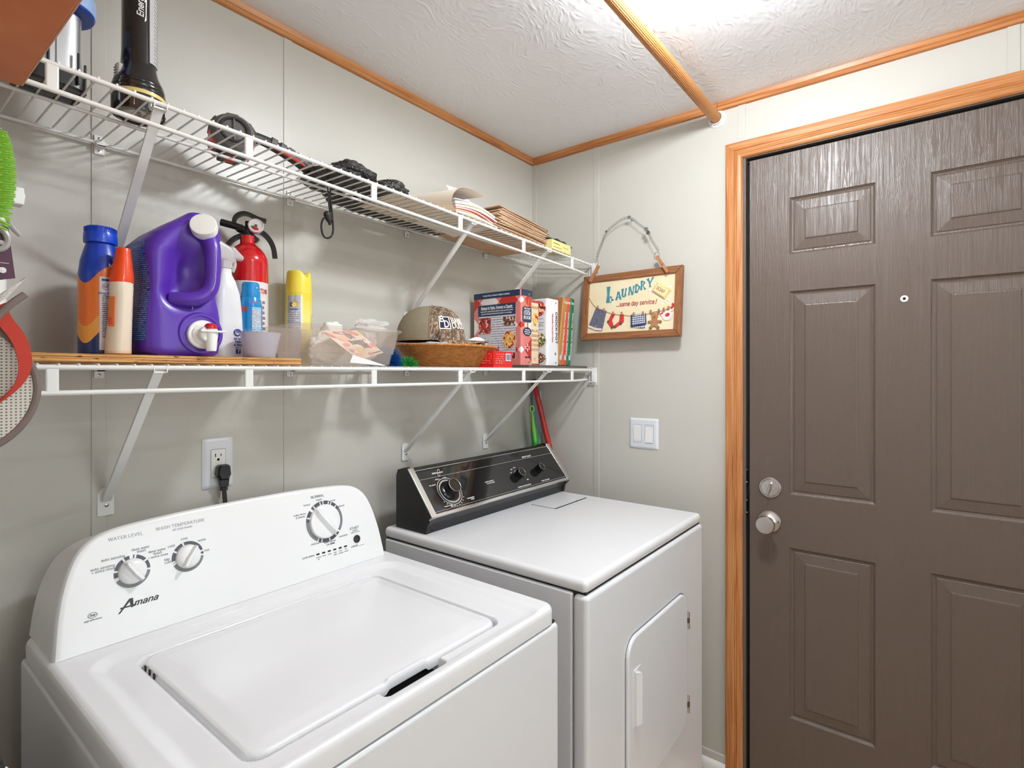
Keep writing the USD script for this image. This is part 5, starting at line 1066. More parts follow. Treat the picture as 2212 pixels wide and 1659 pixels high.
# its face: corners measured in the room
PTL, PTR, PBL, PBR = np.array([-1.163, -.212, 1.474]), np.array([-1.048, -.190, 1.4845]), np.array([-1.083, -.248, 1.405]), np.array([-.994, -.232, 1.427])
def pq(u, v): return (1 - v) * ((1 - u) * PBL + u * PBR) + v * ((1 - u) * PTL + u * PTR)
pn = np.cross(PBR - PBL, PTL - PBL); pn /= np.linalg.norm(pn)
pn = pn if pn[1] < 0 else -pn
def pface(u, v, n=0.0): return pq(u, v) + pn * (n + .0045 * math.sin(PI * np.clip(u, 0, 1)) * math.sin(PI * np.clip(v, 0, 1)))
g = np.linspace(0, 1, 15); vf = np.array([[pface(u, v) for v in g] for u in g]).reshape(-1, 3); vb = np.array([[pq(u, v) - pn * (.0012 + .004 * math.sin(PI * u) * math.sin(PI * v)) for v in g] for u in g]).reshape(-1, 3)
i_ = np.arange(225).reshape(15, 15); a, b, c, d = i_[:-1, :-1].ravel(), i_[1:, :-1].ravel(), i_[1:, 1:].ravel(), i_[:-1, 1:].ravel(); f_ = np.vstack([np.stack([a, b, c], 1), np.stack([a, c, d], 1)])
lp = np.r_[i_[:-1, 0], i_[-1, :-1], i_[:0:-1, -1], i_[0, :0:-1]]; ln2 = np.roll(lp, -1)
pm = trimesh.Trimesh(np.vstack([vf, vb]), np.vstack([f_, f_[:, ::-1] + 225, np.stack([lp, lp + 225, ln2 + 225], 1), np.stack([lp, ln2 + 225, ln2], 1)]), process=False)
pb = obj('pouch', pm, 'pouch_cream', po, smooth=40)
def pdecal(poly, m, th=.0006, n0=.0004, par=pb, nm='spot'):
    mm = prism(poly, th); vv = np.array(mm.vertices); obj(nm, trimesh.Trimesh(np.array([pface(x, y, n0 + z) for x, y, z in vv]), mm.faces, process=False), m, par, smooth=False)
for u, v, a, b, r, m in ((.07, .86, .05, .13, 30, 'pouch_coral'), (.32, .70, .17, .11, -10, 'pouch_peach'), (.17, .50, .085, .06, 0, 'pouch_coral'), (.60, .90, .09, .10, 10, 'pouch_mauve'), (.77, .88, .07, .13, 30, 'pouch_coral'), (.93, .86, .06, .10, 20, 'pouch_gold'), (.30, .93, .08, .05, 0, 'pouch_coral'),
                         (.86, .60, .05, .05, 0, 'pouch_mauve'), (.72, .34, .14, .07, -30, 'pouch_coral'), (.40, .26, .12, .10, 10, 'pouch_gold'), (.17, .10, .1, .1, 0, 'pouch_peach'), (.93, .34, .06, .10, 20, 'pouch_coral'), (.55, .08, .08, .06, 0, 'pouch_mauve'), (.12, .30, .05, .06, 0, 'pouch_mauve')):
    q_ = AF.rotate(AF.scale(Point(u, v).buffer(1, quad_segs=5), a, b), r).intersection(sbox(.01, .01, .99, .99))
    if not q_.is_empty: pdecal(q_, m)
def ptext(s, u, v, w_, h_, sl=.2):
    mm = flat_text(s, 1, .0006, True, None, 'l', sl); vv = np.array(mm.vertices); vv[:, 0] = (vv[:, 0] - vv[:, 0].min()) / np.ptp(vv[:, 0]) * w_ + u; vv[:, 1] = vv[:, 1] / .75 * h_ + v
    obj('lettering', trimesh.Trimesh(np.array([pface(x, y, .0014 + z) for x, y, z in vv]), mm.faces, process=False), 'ink_teal', pb, smooth=False)
ptext('OH', .44, .66, .20, .14); ptext('happy', .31, .46, .46, .12); ptext('DAY', .52, .28, .26, .12)
pdecal(AF.scale(Point(.42, .90).buffer(1), .10, .06).difference(AF.scale(Point(.42, .90).buffer(1), .08, .045)), 'ink_teal', nm='badge'); pdecal(sbox(.58, .055, .96, .095), 'ink_teal', nm='tear_strip')
D('tissue_white', col=(240, 232, 222), rough=.8, sss=.2)
def lump(c, r, seed, amp=.35, sub=4):
    s = trimesh.creation.icosphere(sub, 1.0); v = np.array(s.vertices); n1 = meshkit.fbm(v * 1.7 + seed, 4, seed); n2 = meshkit.noise(v * 6 + seed, seed + 3)
    v = v * (1 + amp * (n1 - .5)[:, None] * 2 + .12 * (n2 - .5)[:, None]); return trimesh.Trimesh(np.array(c) + v * np.array(r), s.faces, process=False)
obj('tissue', cat_(lump((-1.115, -.160, 1.440), (.050, .026, .040), 3), lump((-1.095, -.150, 1.478), (.030, .02, .030), 8)), 'tissue_white', label='crumpled white tissue heaped behind the pouch in the bin', cat='tissue', smooth=35)
def clear_wrap():
    n = {'tr': ('transparent_bsdf', {'color': (.96, .96, .96)}), 'p': ('principled_bsdf', {'base_color': lin((238, 234, 230)), 'roughness': .12}), 'm': ('mix_closure', {'fac': .45})}
    return make('clear_wrap', n, [('tr.BSDF', 'm.closure1'), ('p.BSDF', 'm.closure2')], surface='m.closure')
DEFS['clear_wrap'] = clear_wrap
obj('plastic_wrap', cat_(lump((-1.010, -.165, 1.455), (.034, .030, .050), 21, .6), lump((-.992, -.175, 1.500), (.052, .012, .017), 31, .7)), 'clear_wrap', label='crumpled clear plastic bag sticking out of the right end of the bin', cat='plastic bag', smooth=20)
D('paper_white', col=(240, 238, 240), rough=.6)
obj('paper_slip', loft([np.array([(-1.137, -.287, z + .0065), (-1.130, -.289, z + .0250), (-1.03, -.2875, z + .0005), (-1.04, -.2868, z + .0002)]) for z in (WIRE_TOP + .0006,)] + [np.array([(-1.137, -.2866, z + .0062), (-1.130, -.2886, z + .0247), (-1.03, -.2871, z + .0003), (-1.04, -.2864, z + .0000)]) for z in (WIRE_TOP + .0006,)]), 'paper_white', label='small white paper slip leaning against the front of the bin', cat='paper', smooth=False)

# blue duster behind the basket
D('duster_blue', col=(18, 96, 176), rough=.7)
D('duster_green', col=(34, 150, 60), rough=.7)
t = thing('feather_duster', 'fluffy blue and green duster tucked between the bin and the basket', 'duster', (-.925, -.15, WIRE_TOP))
def fluff(c, r, n, seed, L_=.02):
    g_ = np.random.default_rng(seed); d = g_.normal(size=(n, 3)); d[:, 2] = np.abs(d[:, 2]) * .9; d /= np.linalg.norm(d, axis=1, keepdims=True); p0 = np.array(c) + d * np.array(r) * g_.uniform(.35, .8, (n, 1)); p1 = np.array(c) + d * np.array(r) + g_.normal(size=(n, 3)) * .004; p1[:, 2] = np.maximum(p1[:, 2], WIRE_TOP + .0008); p0[:, 2] = np.maximum(p0[:, 2], WIRE_TOP + .0008)
    s = np.cross(d, g_.normal(size=(n, 3))); s /= np.linalg.norm(s, axis=1, keepdims=True); s2 = np.cross(d, s); w_ = .0009
    v = np.stack([p0 + s * w_, p0 - s * w_ * .5 + s2 * w_, p0 - s * w_ * .5 - s2 * w_, p1], 1).reshape(-1, 3); i = np.arange(n)[:, None] * 4
    f = np.vstack([i + [0, 1, 3], i + [1, 2, 3], i + [2, 0, 3], i + [0, 2, 1]]); v[:, 2] = np.maximum(v[:, 2], WIRE_TOP + .0004); return trimesh.Trimesh(v, f, process=False)
obj('fibres', fluff((-.915, -.135, WIRE_TOP), (.040, .070, .062), 2600, 5), 'duster_blue', t, smooth=False, kind='stuff')
obj('fibres', fluff((-.872, -.190, WIRE_TOP), (.030, .030, .030), 700, 6), 'duster_green', t, smooth=False, kind='stuff')
obj('handle', tube([(-.915, -.135, WIRE_TOP + .02), (-.90, -.035, WIRE_TOP + .02)], .009, 12), 'duster_green', t)

# wicker basket, folded cloth and camouflage cap
kx0, ky0 = -.6785, -.158
D('wicker', col=(206, 138, 66), rough=.5, mottle=((60, 60, 160), (178, 108, 46)))
t = thing('wicker_basket', 'oval honey-coloured wicker basket holding cloths under the cap', 'basket', (kx0, ky0, WIRE_TOP))
n = 420; tt = np.arange(n) / n * 2 * PI; rows = 27; rings = []; 
for r in range(rows + 1):
    f = r / rows; z = WIRE_TOP + .0012 + .064 * f; sx = .1195 + (.181 - .1195) * f ** .85; sy = .082 + (.125 - .082) * f ** .85
    for sub in (0, .5):
        w_ = .0017 * np.sin(tt * 70 + PI * (r % 2)) * (1 if sub == 0 else 0) - (.0012 if sub else 0)
        if r == rows and sub: continue
        rings.append(np.stack([kx0 + (sx + w_) * np.cos(tt), ky0 + (sy + w_) * np.sin(tt), np.full(n, z + .064 / rows * sub)], 1))
inner = [r_ * 1 for r_ in rings[::-6]]; inner = [np.stack([kx0 + (r_[:, 0] - kx0) * .965, ky0 + (r_[:, 1] - ky0) * .955, r_[:, 2] + .0015], 1) for r_ in inner]
obj('weave', loft(rings + inner), 'wicker', t, smooth=True)
rim_t = np.linspace(0, 2 * PI, 120, endpoint=False)
for k in range(2): obj('rim_strand', tube([(kx0 + (.1815 + .0016 * math.cos(a * 40 + k * PI)) * math.cos(a), ky0 + (.1255 + .0016 * math.cos(a * 40 + k * PI)) * math.sin(a), WIRE_TOP + .066 + .0016 * math.sin(a * 40 + k * PI)) for a in rim_t], .0030, 8, True), 'wicker', t)
D('cloth_white', col=(236, 232, 226), rough=.9, bump=(500, .3, .0006))
D('cloth_blue', col=(176, 190, 210), rough=.9, bump=(500, .3, .0006))
obj('folded_cloth', lump((-.715, -.180, 1.4520), (.105, .065, .0205), 12, .25), 'cloth_blue', label='pale blue folded cloth in the basket beneath the cap', cat='cloth', smooth=40)
obj('dish_towel', cat_(lump((-.605, -.175, 1.4560), (.060, .045, .0165), 14, .3), tube(spline([(-.655, -.232, 1.464), (-.63, -.240, 1.474), (-.60, -.238, 1.471), (-.585, -.230, 1.463)], 20), .0065, 10), tube(spline([(-.665, -.228, 1.468), (-.64, -.236, 1.480), (-.605, -.236, 1.478), (-.57, -.222, 1.464)], 20), .006, 10)), 'cloth_white', label='crumpled white towel in the right side of the basket', cat='towel', smooth=40)

# camouflage cap
blotch('camo', [(0, (64, 54, 46)), (.40, (112, 92, 72)), (.53, (176, 152, 132)), (.60, (104, 84, 64))], 1.0, .85, (62, 62, 22), 1.6)
def cap_mesh_mat():
    n = {'g': ('geometry', {}), 'v': ('voronoi_texture', {'scale': 420.0}), 'r': ('rgb_ramp', {'ramp': [(0, lin((70, 62, 50))), (.35, lin((150, 138, 114)))]}), 'b': ('bump', {'strength': .8, 'distance': .0012}), 'p': ('principled_bsdf', {'roughness': .85})}
    return make('cap_mesh', n, [('g.position', 'v.vector'), ('v.distance', 'r.fac'), ('r.color', 'p.base_color'), ('v.distance', 'b.height'), ('b.normal', 'p.normal')])
DEFS['cap_mesh'] = cap_mesh_mat
D('cap_lining', col=(44, 36, 30), rough=.9)
D('badge_navy', col=(24, 30, 58), rough=.8)
D('thread_white', col=(236, 232, 224), rough=.8)
HX, HY, HZ = -.732, -.140, 1.4720
ct = thing('baseball_cap', 'camouflage trucker cap with a square BD badge resting on the basket', 'cap', (HX, HY, HZ))
hd = math.radians(-46); hu = np.array([math.cos(hd), math.sin(hd), .02]); hv = np.array([-math.sin(hd), math.cos(hd), 0])
def cap_pt(a, ph, k=1.0):
    """a: angle around from the brim direction; ph: 0 rim .. pi/2 top."""
    rx = (.104 if abs(math.atan2(math.sin(a), math.cos(a))) < PI / 2 else .112); ry = .082; h_ = .110
    c = math.cos(ph) ** .72 if ph < PI / 2 - 1e-6 else 0.0
    fx_, fy_ = rx * c * math.cos(a) * k, ry * c * math.sin(a) * k
    return np.array([HX, HY, HZ]) + hu * fx_ + hv * fy_ + np.array([0, 0, h_ * math.sin(ph) * k - .07 * (fx_ < 0) * fx_ * 1.0 * 0 + .05 * fx_ * -.25])
def shell(a0, a1, na, ph0=0, ph1=PI / 2 - .02, nph=18, k0=1.0, k1=.975):
    A_ = np.linspace(a0, a1, na); P_ = np.linspace(ph0, ph1, nph); o_ = np.array([[cap_pt(a, p, k0) for p in P_] for a in A_]); i2 = np.array([[cap_pt(a, p, k1) for p in P_] for a in A_])
    N = na * nph; idx = np.arange(N).reshape(na, nph); a, b, c, d = idx[:-1, :-1].ravel(), idx[1:, :-1].ravel(), idx[1:, 1:].ravel(), idx[:-1, 1:].ravel(); f = np.vstack([np.stack([a, b, c], 1), np.stack([a, c, d], 1)])
    lp = np.r_[idx[:-1, 0], idx[-1, :-1], idx[:0:-1, -1], idx[0, :0:-1]]; l2 = np.roll(lp, -1)
    return trimesh.Trimesh(np.vstack([o_.reshape(-1, 3), i2.reshape(-1, 3)]), np.vstack([f, f[:, ::-1] + N, np.stack([lp, lp + N, l2 + N], 1), np.stack([lp, l2 + N, l2], 1)]), process=False)
fc = obj('front_panel', shell(-1.62, 1.62, 50), 'camo', ct, smooth=True)
obj('mesh_back', shell(1.62, 2 * PI - 1.62, 50), 'cap_mesh', ct, smooth=True)
obj('lining', shell(0, 2 * PI, 70, 0, PI / 2 - .03, 12, .972, .96), 'cap_lining', ct, smooth=True)
for a in (-1.62, 1.62): obj('seam', tube([cap_pt(a, p, 1.004) for p in np.linspace(0, PI / 2 - .03, 24)], .0016, 6), 'cap_mesh', ct)
obj('crown_button', lathe([(0, 0), (.006, 0), (.005, .003), (0, .0042)], 18, tuple(cap_pt(0, PI / 2 - .001) - [0, 0, .001])), 'camo', ct)
# brim
na = 41; An = np.linspace(-1.35, 1.35, na)
def brim_pt(a, f, n=0.0):
    p = cap_pt(a, 0.0); L_ = .074 * max(0.0, math.cos(a)) ** .55; y = math.sin(a)
    return p + hu * L_ * f + np.array([0, 0, .002 - .008 * f * (y * y) - .004 * f + n - .004 * y * y])
tp = np.array([[brim_pt(a, f, .0016) for f in np.linspace(0, 1, 10)] for a in An]); bt = np.array([[brim_pt(a, f, -.0016) for f in np.linspace(0, 1, 10)] for a in An]); idx = np.arange(na * 10).reshape(na, 10); N = na * 10
a, b, c, d = idx[:-1, :-1].ravel(), idx[1:, :-1].ravel(), idx[1:, 1:].ravel(), idx[:-1, 1:].ravel(); f = np.vstack([np.stack([a, b, c], 1), np.stack([a, c, d], 1)]); lp = np.r_[idx[:-1, 0], idx[-1, :-1], idx[:0:-1, -1], idx[0, :0:-1]]; l2 = np.roll(lp, -1)
bm = trimesh.Trimesh(np.vstack([tp.reshape(-1, 3), bt.reshape(-1, 3)]), np.vstack([f[:, ::-1], f + N, np.stack([lp, l2 + N, lp + N], 1), np.stack([lp, l2, l2 + N], 1)]), process=False)
obj('brim', bm, 'camo', ct, smooth=30)
def cap_decal(poly, m, n0, th=.0012, nm='badge'):
    mm = prism(poly, th); mm = mm.subdivide() if len(mm.faces) < 60 else mm; vv = np.array(mm.vertices); P = []
    for x, y, z in vv:
        p = cap_pt(x, y, 1.0); o = p - np.array([HX, HY, HZ]); o /= np.linalg.norm(o); P.append(p + o * (n0 + z))
    return obj(nm, trimesh.Trimesh(np.array(P), mm.faces, process=False), m, fc, smooth=False)
# badge in (angle, elevation); the wearer's right side faces the camera
B0_, B1_, E0, E1 = -1.32, -.94, .30, .70
cap_decal(sbox(B0_, E0, B1_, E1).difference(sbox(B0_ + .03, E0 + .03, B1_ - .03, E1 - .03)), 'thread_white', .0008, .0012, 'badge_border'); cap_decal(sbox(B0_ + .03, E0 + .03, B1_ - .03, E1 - .03), 'badge_navy', .0006)
def cap_text(s, a, e, w_, h_): 
    mm = flat_text(s, 1, .001, True, None, 'l'); vv = np.array(mm.vertices); vv[:, 0] = (vv[:, 0] - vv[:, 0].min()) / np.ptp(vv[:, 0]) * w_ + a; vv[:, 1] = vv[:, 1] / .73 * h_ + e; P = []
    for x, y, z in vv:
        p = cap_pt(x, y, 1.0); o = p - np.array([HX, HY, HZ]); o /= np.linalg.norm(o); P.append(p + o * (.0016 + z))
    obj('lettering', trimesh.Trimesh(np.array(P), mm.faces, process=False), 'thread_white', fc, smooth=False)
cap_text('B', -1.28, .51, .13, .15); cap_text('D', -1.16, .35, .16, .15); cap_text('BANK', -.88, .49, .60, .13); cap_text('DUDS', -.88, .33, .60, .13)

# red carton
D('carton_red', col=(222, 34, 30), rough=.35)
fine_print('carton_red_print', (222, 36, 32), (240, 170, 160), .0072, .35, 260, .52)
D('barcode_white', col=(228, 230, 238), rough=.4)
D('ink_greyblue', col=(120, 128, 160), rough=.4)
ra = np.array([-.604, -.284, 0]); rd = np.array([.985, .174, 0]); rn = np.array([-.174, .985, 0])
ct2 = thing('red_carton', 'small red carton with a barcode lying right of the basket', 'carton', (-.56, -.25, WIRE_TOP))
RZ0, RH, RLx, RLy = WIRE_TOP + .0002, .0525, .126, .088
def rpt(u, d_, z): return ra + rd * u + rn * d_ + np.array([0, 0, RZ0 + z])
obj('box', loft([np.array([rpt(0, 0, z), rpt(RLx, 0, z), rpt(RLx, RLy, z), rpt(0, RLy, z)]) for z in (0, RH)]), 'carton_red', ct2, smooth=False)
def rface(m, u, z, n=.0004): return place(m, rpt(u, -n, z), rd, (0, 0, 1))
def rside(m, u, z, n=.0004): return place(m, rpt(-n, u, z), -rn, (0, 0, 1))
obj('print_panel', rface(bx(.012, .070, .014, .046, 0, .0003), 0, 0), 'carton_red_print', ct2); obj('print_panel', rside(bx(-.084, -.006, .010, .046, 0, .0003), 0, 0), 'carton_red_print', ct2)
bc = obj('barcode', rface(bx(.080, .116, .022, .047, 0, .0003), 0, 0), 'barcode_white', ct2)
obj('bars', rface(cat_(*[bx(x, x + w_, .025, .044, .0003, .0006) for x, w_ in zip(np.arange(.083, .113, .0014), [.0004, .0008, .0005, .0009] * 6)]), 0, 0), 'ink_greyblue', bc, smooth=False)
obj('flap_line', rface(cat_(bx(.006, .122, .0095, .0101, 0, .0004), bx(.006, .0066, .0095, .050, 0, .0004)), 0, 0), 'sock_red', ct2)

# dark board under the cookbooks
D('tray_dark', col=(96, 90, 82), rough=.5)
obj('shelf_liner', bx(-.418, -.022, -.2845, -.03, WIRE_TOP, 1.4015, .0012), 'tray_dark', label='flat dark grey board on the lower shelf under the cookbooks', cat='board', smooth=20)
BT = 1.4017
# cookbooks
def plaid():
    n = {'g': ('geometry', {}), 'd1': ('vector_math', {'math_type': 'dot_product', 'vector2': (1, 1, 1.0)}), 'd2': ('vector_math', {'math_type': 'dot_product', 'vector2': (1, 1, -1.0)})}
    l = [('g.position', 'd1.vector1'), ('g.position', 'd2.vector1')]
    for k in '12':
        n['q' + k] = ('math', {'math_type': 'divide', 'value2': .174}); n['f' + k] = ('math', {'math_type': 'fraction'}); n['t' + k] = ('math', {'math_type': 'less_than', 'value2': .5}); n['o' + k] = ('math', {'math_type': 'add', 'value2': 20.37 if k == '1' else 20.1})
        l += [(f'd{k}.value', f'q{k}.value1'), (f'q{k}.value', f'o{k}.value1'), (f'o{k}.value', f'f{k}.value1'), (f'f{k}.value', f't{k}.value1')]
    n['s'] = ('math', {'math_type': 'add'}); n['h'] = ('math', {'math_type': 'multiply', 'value2': .5}); n['r'] = ('rgb_ramp', {'ramp': [(0, lin((236, 232, 230))), (.3, lin((222, 130, 124))), (.8, lin((196, 42, 36)))], 'interpolate': False})
    n['nt'] = ('noise_texture', {'scale': 900.0, 'detail': 1.0}); n['mx'] = ('mix_color', {'blend_type': 'overlay', 'fac': .35}); n['p'] = ('principled_bsdf', {'roughness': .22, 'coat_weight': .4})
    l += [('t1.value', 's.value1'), ('t2.value', 's.value2'), ('s.value', 'h.value1'), ('h.value', 'r.fac'), ('g.position', 'nt.vector'), ('r.color', 'mx.a'), ('nt.color', 'mx.b'), ('mx.result', 'p.base_color')]
    return make('plaid_cover', n, l)
DEFS['plaid_cover'] = plaid
D('cover_navy', col=(26, 50, 86), rough=.3, coat=.3)
D('page_white', col=(236, 230, 216), rough=.8, bump=((900, 30, 30), .4, .0005))
D('cover_pale', col=(226, 222, 226), rough=.3)
fine_print('cover_copy', (226, 222, 226), (120, 130, 160), .0085, .35, 380, .42, along=(0, 1, 0))
blotch('food_red', [(0, (120, 20, 22)), (.3, (206, 90, 80)), (.5, (168, 40, 40)), (.7, (236, 210, 180)), (.9, (206, 60, 50))], 130, .4, voronoi=True)
blotch('food_pie', [(0, (232, 176, 90)), (.45, (246, 214, 130)), (.7, (188, 40, 30)), (.85, (240, 200, 120))], 150, .4, voronoi=True)
blotch('food_salad', [(0, (86, 110, 50)), (.3, (230, 222, 200)), (.55, (150, 96, 50)), (.75, (60, 96, 44)), (.9, (214, 160, 90))], 160, .4, voronoi=True)
blotch('food_brown', [(0, (90, 52, 38)), (.4, (150, 104, 84)), (.65, (220, 206, 196)), (.8, (110, 64, 48))], 170, .4, voronoi=True)
D('plate_grey', col=(206, 208, 216), rough=.3)
D('cover_cream', col=(238, 214, 180), rough=.4)
D('cover_rust', col=(190, 70, 50), rough=.4)
D('cover_white', col=(240, 240, 244), rough=.25, coat=.3)
D('cover_photo', col=(214, 218, 228), rough=.25)
D('cover_brown', col=(176, 120, 74), rough=.35, coat=.2)
D('spine_gold', col=(186, 132, 66), rough=.35, coat=.2)
D('cover_scarlet', col=(186, 14, 24), rough=.25, coat=.3)
D('spine_scarlet', col=(222, 76, 64), rough=.3, coat=.3)
D('cover_emerald', col=(16, 118, 72), rough=.25, coat=.3)
D('cover_orangebrown', col=(200, 130, 70), rough=.5)
D('sticker_blue', col=(200, 216, 226), rough=.4)
def book(name, label, x0, x1, y0, y1, h, cover, spine, tilt=0.0, board=.0022, rnd=.008):
    """Spine towards the room (y0); leans about its lower left edge by tilt."""
    t = thing(name, label, 'book', (x0, (y0 + y1) / 2, BT))
    ca, sa = math.cos(tilt), math.sin(tilt); dz = (x1 - x0) * sa if False else 0.0
    def P(m):
        v = np.array(tm(m).vertices); x, z = v[:, 0] - x0, v[:, 2]
        zz = z * ca - x * sa; return trimesh.Trimesh(np.stack([x0 + x * ca + z * sa, v[:, 1], BT + zz + (x1 - x0) * sa], 1), tm(m).faces, process=False)
    obj('cover', P(bx(x0, x0 + board, y0 + rnd, y1, 0, h, .0006)), cover, t, smooth=20); obj('cover', P(bx(x1 - board, x1, y0 + rnd, y1, 0, h, .0006)), cover, t, smooth=20)
    w_ = x1 - x0; a = np.linspace(PI, 2 * PI, 17); r_ = w_ / 2
    o_ = np.stack([x0 + r_ + r_ * np.sign(np.cos(a)) * np.abs(np.cos(a)) ** .5, y0 + rnd + rnd * -np.abs(np.sin(a)) ** .7 , a * 0], 1); i2 = o_ * [1, 1, 1]; i2[:, 0] = x0 + r_ + (o_[:, 0] - x0 - r_) * (1 - 2 * board / w_ * 1.0); i2[:, 1] = y0 + rnd + (o_[:, 1] - y0 - rnd) * .8
    sec = np.vstack([o_, i2[::-1]]); rg = [np.c_[sec[:, :2], np.full(len(sec), z)] for z in (0, h)]
    sp = obj('spine', P(loft(rg)), spine, t, smooth=40)
    obj('pages', P(bx(x0 + board, x1 - board, y0 + rnd * .6, y1 - .004, .003, h - .003)), 'page_white', t, smooth=False)
    def S(m, u, z, n=0.0): return P(place(m, (x0 + (x1 - x0) / 2 + u, y0 - .0003 - n, z), (1, 0, 0), (0, 0, 1)))        # on the spine, reading across
    def SV_(m, u, z, n=0.0): return P(place(m, (x0 + (x1 - x0) / 2 + u, y0 - .0003 - n, z), (0, 0, -1), (1, 0, 0)))     # reading down the spine
    def C(m, y, z, n=0.0): return P(place(m, (x0 - .0003 - n, y, z), (0, -1, 0), (0, 0, 1)))                            # on the left cover
    return t, sp, S, SV_, C
t, sp, S, SVf, C = book('cookbook', 'thick red plaid cookbook with a navy band along its top', -.414, -.350, -.252, -.030, .2640, 'plaid_cover', 'plaid_cover', board=.003)
yc = -.252; 
cv = f'{t}/cover'
obj('cover_band', C(bx(-.222, -.008, .2455, .2640, 0, .0004) if False else bx(0, .214, .2425, .2638, 0, .0004), -.030, 0), 'cover_navy', cv); obj('spine_band', S(bx(-.0305, .0305, .2425, .2638, -.001, .0006), 0, 0), 'cover_navy', sp)
pan = obj('cover_panel', C(bx(.022, .196, .0200, .2150, 0, .0004), -.030, 0), 'cover_copy', cv)
obj('title_panel', C(bx(.022, .196, .1780, .2190, .0004, .0007), -.030, 0), 'cover_navy', pan)
obj('lettering', cat_(C(flat_text('The Red Plaid Cookbook Tradition Continues', .0065, .0004, False, .125, 'c', .1), -.030 - .107, .2500, .0005), C(flat_text('Always in Style. Forever a Classic.', .0115, .0004, True, .150, 'c'), -.030 - .110, .2020, .0008), C(flat_text("America's #1 cookbook has it all! New recipes and old favorites", .005, .0004, False, .152, 'c'), -.139, .1930, .0008), C(flat_text('plus more of the latest information in an easy-to-use package.', .005, .0004, False, .142, 'c'), -.139, .1845, .0008)), 'white_print', pan, smooth=False)
for y0_, y1_, z0_, z1_, m in ((.024, .082, .115, .172, 'food_red'), (.024, .082, .060, .112, 'plate_grey'), (.024, .082, .022, .056, 'food_brown'), (.140, .194, .140, .172, 'food_brown'), (.160, .194, .022, .044, 'food_red')): obj('picture', C(bx(y0_, y1_, z0_, z1_, .0004, .0007), -.030, 0), m, pan, smooth=False)
obj('picture', C(prism(AF.scale(Point(0, 0).buffer(.031, quad_segs=8), .92, 1), .0004), -.030 - .168, .0900, .0008), 'food_pie', pan, smooth=False); obj('picture', C(prism(AF.scale(Point(0, 0).buffer(.0345), .92, 1).difference(AF.scale(Point(0, 0).buffer(.031), .92, 1)), .0003), -.030 - .168, .0880, .0008), 'plate_grey', pan, smooth=False)
chk = unary_union([AF.rotate(sbox(-.0038, -.0038, .0038, .0038), 45, origin=(0, 0))] + [AF.translate(AF.rotate(sbox(-.0032, -.0032, .0032, .0032), 45, origin=(0, 0)), dx, dz_) for dx in (-.006, .006) for dz_ in (-.008, 0, .008)])
obj('emblem', C(prism(chk, .0004), -.030 - .112, .055, .0006), 'ink_red', pan, smooth=False)
hp2 = obj('pot_holder', S(prism(rrect(-.026, .024, .150, .205, .008), .0008), 0, 0), 'cover_navy', sp)
obj('wooden_spoon', S(cat_(bx(-.012, -.008, .205, .228, 0, .0007), bx(.004, .008, .205, .232, 0, .0007), bx(-.002, .006, .130, .150, 0, .0006)), 0, 0), 'cover_orangebrown', hp2, smooth=False)
obj('lettering', cat_(*[S(flat_text(s, h_, .0004, True, w_, 'c'), -.001, z, .0009) for s, z, h_, w_ in (('Better Homes', .196, .005, .036), ('and Gardens', .189, .004, .030), ('COOK', .176, .011, .040), ('BOOK', .161, .011, .042))]), 'white_print', hp2, smooth=False)
ov = obj('oval_badge', S(prism(AF.scale(Point(0, 0).buffer(1), .024, .0155), .0007), 0, .117), 'cover_navy', sp, smooth=False)
obj('lettering', cat_(*[S(flat_text(s, .004, .0004, True, w_, 'c'), 0, z, .0008) for s, z, w_ in (('NEW Recipes', .1215, .028), ('NEW Tips & Ideas', .1145, .036), ('MORE Photos', .1075, .026))]), 'white_print', ov, smooth=False)
obj('white_disc', S(prism(Point(0, 0).buffer(.0125), .0006), .001, .061), 'white_print', sp, smooth=False); obj('emblem', S(prism(chk, .0004), .001, .061, .0006), 'ink_red', sp, smooth=False); obj('lettering', S(flat_text('Meredith', .006, .0004, True, .030, 'c', .2), .002, .025, .0003), 'ink_black', sp, smooth=False)
for z in (.249, .010): obj('rivet', S(lathe([(0, 0), (.0034, 0), (.003, .0012), (.0016, .0014), (0, .001)], 16), .010, z, .0), 'bright_steel', sp)

t, sp, S, SVf, C = book('cookbook', 'cream country cookbook with rust bands, next to the plaid cookbook', -.3465, -.2835, -.236, -.035, .2350, 'cover_rust', 'cover_cream', board=.0028)
for z0_, z1_ in ((.2270, .2350), (.0, .006)): obj('spine_band', S(bx(-.0305, .0305, z0_, z1_, -.001, .0005), 0, 0), 'cover_rust', sp)
obj('picture', S(prism(Point(0, 0).buffer(.0190), .0005), 0.004, .170), 'food_pie', sp, smooth=False)
obj('lettering', cat_(*[S(flat_text(s, .009, .0004, False, w_, 'c'), 0.002, z) for s, z, w_ in (('GROUPE', .2050, .050), ('THE', .1420, .018), ('BLUE', .1210, .040), ('RIBBON', .1030, .052), ('COUNTRY', .0860, .054), ('COOK', .0690, .046), ('BOOK', .0520, .046), ('E', .0180, .007))]), 'sign_brown', sp, smooth=False)

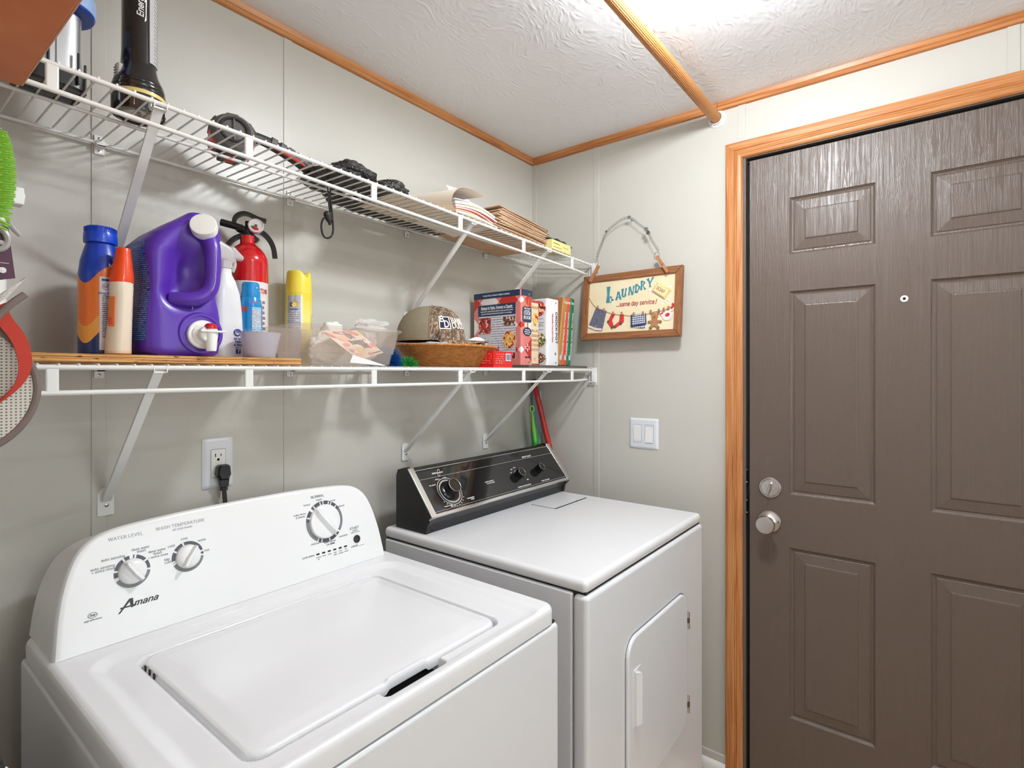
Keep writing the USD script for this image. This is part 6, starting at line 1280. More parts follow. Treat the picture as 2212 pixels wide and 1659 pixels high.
t, sp, S, SVf, C = book('recipe_binder', 'white recipe binder with food photographs on its cover', -.280, -.2015, -.268, -.030, .2450, 'cover_white', 'cover_white', board=.003, rnd=.007)
cv = f'{t}/cover'
obj('cover_panel', C(bx(.140, .228, .005, .240, 0, .0004), -.030, 0), 'cover_photo', cv)
for z0_, z1_, m in ((.180, .238, 'food_red'), (.065, .122, 'food_salad'), (.008, .048, 'food_brown')):
    obj('picture', C(prism(AF.scale(Point(0, 0).buffer(1), .034, (z1_ - z0_) / 2), .0005), -.030 - .196, (z0_ + z1_) / 2, .0005), m, cv, smooth=False)
    obj('plate', C(prism(AF.scale(Point(0, 0).buffer(1), .039, (z1_ - z0_) / 2), .0003), -.030 - .196, (z0_ + z1_) / 2 - .006, .0004), 'plate_grey', cv, smooth=False)
obj('lettering', cat_(*[C(bx(.170, .170 + w_, z, z + .0025, 0, .0003), -.030, 0, .0004) for z, w_ in ((.170, .05), (.156, .055), (.150, .048), (.144, .052), (.130, .05))]), 'ink_greyblue', cv, smooth=False)
obj('lettering', SVf(flat_text('CROCK·POT', .0125, .0004, True, .118, 'c'), .014, .140), 'ink_black', sp, smooth=False); obj('lettering', SVf(flat_text('RECIPE COLLECTION', .0075, .0004, True, .104, 'c'), -.0090, .138), 'ink_red', sp, smooth=False)
obj('publisher_mark', S(cat_(*[bx(u, u + .0012, .038, .050 - abs(k - 1) * .003, 0, .0004) for k, u in enumerate((.010, .0125, .015))]), 0, 0), 'ink_black', sp, smooth=False)
for z in (.232, .010): obj('rivet', S(lathe([(0, 0), (.0036, 0), (.0032, .0012), (.0016, .0014), (0, .001)], 16), .016, z), 'bright_steel', sp)

for (x0_, x1_, tl, cm, sm_, yr, nm) in ((-.1970, -.1640, .170, 'cover_brown', 'spine_gold', '1984', 'tan annual recipe book leaning to the right beside the white binder'), (-.1625, -.1335, .125, 'cover_scarlet', 'spine_scarlet', '1985', 'red annual recipe book between the tan and the green one'), (-.1300, -.1010, .110, 'cover_emerald', 'cover_emerald', '1987', 'green annual recipe book at the right end of the row')):
    t, sp, S, SVf, C = book('recipe_book', nm, x0_, x1_, -.258, -.045, .2640 if cm != 'cover_brown' else .2620, cm, sm_, tl, .0024, .006)
    obj('lettering', cat_(S(flat_text(yr, .0085, .0004, True, .0225, 'c'), 0, .2400, .0004), SVf(flat_text('Southern Living', .0078, .0004, True, .060, 'c', .1), .001, .178, .0004), SVf(flat_text('ANNUAL RECIPES', .0088, .0004, True, .102, 'c'), .001, .090, .0004)), 'white_print', sp, smooth=False)
    obj('sticker', S(rbx if False else prism(rrect(-.007, .006, .020, .038, .002), .0004), 0, 0), 'sticker_blue', sp, smooth=False)

# ------------------------------------------------------------------ upper shelf: things on it
def ztop(x, y): f = (y - SYBK) / (SYF - SYBK); return zb_up(x) + (zf_up(x) - zb_up(x)) * f + .0058
# lantern
D('silver', col=(196, 196, 198), rough=.34, metal=.85)
D('black_plastic', col=(24, 23, 22), rough=.35)
D('grey_plastic', col=(98, 96, 94), rough=.5)
lx0, ly0 = -1.668, -.178; lz = ztop(lx0, ly0)
t = thing('camping_lantern', 'silver camping lantern on a ribbed black base at the left of the upper shelf', 'lantern', (lx0, ly0, lz))
obj('body', sq([(.018, 0, .040, .040), (.03, 0, .0415, .0415), (.13, 0, .0420, .0420), (.134, 0, .040, .040)], lx0, ly0, lz, 48, .6), 'silver', t, smooth=40)
bs = obj('base', sq([(0, 0, .044, .044), (.003, 0, .047, .047), (.024, 0, .047, .047), (.030, 0, .0430, .0430)], lx0, ly0, lz, 48, .5), 'black_plastic', t, smooth=30)
for i in range(5): obj('base_rib', cat_(bx(lx0 - .044, lx0 + .044, ly0 - .036 + i * .018, ly0 - .033 + i * .018, lz - .0002, lz + .004, .0008)), 'grey_plastic', bs)
obj('base_disc', lathe([(0, -.0002), (.020, -.0002), (.020, .002), (0, .002)], 28, (lx0, ly0, lz)), 'grey_plastic', bs)
for dx, dy_ in ((.048, -.012), (.048, .018), (.030, -.048), (-.010, -.048)): obj('guard_post', bx(lx0 + dx - .002, lx0 + dx + .002, ly0 + dy_ - .002, ly0 + dy_ + .002, lz + .008, lz + .062, .0012), 'black_plastic', t)
obj('vertical_line', cat_(bx(lx0 + .0005, lx0 + .0022, ly0 - .0425, ly0 - .0415, lz + .03, lz + .13)), 'grey_plastic', t)
D('lid_blue', col=(24, 66, 160), rough=.35)
D('lid_side', col=(150, 176, 214), rough=.3)
t = thing('plastic_tub', 'round blue-bottomed lid lying on top of the silver lantern', 'tub', (-1.662, -.192, lz + .134))
obj('lid', lathe([(0, .0), (.050, 0), (.0530, .0015), (.0545, .004), (.0545, .0045), (0, .0045)], 48, (-1.662, -.192, lz + .1342)), 'lid_blue', t)
obj('rim', lathe([(0, .0046), (.0548, .0046), (.0558, .0075), (.0558, .030), (.0545, .032), (0, .032)], 48, (-1.662, -.192, lz + .1342)), 'lid_side', t)

# flashlight standing on its lens
fx0, fy0 = -1.5400, -.196; fz0 = ztop(fx0, fy0)
D('flash_black', col=(30, 27, 25), rough=.16, coat=.5)
D('band_gold', col=(226, 206, 128), rough=.4)
D('flash_grey', col=(182, 181, 180), rough=.45)
D('reflector', col=(226, 216, 210), rough=.18, metal=.9)
fc_ = (fx0, fy0, fz0)
t = thing('flashlight', 'big black flashlight standing on its lens with a yellow band', 'flashlight', fc_)
hd_ = obj('head', lathe([(0, .0185), (.0348, .0185), (.0350, 0), (.0420, .0), (.0432, .003), (.0432, .028), (.0424, .030), (.0424, .0385), (.0432, .040), (.0430, .044), (.0415, .046), (.0425, .049), (.0418, .053), (.0400, .055), (.0405, .058), (.039, .062), (.033, .074), (.0295, .086), (.0285, .094), (0, .094)], 56, fc_), 'flash_black', t, smooth=30)
obj('band', lathe([(.0425, .0305), (.0434, .0310), (.0434, .0375), (.0425, .038)], 56, fc_), 'band_gold', hd_)
for k in range(12): a = k * PI / 6; obj('grip_flat', place(bx(.0424, .0438, -.0032, .0032, .005, .026, .0006), fc_, (math.cos(a), math.sin(a), 0), (-math.sin(a), math.cos(a), 0)), 'flash_black', hd_)
obj('lens', lathe([(0, .0155), (.012, .0145), (.024, .010), (.0345, .003), (.0345, .0045), (0, .018)], 48, fc_), 'reflector', hd_)
obj('barrel', lathe([(0, .09), (.0285, .09), (.0272, .12), (.0268, .18), (.0268, .30), (.0285, .302), (.0285, .325), (.025, .33), (0, .331)], 48, fc_), 'flash_black', t)
gf = facing(fx0, fy0)
gs = obj('ruler_strip', cylpatch(fx0, fy0, .0274, gf + .62, gf + 1.65, fz0 + .098, fz0 + .29, .0022, 14), 'flash_grey', t)
for i in range(24): obj('ruler_tick', cylpatch(fx0, fy0, .0297, gf + .95, gf + 1.6, fz0 + .104 + i * .0075, fz0 + .1046 + i * .0075, .0003, 8), 'grey_plastic', gs)
sw = obj('switch', place(cat_(bx(.0262, .0375, -.0085, .0085, .052, .086, .003), *[bx(.037, .0392, -.007, .007, .057 + i * .005, .0592 + i * .005, .0008) for i in range(5)]), fc_, (math.cos(gf - 1.15), math.sin(gf - 1.15), 0), (-math.sin(gf - 1.15), math.cos(gf - 1.15), 0)), 'flash_grey', t)
mm = flat_text('Energizer', .0105, .0005, True, .062, 'l', .2); vv = np.array(mm.vertices); m2_ = trimesh.Trimesh(np.stack([-vv[:, 1], vv[:, 0], vv[:, 2]], 1), mm.faces, process=False)
obj('lettering', wrap(m2_, fx0, fy0, .0271, gf + .28, fz0 + .178), 'white_print', t, smooth=False)
obj('swoosh', wrap(prism(Polygon([(.0012, 0), (.0045, .004), (.0055, .06), (.0032, .06), (.0030, .012)]), .0005), fx0, fy0, .0271, gf + .28, fz0 + .170), 'white_print', t, smooth=False)
obj('barrel_recess', cylpatch(fx0, fy0, .0270, gf - .72, gf - .45, fz0 + .10, fz0 + .155, .0004, 8), 'black_plastic', t)

# handheld spotlight
D('rubber_grey', col=(96, 94, 93), rough=.55, bump=(900, .2, .0003))
D('rubber_dark', col=(44, 40, 38), rough=.5)
D('spot_red', col=(204, 66, 54), rough=.35)
hx_, hy_ = -1.352, -.165; hz_ = ztop(hx_, hy_)
t = thing('spotlight', 'grey and red rubberised handheld spotlight lying behind the front rail', 'flashlight', (hx_, hy_, hz_))
HC = np.array([hx_, hy_, hz_ + .0455]); ha = np.array([-.30, -.93, .18]); ha /= np.linalg.norm(ha); hu_ = np.cross((0, 0, 1.), ha); hu_ /= np.linalg.norm(hu_); hv_ = np.cross(ha, hu_)
def hp3(m): return place(m, HC, hu_, hv_)
hb = obj('housing', hp3(lathe([(0, -.055), (.036, -.055), (.044, -.045), (.0455, -.02), (.0455, .002), (.043, .010), (.0375, .016), (.034, .0185), (0, .019)], 44)), 'rubber_grey', t, smooth=35)
obj('bumper', hp3(cat_(*[place(bx(.042, .0482, -.013, .013, -.040, .006, .003), (0, 0, 0), (math.cos(a), math.sin(a), 0), (-math.sin(a), math.cos(a), 0)) for a in (PI / 2, PI * .83, PI * .17)])), 'rubber_grey', hb)
cpx = obj('battery_cap', hp3(lathe([(.0285, .0165), (.0300, .0205), (.0285, .0225), (.0245, .0225), (.0235, .017), (0, .0165)], 40)), 'rubber_dark', hb)
obj('cap_bar', hp3(bx(-.0022, .0022, -.0245, .0245, .0160, .0225, .001)), 'rubber_grey', cpx)
obj('cap_ring', hp3(lathe([(.0305, .0180), (.0335, .0200), (.0350, .0180), (.0335, .016)], 40)), 'rubber_grey', hb)
obj('red_side', hp3(cat_(*[cylpatch(0, 0, .0458, a - .34, a + .34, -.050, .004, .0008, 8) for a in (-PI * .12, PI * 1.12)])), 'spot_red', hb)
obj('red_belly', hp3(cat_(cylpatch(0, 0, .0458, -PI / 2 - .30, -PI / 2 + .12, -.040, -.010, .0006, 8))), 'spot_red', hb)
obj('stand_foot', cat_(bx(hx_ - .030, hx_ + .032, hy_ + .010, hy_ + .040, hz_ + .0002, hz_ + .010, .003), bx(hx_ - .01, hx_ + .03, hy_ + .036, hy_ + .060, hz_ + .0002, hz_ + .008, .002)), 'rubber_dark', t)
hpth = spline([HC + np.array([.030, .012, .010]), HC + np.array([.065, .010, .0145]), HC + np.array([.11, .004, .004]), HC + np.array([.155, 0, -.010]), HC + np.array([.185, -.004, -.024])], 40)
obj('handle', tube(hpth, np.interp(np.linspace(0, 1, 40), [0, .25, .75, .95, 1], [.014, .0120, .0145, .0165, .0135]), 16), 'rubber_dark', t)
for i in range(5): obj('grip_pad', cat_(*[tube([p + np.array([0, -.001, .0022]) for p in hpth[14 + i * 5:18 + i * 5]], .0146, 14)]), 'rubber_grey', t)
obj('handle_stripe', tube([p + np.array([.004, -.0105, -.0085]) for p in hpth[6:39]], .0048, 8), 'spot_red', t)

# black mesh bag with drawcord
def mesh_black():
    n = {'g': ('geometry', {}), 'v': ('voronoi_texture', {'scale': 230.0}), 'r': ('rgb_ramp', {'ramp': [(.0, (.0, .0, .0)), (.30, (.010, .009, .009)), (.55, (.04, .038, .036))]}), 'b': ('bump', {'strength': 1.0, 'distance': .002}), 'p': ('principled_bsdf', {'roughness': .42})}
    return make('mesh_black', n, [('g.position', 'v.vector'), ('v.distance', 'r.fac'), ('r.color', 'p.base_color'), ('v.distance', 'b.height'), ('b.normal', 'p.normal')])
DEFS['mesh_black'] = mesh_black
mb = thing('mesh_bag', 'crumpled black mesh bag with a hanging drawcord and cord lock', 'bag', (-1.02, -.15, ztop(-1.02, -.15)))
def flump(c, r, seed, amp=.3):
    m = lump(c, r, seed, amp); v = np.array(m.vertices); zmin = np.array([ztop(x, y) for x, y in v[:, :2]]); v[:, 2] = np.maximum(v[:, 2], zmin + .0004); return trimesh.Trimesh(v, m.faces, process=False)
z_ = ztop(-1.05, -.15)
obj('bag', cat_(flump((-1.105, -.175, z_ + .018), (.075, .080, .022), 41), flump((-1.060, -.190, z_ + .040), (.058, .05, .030), 42), flump((-.945, -.165, z_ + .026), (.070, .075, .030), 43), flump((-.985, -.085, z_ + .008), (.085, .050, .010), 44)), 'mesh_black', mb, smooth=True)
def sheet_hole(): pass
zc0 = ztop(-1.141, -.205)
cord = [(-1.1405, -.205, zc0 + .006), (-1.1400, -.206, zc0 - .014), (-1.1405, -.2065, zc0 - .055), (-1.142, -.208, zc0 - .085), (-1.1555, -.2085, zc0 - .096), (-1.163, -.209, zc0 - .118), (-1.152, -.2095, zc0 - .143), (-1.138, -.210, zc0 - .138), (-1.1310, -.2095, zc0 - .112), (-1.134, -.208, zc0 - .07), (-1.138, -.207, zc0 - .03), (-1.1390, -.206, zc0 + .006)]
obj('drawcord', tube(spline(cord, 110), .0024, 8), 'black_plastic', mb)
obj('webbing_tab', bx(-1.1445, -1.1345, -.2085, -.2035, zc0 - .028, zc0 + .012, .0015), 'black_plastic', mb)
cl = obj('cord_lock', cat_(hull(((-1.1470, -.2085, zc0 - .085), .0088), ((-1.1425, -.2085, zc0 - .097), .0068)), tube([(-1.143, -.2085, zc0 - .095), (-1.1365, -.2085, zc0 - .108)], .0050, 12)), 'rubber_dark', mb)
obj('cord_knot', hull(((-1.1385, -.2085, zc0 - .092), .0045), ((-1.1345, -.2085, zc0 - .096), .004)), 'black_plastic', mb)

# manila folder stuffed with papers
D('manila', col=(238, 220, 194), rough=.6)
D('manila_light', col=(244, 230, 212), rough=.6)
D('paper_warm', col=(240, 234, 224), rough=.7)
D('paper_grey', col=(222, 218, 220), rough=.7)
D('paper_yellow', col=(240, 228, 176), rough=.7)
D('paper_redline', col=(204, 90, 84), rough=.7)
mf = thing('manila_folder', 'manila folder curled open with bundles of papers sticking out', 'folder', (-.73, -.20, ztop(-.73, -.2)))
zr = lambda x, y: ztop(x, y) + .0004
def fold_ring(y, dz):
    b_ = zr(-.72, y); x0 = -.795 + .0 * y
    p = [(-.615, b_ - .004 * 1 + .0014), (-.70, b_ + .0012), (-.765, b_ + .0055), (x0 - .004, b_ + .020), (x0 - .006, b_ + .045), (x0 + .010, b_ + .068 + dz), (x0 + .045, b_ + .083 + dz), (x0 + .085, b_ + .086 + dz), (x0 + .13, b_ + .080 + dz)]
    s = spline(np.array([(x, 0, z) for x, z in p]), 44); return np.stack([s[:, 0], np.full(44, y), s[:, 2]], 1)
secs = [fold_ring(y, dz) for y, dz in ((-.296, .000), (-.24, .002), (-.17, .004), (-.10, .006), (-.065, .006))]
def strip_solid(secs, th=.0006):
    nm = []; 
    for s in secs:
        d = np.gradient(s, axis=0); n = np.stack([-d[:, 2], d[:, 0] * 0, d[:, 0]], 1); n /= np.linalg.norm(n, axis=1, keepdims=True); nm.append(np.vstack([s + n * th, (s - n * th)[::-1]]))
    return loft(nm, False, False)
obj('cover', strip_solid(secs), 'manila_light', mf, smooth=40)
obj('bottom_leaf', loft([np.array([(x0_, y, ztop((x0_ + x1_) / 2, y) + z) for (x0_, y, z) in ()] or [(-.99, -.290, ztop(-.99, -.29) + z), (-.62, -.290, ztop(-.62, -.29) + z), (-.62, -.085, ztop(-.62, -.085) + z), (-.97, -.085, ztop(-.97, -.085) + z)]) for z in (.0002, .0010)]), 'manila', mf, smooth=False)
gp = np.random.default_rng(11)
def sheet(x0, x1, y0, y1, zl, zr_, sag, th, m, parent, nm='paper', curl=0.0, skew=0.0):
    X_ = np.linspace(x0, x1, 14); f = (X_ - x0) / (x1 - x0); Zs = zl + (zr_ - zl) * f + sag * np.sin(PI * f) + curl * f ** 3
    rings = [np.array([(x, y0 + skew * ff, z), (x, y1 + skew * ff, z), (x, y1 + skew * ff, z + th), (x, y0 + skew * ff, z + th)]) for x, ff, z in zip(X_, f, Zs)]
    return obj(nm, loft(rings), m, parent, smooth=20)
zb0 = ztop(-.75, -.28) + .001
for k, (x1_, zl, zr2, sag, th, m, y0) in enumerate(((-.600, .0035, -.0035, .004, .0022, 'paper_warm', -.296), (-.612, .0065, -.0005, .006, .0030, 'manila_light', -.294), (-.640, .013, .004, .008, .0018, 'paper_yellow', -.290), (-.632, .017, .006, .010, .0012, 'paper_redline', -.289), (-.610, .019, .0085, .011, .0030, 'paper_warm', -.287),
                                                    (-.585, .024, .0125, .011, .0012, 'paper_redline', -.283), (-.570, .026, .0145, .013, .0060, 'paper_grey', -.282), (-.575, .036, .022, .014, .0014, 'paper_yellow', -.278), (-.560, .038, .024, .016, .0060, 'paper_white', -.276), (-.565, .052, .0320, .013, .0020, 'paper_grey', -.270))):
    sheet(-.785 + .002 * k, x1_, y0, y0 + .19, zb0 + zl, zb0 + zr2, sag, th, m, mf, 'paper_bundle', 0, .0)
obj('letter_sheet', loft([np.array([(-.655, -.165 + d_, 1.925), (-.500, -.115 + d_, 1.925), (-.4720, -.110 + d_, 1.930), (-.545, -.095 + d_, 2.005), (-.660, -.130 + d_, 1.985)]) for d_ in (0, .0008)]), 'paper_white', mf, smooth=False)
obj('green_rule', cat_(*[place(bx(-.04, .02, z, z + .0012, 0, .0003), (-.545, -.1300, 1.945), (.952, .305, 0), (0, .15, .98)) for z in (.0, .006)]), 'cup_blue', mf, smooth=False)
t = thing('dark_book', 'dark brown flat case at the back of the upper shelf behind the folder', 'case', (-.78, -.05, ztop(-.78, -.05)))
obj('case', loft([np.array([(-.965, -.0800, ztop(-.965, -.08) + z), (-.60, -.0800, ztop(-.60, -.08) + z), (-.60, -.024, ztop(-.60, -.024) + z), (-.965, -.024, ztop(-.965, -.024) + z)]) for z in (.0004, .012)]), 'rubber_dark', t, smooth=False)

# folded paper grocery bags
D('kraft', col=(208, 174, 142), rough=.75, mottle=(30, (194, 160, 128)))
D('kraft_dark', col=(150, 118, 92), rough=.8)
D('kraft_print', col=(60, 44, 36), rough=.7)
def bag(label, x0, x1, y0, y1, zl, zr_, th, yaw, k):
    t = thing('paper_bag', label, 'paper bag', ((x0 + x1) / 2, (y0 + y1) / 2, min(zl, zr_)), group=None)
    cx_, cy_2 = (x0 + x1) / 2, (y0 + y1) / 2; ca, sa = math.cos(yaw), math.sin(yaw)
    def lay(xa, xb, ya, yb, za, zb_, t_, nm, m, bend=0.0):
        X_ = np.linspace(xa, xb, 10); f = (X_ - xa) / (xb - xa)
        rings = []
        for x, ff in zip(X_, f):
            z = za + (zb_ - za) * ff + bend * math.sin(PI * ff); r_ = [(x, ya, z), (x, yb, z), (x, yb, z + t_), (x, ya, z + t_)]
            rings.append(np.array([(cx_ + (a - cx_) * ca - (b - cy_2) * sa, cy_2 + (a - cx_) * sa + (b - cy_2) * ca, c) for a, b, c in r_]))
        return obj(nm, loft(rings), m, t, smooth=20)
    n = 4
    for i in range(n):
        f = i / n
        lay(x0 + .010 * ((i * 7 + k) % 3), x1 - .004 * ((i * 5 + k) % 3), y0 + .003 * ((i + k) % 2), y1, zl + th * f, zr_ + th * .75 * f, th / n * .62, 'ply', 'kraft', .003 * ((i + k) % 2))
    e = np.array([(x1 - .002, 0)]); a = np.linspace(-PI / 2, PI / 2, 9); rr = th * .36
    rings = []
    for y in (y0, y1):
        o_ = np.stack([x1 - .004 + rr * 1.2 * np.cos(a), np.full(9, y), zr_ + rr + rr * np.sin(a)], 1); i2 = np.stack([x1 - .004 + rr * 1.05 * np.cos(a[::-1]), np.full(9, y), zr_ + rr + (rr - .0012) * np.sin(a[::-1])], 1)
        p = np.vstack([o_, i2]); rings.append(np.stack([cx_ + (p[:, 0] - cx_) * ca - (p[:, 1] - cy_2) * sa, cy_2 + (p[:, 0] - cx_) * sa + (p[:, 1] - cy_2) * ca, p[:, 2]], 1))
    obj('end_fold', loft(rings, False, False), 'kraft', t, smooth=40)
    return lay
zg = lambda x, y: ztop(x, y) + .0006
l_ = bag('lowest folded kraft paper bag, flat on the wires of the upper shelf', -.625, -.300, -.285, -.055, zg(-.625, -.17) + .0005, zg(-.30, -.285) + .001, .012, 0, 0)
l_ = bag('middle folded kraft paper bag of the stack on the upper shelf', -.600, -.292, -.288, -.075, zg(-.6, -.2) + .015, zg(-.29, -.28) + .017, .022, .03, 1)
l_ = bag('upper folded kraft paper bag of the stack, fanned open at its right end', -.585, -.270, -.272, -.085, zg(-.585, -.2) + .041, zg(-.27, -.25) + .043, .024, .06, 2)
l_ = bag('topmost folded kraft paper bag leaning on the stack beside the papers', -.560, -.245, -.255, -.095, zg(-.56, -.2) + .070, zg(-.26, -.22) + .070, .018, .08, 3)

# yellow box with a dark cover
D('box_yellow', col=(232, 222, 150), rough=.5)
D('cover_olive', col=(84, 92, 76), rough=.6)
yx0, yx1, yy0, yy1 = -.305, -.180, -.305, -.215
t = thing('yellow_box', 'small pale yellow box under a curled dark green sheet, right end of upper shelf', 'box', (-.24, -.26, ztop(-.24, -.26)))
def tilt_box(x0, x1, y0, y1, h, e=0.0): return loft([np.array([(x, y, ztop(x, y) + .0006 + z) for x, y in ((x0, y0), (x1, y0), (x1, y1), (x0, y1))]) for z in (0, h)])
obj('box', tilt_box(yx0, yx1, yy0, yy1, .034), 'box_yellow', t, smooth=False)
obj('print', place(cat_(bx(0, .04, .022, .0234, 0, .0003), bx(0, .055, .010, .0108, 0, .0003), bx(.06, .10, .018, .0188, 0, .0003)), (yx0 + .01, yy0 - .0003, ztop(yx0, yy0)), (1, 0, -.03), (0, 0, 1)), 'ink_black', t, smooth=False)
X_ = np.linspace(yx0 - .01, yx1 + .030, 20); rgs = []
for x in X_:
    f = (x - X_[0]) / (X_[-1] - X_[0]); r_ = []
    for y, s in ((yy0 + .012, 1), (yy1 - .002, 1), (yy1 - .002, 2), (yy0 + .012, 2)): r_.append((x, y, ztop(x, y) + .0355 + .0022 * math.sin(f * 21) + .010 * math.sin(PI * f) - .004 * f + (.003 if s == 2 else 0)))
    rgs.append(np.array(r_))
obj('cover_sheet', loft(rgs), 'cover_olive', t, smooth=30)

# ------------------------------------------------------------------ hanging and standing things at the left edge
D('cabinet_terracotta', col=(214, 128, 82), rough=.5, bump=(240, .15, .0005), mottle=(9, (200, 112, 66)))
D('cabinet_edge', col=(214, 158, 122), rough=.6)
t = thing('wall_cabinet', 'smooth reddish-brown wooden cabinet jutting in at the top left corner', 'cabinet', (-1.99, -.62, 1.78))
obj('carcass', bx(XL + .001, -1.7335, -.90, -.353, 1.78, 2.10, .003), 'cabinet_terracotta', t)
obj('edge_strip', bx(-1.7340, -1.7312, -.90, -.353, 1.7815, 2.098, .001), 'cabinet_edge', t)
D('hook_grey', col=(168, 164, 158), rough=.35)
D('bristle_green', col=(140, 206, 76), rough=.35, sss=.2)
D('tag_purple', col=(82, 44, 66), rough=.55)
D('tag_white', col=(232, 230, 226), rough=.4)
# green scrub brush hanging below the cabinet
bxc, byc = -1.7785, -.385
t = thing('bristle_brush', 'lime green bottle brush with rounded bristles hanging at the left edge', 'brush', (bxc, byc, 1.63))
obj('stem', cat_(tube([(bxc, byc, 1.779), (bxc, byc, 1.56)], .0032, 10)), 'hook_grey', t)
obj('core', lathe([(0, -.066), (.012, -.062), (.0155, -.045), (.0165, .02), (.014, .052), (.006, .066), (0, .067)], 24, (bxc, byc, 1.637)), 'bristle_green', t)
br = []
for i in range(25):
    z = 1.578 + i * .0049; L_ = .0105 + .0115 * math.sin(PI * (i + 1) / 26) ** .6
    for k in range(14):
        a = 2 * PI * k / 14 + (i % 2) * PI / 14; d = np.array([math.cos(a), math.sin(a), -.45 * (1 - 2 * i / 24) * -1 * .0 - (.5 if i < 4 else 0) * (4 - i) / 4]); p0 = np.array([bxc, byc, z]) + d * .012
        br.append(tube([p0, p0 + d * L_, p0 + d * (L_ + .0012)], [.0017, .0016, .0006], 6))
obj('bristles', cat_(*br), 'bristle_green', t, kind='stuff', smooth=40)
t = thing('spray_gun', 'grey and white trigger sprayer head behind the green bristle brush', 'spray bottle', (-1.765, -.262, PLY_T))
sgx, sgy = -1.768, -.245
obj('bottle', sq([(0, 0, .033, .028), (.004, 0, .036, .031), (.13, 0, .0355, .0305), (.165, 0, .026, .024), (.185, 0, .014, .014), (.20, 0, .0135, .0135)], sgx, sgy, PLY_T), 'bottle_white', t, smooth=40)
hdg = obj('trigger_head', cat_(bx(sgx - .030, sgx + .040, sgy - .011, sgy + .011, 1.632, 1.662, .003), bx(sgx - .014, sgx + .014, sgy - .013, sgy + .013, 1.600, 1.640, .003)), 'plastic_white', t)
obj('nozzle', cat_(bx(sgx + .040, sgx + .055, sgy - .013, sgy + .013, 1.635, 1.662, .002), place(lathe([(0, 0), (.0095, 0), (.009, .0012), (0, .0014)], 24), (sgx + .0552, sgy, 1.6485), (0, 1, 0), (0, 0, 1))), 'plastic_white', hdg)
obj('trigger', tube(spline([(sgx + .030, sgy - .002, 1.634), (sgx + .034, sgy - .002, 1.618), (sgx + .041, sgy - .002, 1.602), (sgx + .052, sgy - .002, 1.588)], 20), np.linspace(.0085, .0032, 20), 12), 'hook_grey', hdg)
# purple hang tag with a buckle
t = thing('hang_tag', 'purple fabric tag with a white snap, hanging from a grey buckle', 'tag', (-1.756, -.38, 1.53))
obj('tag', place(loft([np.array([(-.010, -.040, z), (.0155, -.033, z), (.0085, .035, z), (-.006, .038, z)]) for z in (0, .0022)]), (-1.7595, -.379, 1.5360), (1, 0, 0), (0, 0, 1)), 'tag_purple', t, smooth=False)
obj('snap', place(lathe([(0, 0), (.0042, 0), (.004, .0014), (0, .002)], 20), (-1.7572, -.3815, 1.512), (1, 0, 0), (0, 0, 1)), 'tag_white', t)
obj('stitch_line', bx(-1.7625, -1.7505, -.3816, -.3811, 1.5215, 1.5227), 'hook_grey', t)
obj('buckle', cat_(tube([(-1.7655 + .0135 * math.cos(a), -.384, 1.5535 + .015 * math.sin(a)) for a in np.linspace(0, 2 * PI, 26, endpoint=False)], .0042, 8, True), bx(-1.783, -1.756, -.388, -.381, 1.545, 1.552, .002)), 'hook_grey', t)
obj('clear_ball', lathe([(0, -.0075), (.005, -.0055), (.0075, 0), (.005, .0055), (0, .0075)], 20, (-1.7615, -.384, 1.5790)), 'tag_white', t)
obj('strap', ribbon([(-1.7640, -.3845, 1.779), (-1.7640, -.3845, 1.70), (-1.764, -.3845, 1.572)], (1, 0, 0), .006, .0015), 'hook_grey', t)
# grey mesh cap / visor with a red strap
def visor_mesh():
    n = {'g': ('geometry', {}), 'x': ('separate_xyz', {}), 'a': ('math', {'math_type': 'divide', 'value2': .0048}), 'b': ('math', {'math_type': 'divide', 'value2': .0042}), 'fa': ('math', {'math_type': 'fraction'}), 'fb': ('math', {'math_type': 'fraction'}),
         'la': ('math', {'math_type': 'less_than', 'value2': .45}), 'lb': ('math', {'math_type': 'less_than', 'value2': .45}), 'mu': ('math', {'math_type': 'multiply'}), 'mx': ('mix_color', {'a': lin((206, 202, 192)), 'b': lin((118, 108, 96))}), 'p': ('principled_bsdf', {'roughness': .85})}
    return make('visor_mesh', n, [('g.position', 'x.vector'), ('x.x', 'a.value1'), ('x.z', 'b.value1'), ('a.value', 'fa.value1'), ('b.value', 'fb.value1'), ('fa.value', 'la.value1'), ('fb.value', 'lb.value1'), ('la.value', 'mu.value1'), ('lb.value', 'mu.value2'), ('mu.value', 'mx.fac'), ('mx.result', 'p.base_color')])
DEFS['visor_mesh'] = visor_mesh
D('strap_red', col=(188, 58, 42), rough=.8, bump=((700, 700, 700), .4, .0006))
D('piping_taupe', col=(120, 106, 98), rough=.85)
blotch('heather_grey', [(0, (96, 88, 82)), (.5, (206, 200, 192))], 420, .9, constant=False)
t = thing('dog_harness', 'grey mesh harness with taupe piping and a red webbing strap, hung at the left edge', 'harness', (-1.77, -.395, 1.38))
lobe = [(-1.84, 1.2640), (-1.790, 1.2660), (-1.758, 1.2820), (-1.735, 1.310), (-1.7245, 1.345), (-1.7270, 1.372), (-1.7370, 1.396), (-1.7520, 1.418), (-1.772, 1.436), (-1.80, 1.452), (-1.84, 1.455)]
lo2 = spline(np.array([(x, 0, z) for x, z in lobe]), 60)
P_ = Polygon([(x, z) for x, _, z in lo2])
vm = prism(P_, .006); 
obj('mesh_panel', place(vm, (0, -.392, 0), (1, 0, 0), (0, 0, 1)), 'visor_mesh', t, smooth=20)
obj('piping', tube([(x, -.3955, z) for x, _, z in lo2], .0052, 10), 'piping_taupe', t)
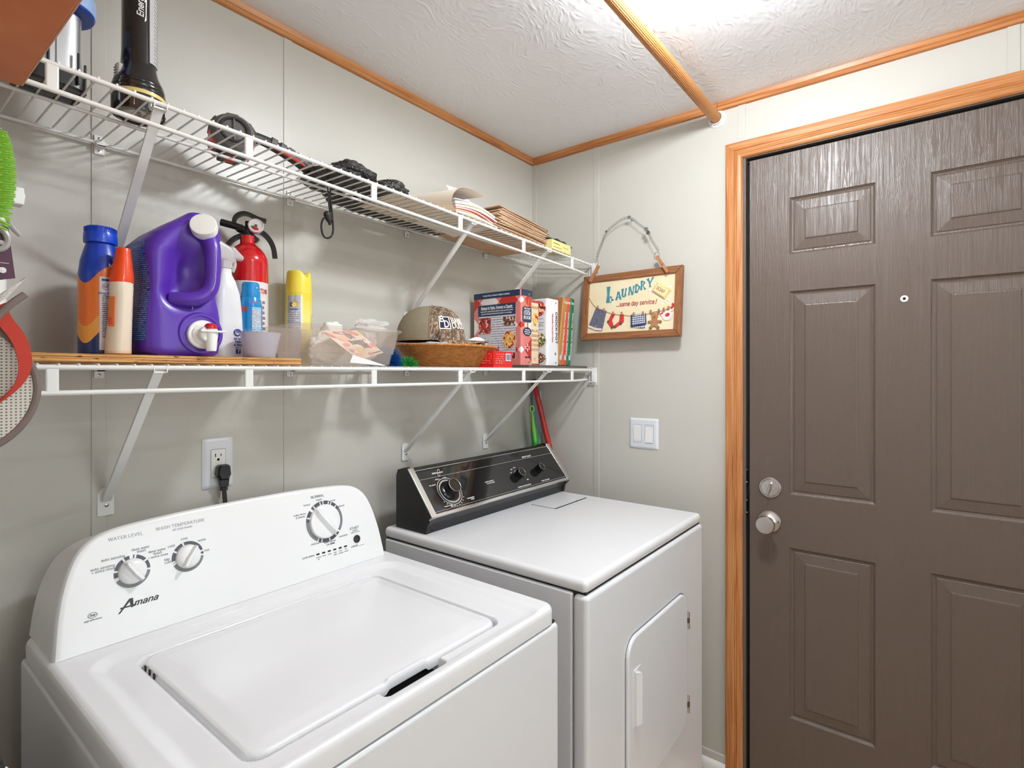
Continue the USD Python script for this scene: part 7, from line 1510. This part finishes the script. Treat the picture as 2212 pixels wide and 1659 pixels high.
obj('collar_band', ribbon(spline([(-1.7930, -.398, 1.425), (-1.776, -.400, 1.452), (-1.759, -.400, 1.474), (-1.7455, -.398, 1.489)], 16), (.55, .1, .83) / np.linalg.norm((.55, .1, .83)), .034, .007), 'heather_grey', t)
obj('collar_piping', tube(spline([(-1.7830, -.4045, 1.4180), (-1.766, -.4055, 1.446), (-1.7500, -.4045, 1.467), (-1.7380, -.402, 1.4790)], 16), .0048, 10), 'piping_taupe', t)
sp_r = spline([(-1.7640, -.402, 1.462), (-1.7590, -.404, 1.444), (-1.7480, -.408, 1.424), (-1.7395, -.410, 1.395), (-1.7415, -.410, 1.366), (-1.7540, -.408, 1.345), (-1.772, -.405, 1.328)], 40)
obj('red_strap', ribbon(sp_r, np.array([(math.cos(a), 0, math.sin(a)) for a in np.linspace(.55, .62, 40)]), .0165, .003), 'strap_red', t)
obj('hanging_loop', ribbon([(-1.772, -.398, 1.779), (-1.772, -.398, 1.60), (-1.7705, -.398, 1.46)], (1, 0, 0), .008, .002), 'piping_taupe', t)
# woven hamper left of the washer
def woven():
    n = {'g': ('geometry', {}), 'm': ('mapping', {'scale': (1, 1, 1)}), 'v': ('voronoi_texture', {'scale': 170.0}), 'r': ('rgb_ramp', {'ramp': [(0, lin((104, 106, 104))), (.35, lin((52, 54, 52))), (.7, lin((18, 18, 18)))]}), 'b': ('bump', {'strength': .9, 'distance': .003, 'invert': True}), 'p': ('principled_bsdf', {'roughness': .6})}
    return make('woven_black', n, [('g.position', 'v.vector'), ('v.distance', 'r.fac'), ('r.color', 'p.base_color'), ('v.distance', 'b.height'), ('b.normal', 'p.normal')])
DEFS['woven_black'] = woven
t = thing('laundry_hamper', 'black woven hamper with pale stitches standing left of the washing machine', 'hamper', (-1.93, -.42, 0))
hp_ = [(0, .15), (.01, .165), (.60, .190), (.862, .196), (.885, .190), (.893, .175)]
hm = lathe([(0, 0)] + [(r, z) for z, r in hp_] + [(.16, .880), (0, .86)], 64, (-1.958, -.430, 0), 1.0, 1.0)
hb_ = obj('body', hm, 'woven_black', t)
obj('stitch', cat_(*[hull(((-1.958 + .1955 * math.cos(a), -.43 + .1955 * math.sin(a), .858), .004), ((-1.958 + .1985 * math.cos(a + .04), -.43 + .1985 * math.sin(a + .04), .842), .004)) for a in np.arange(0, 2 * PI, .16)]), 'tag_white', hb_)
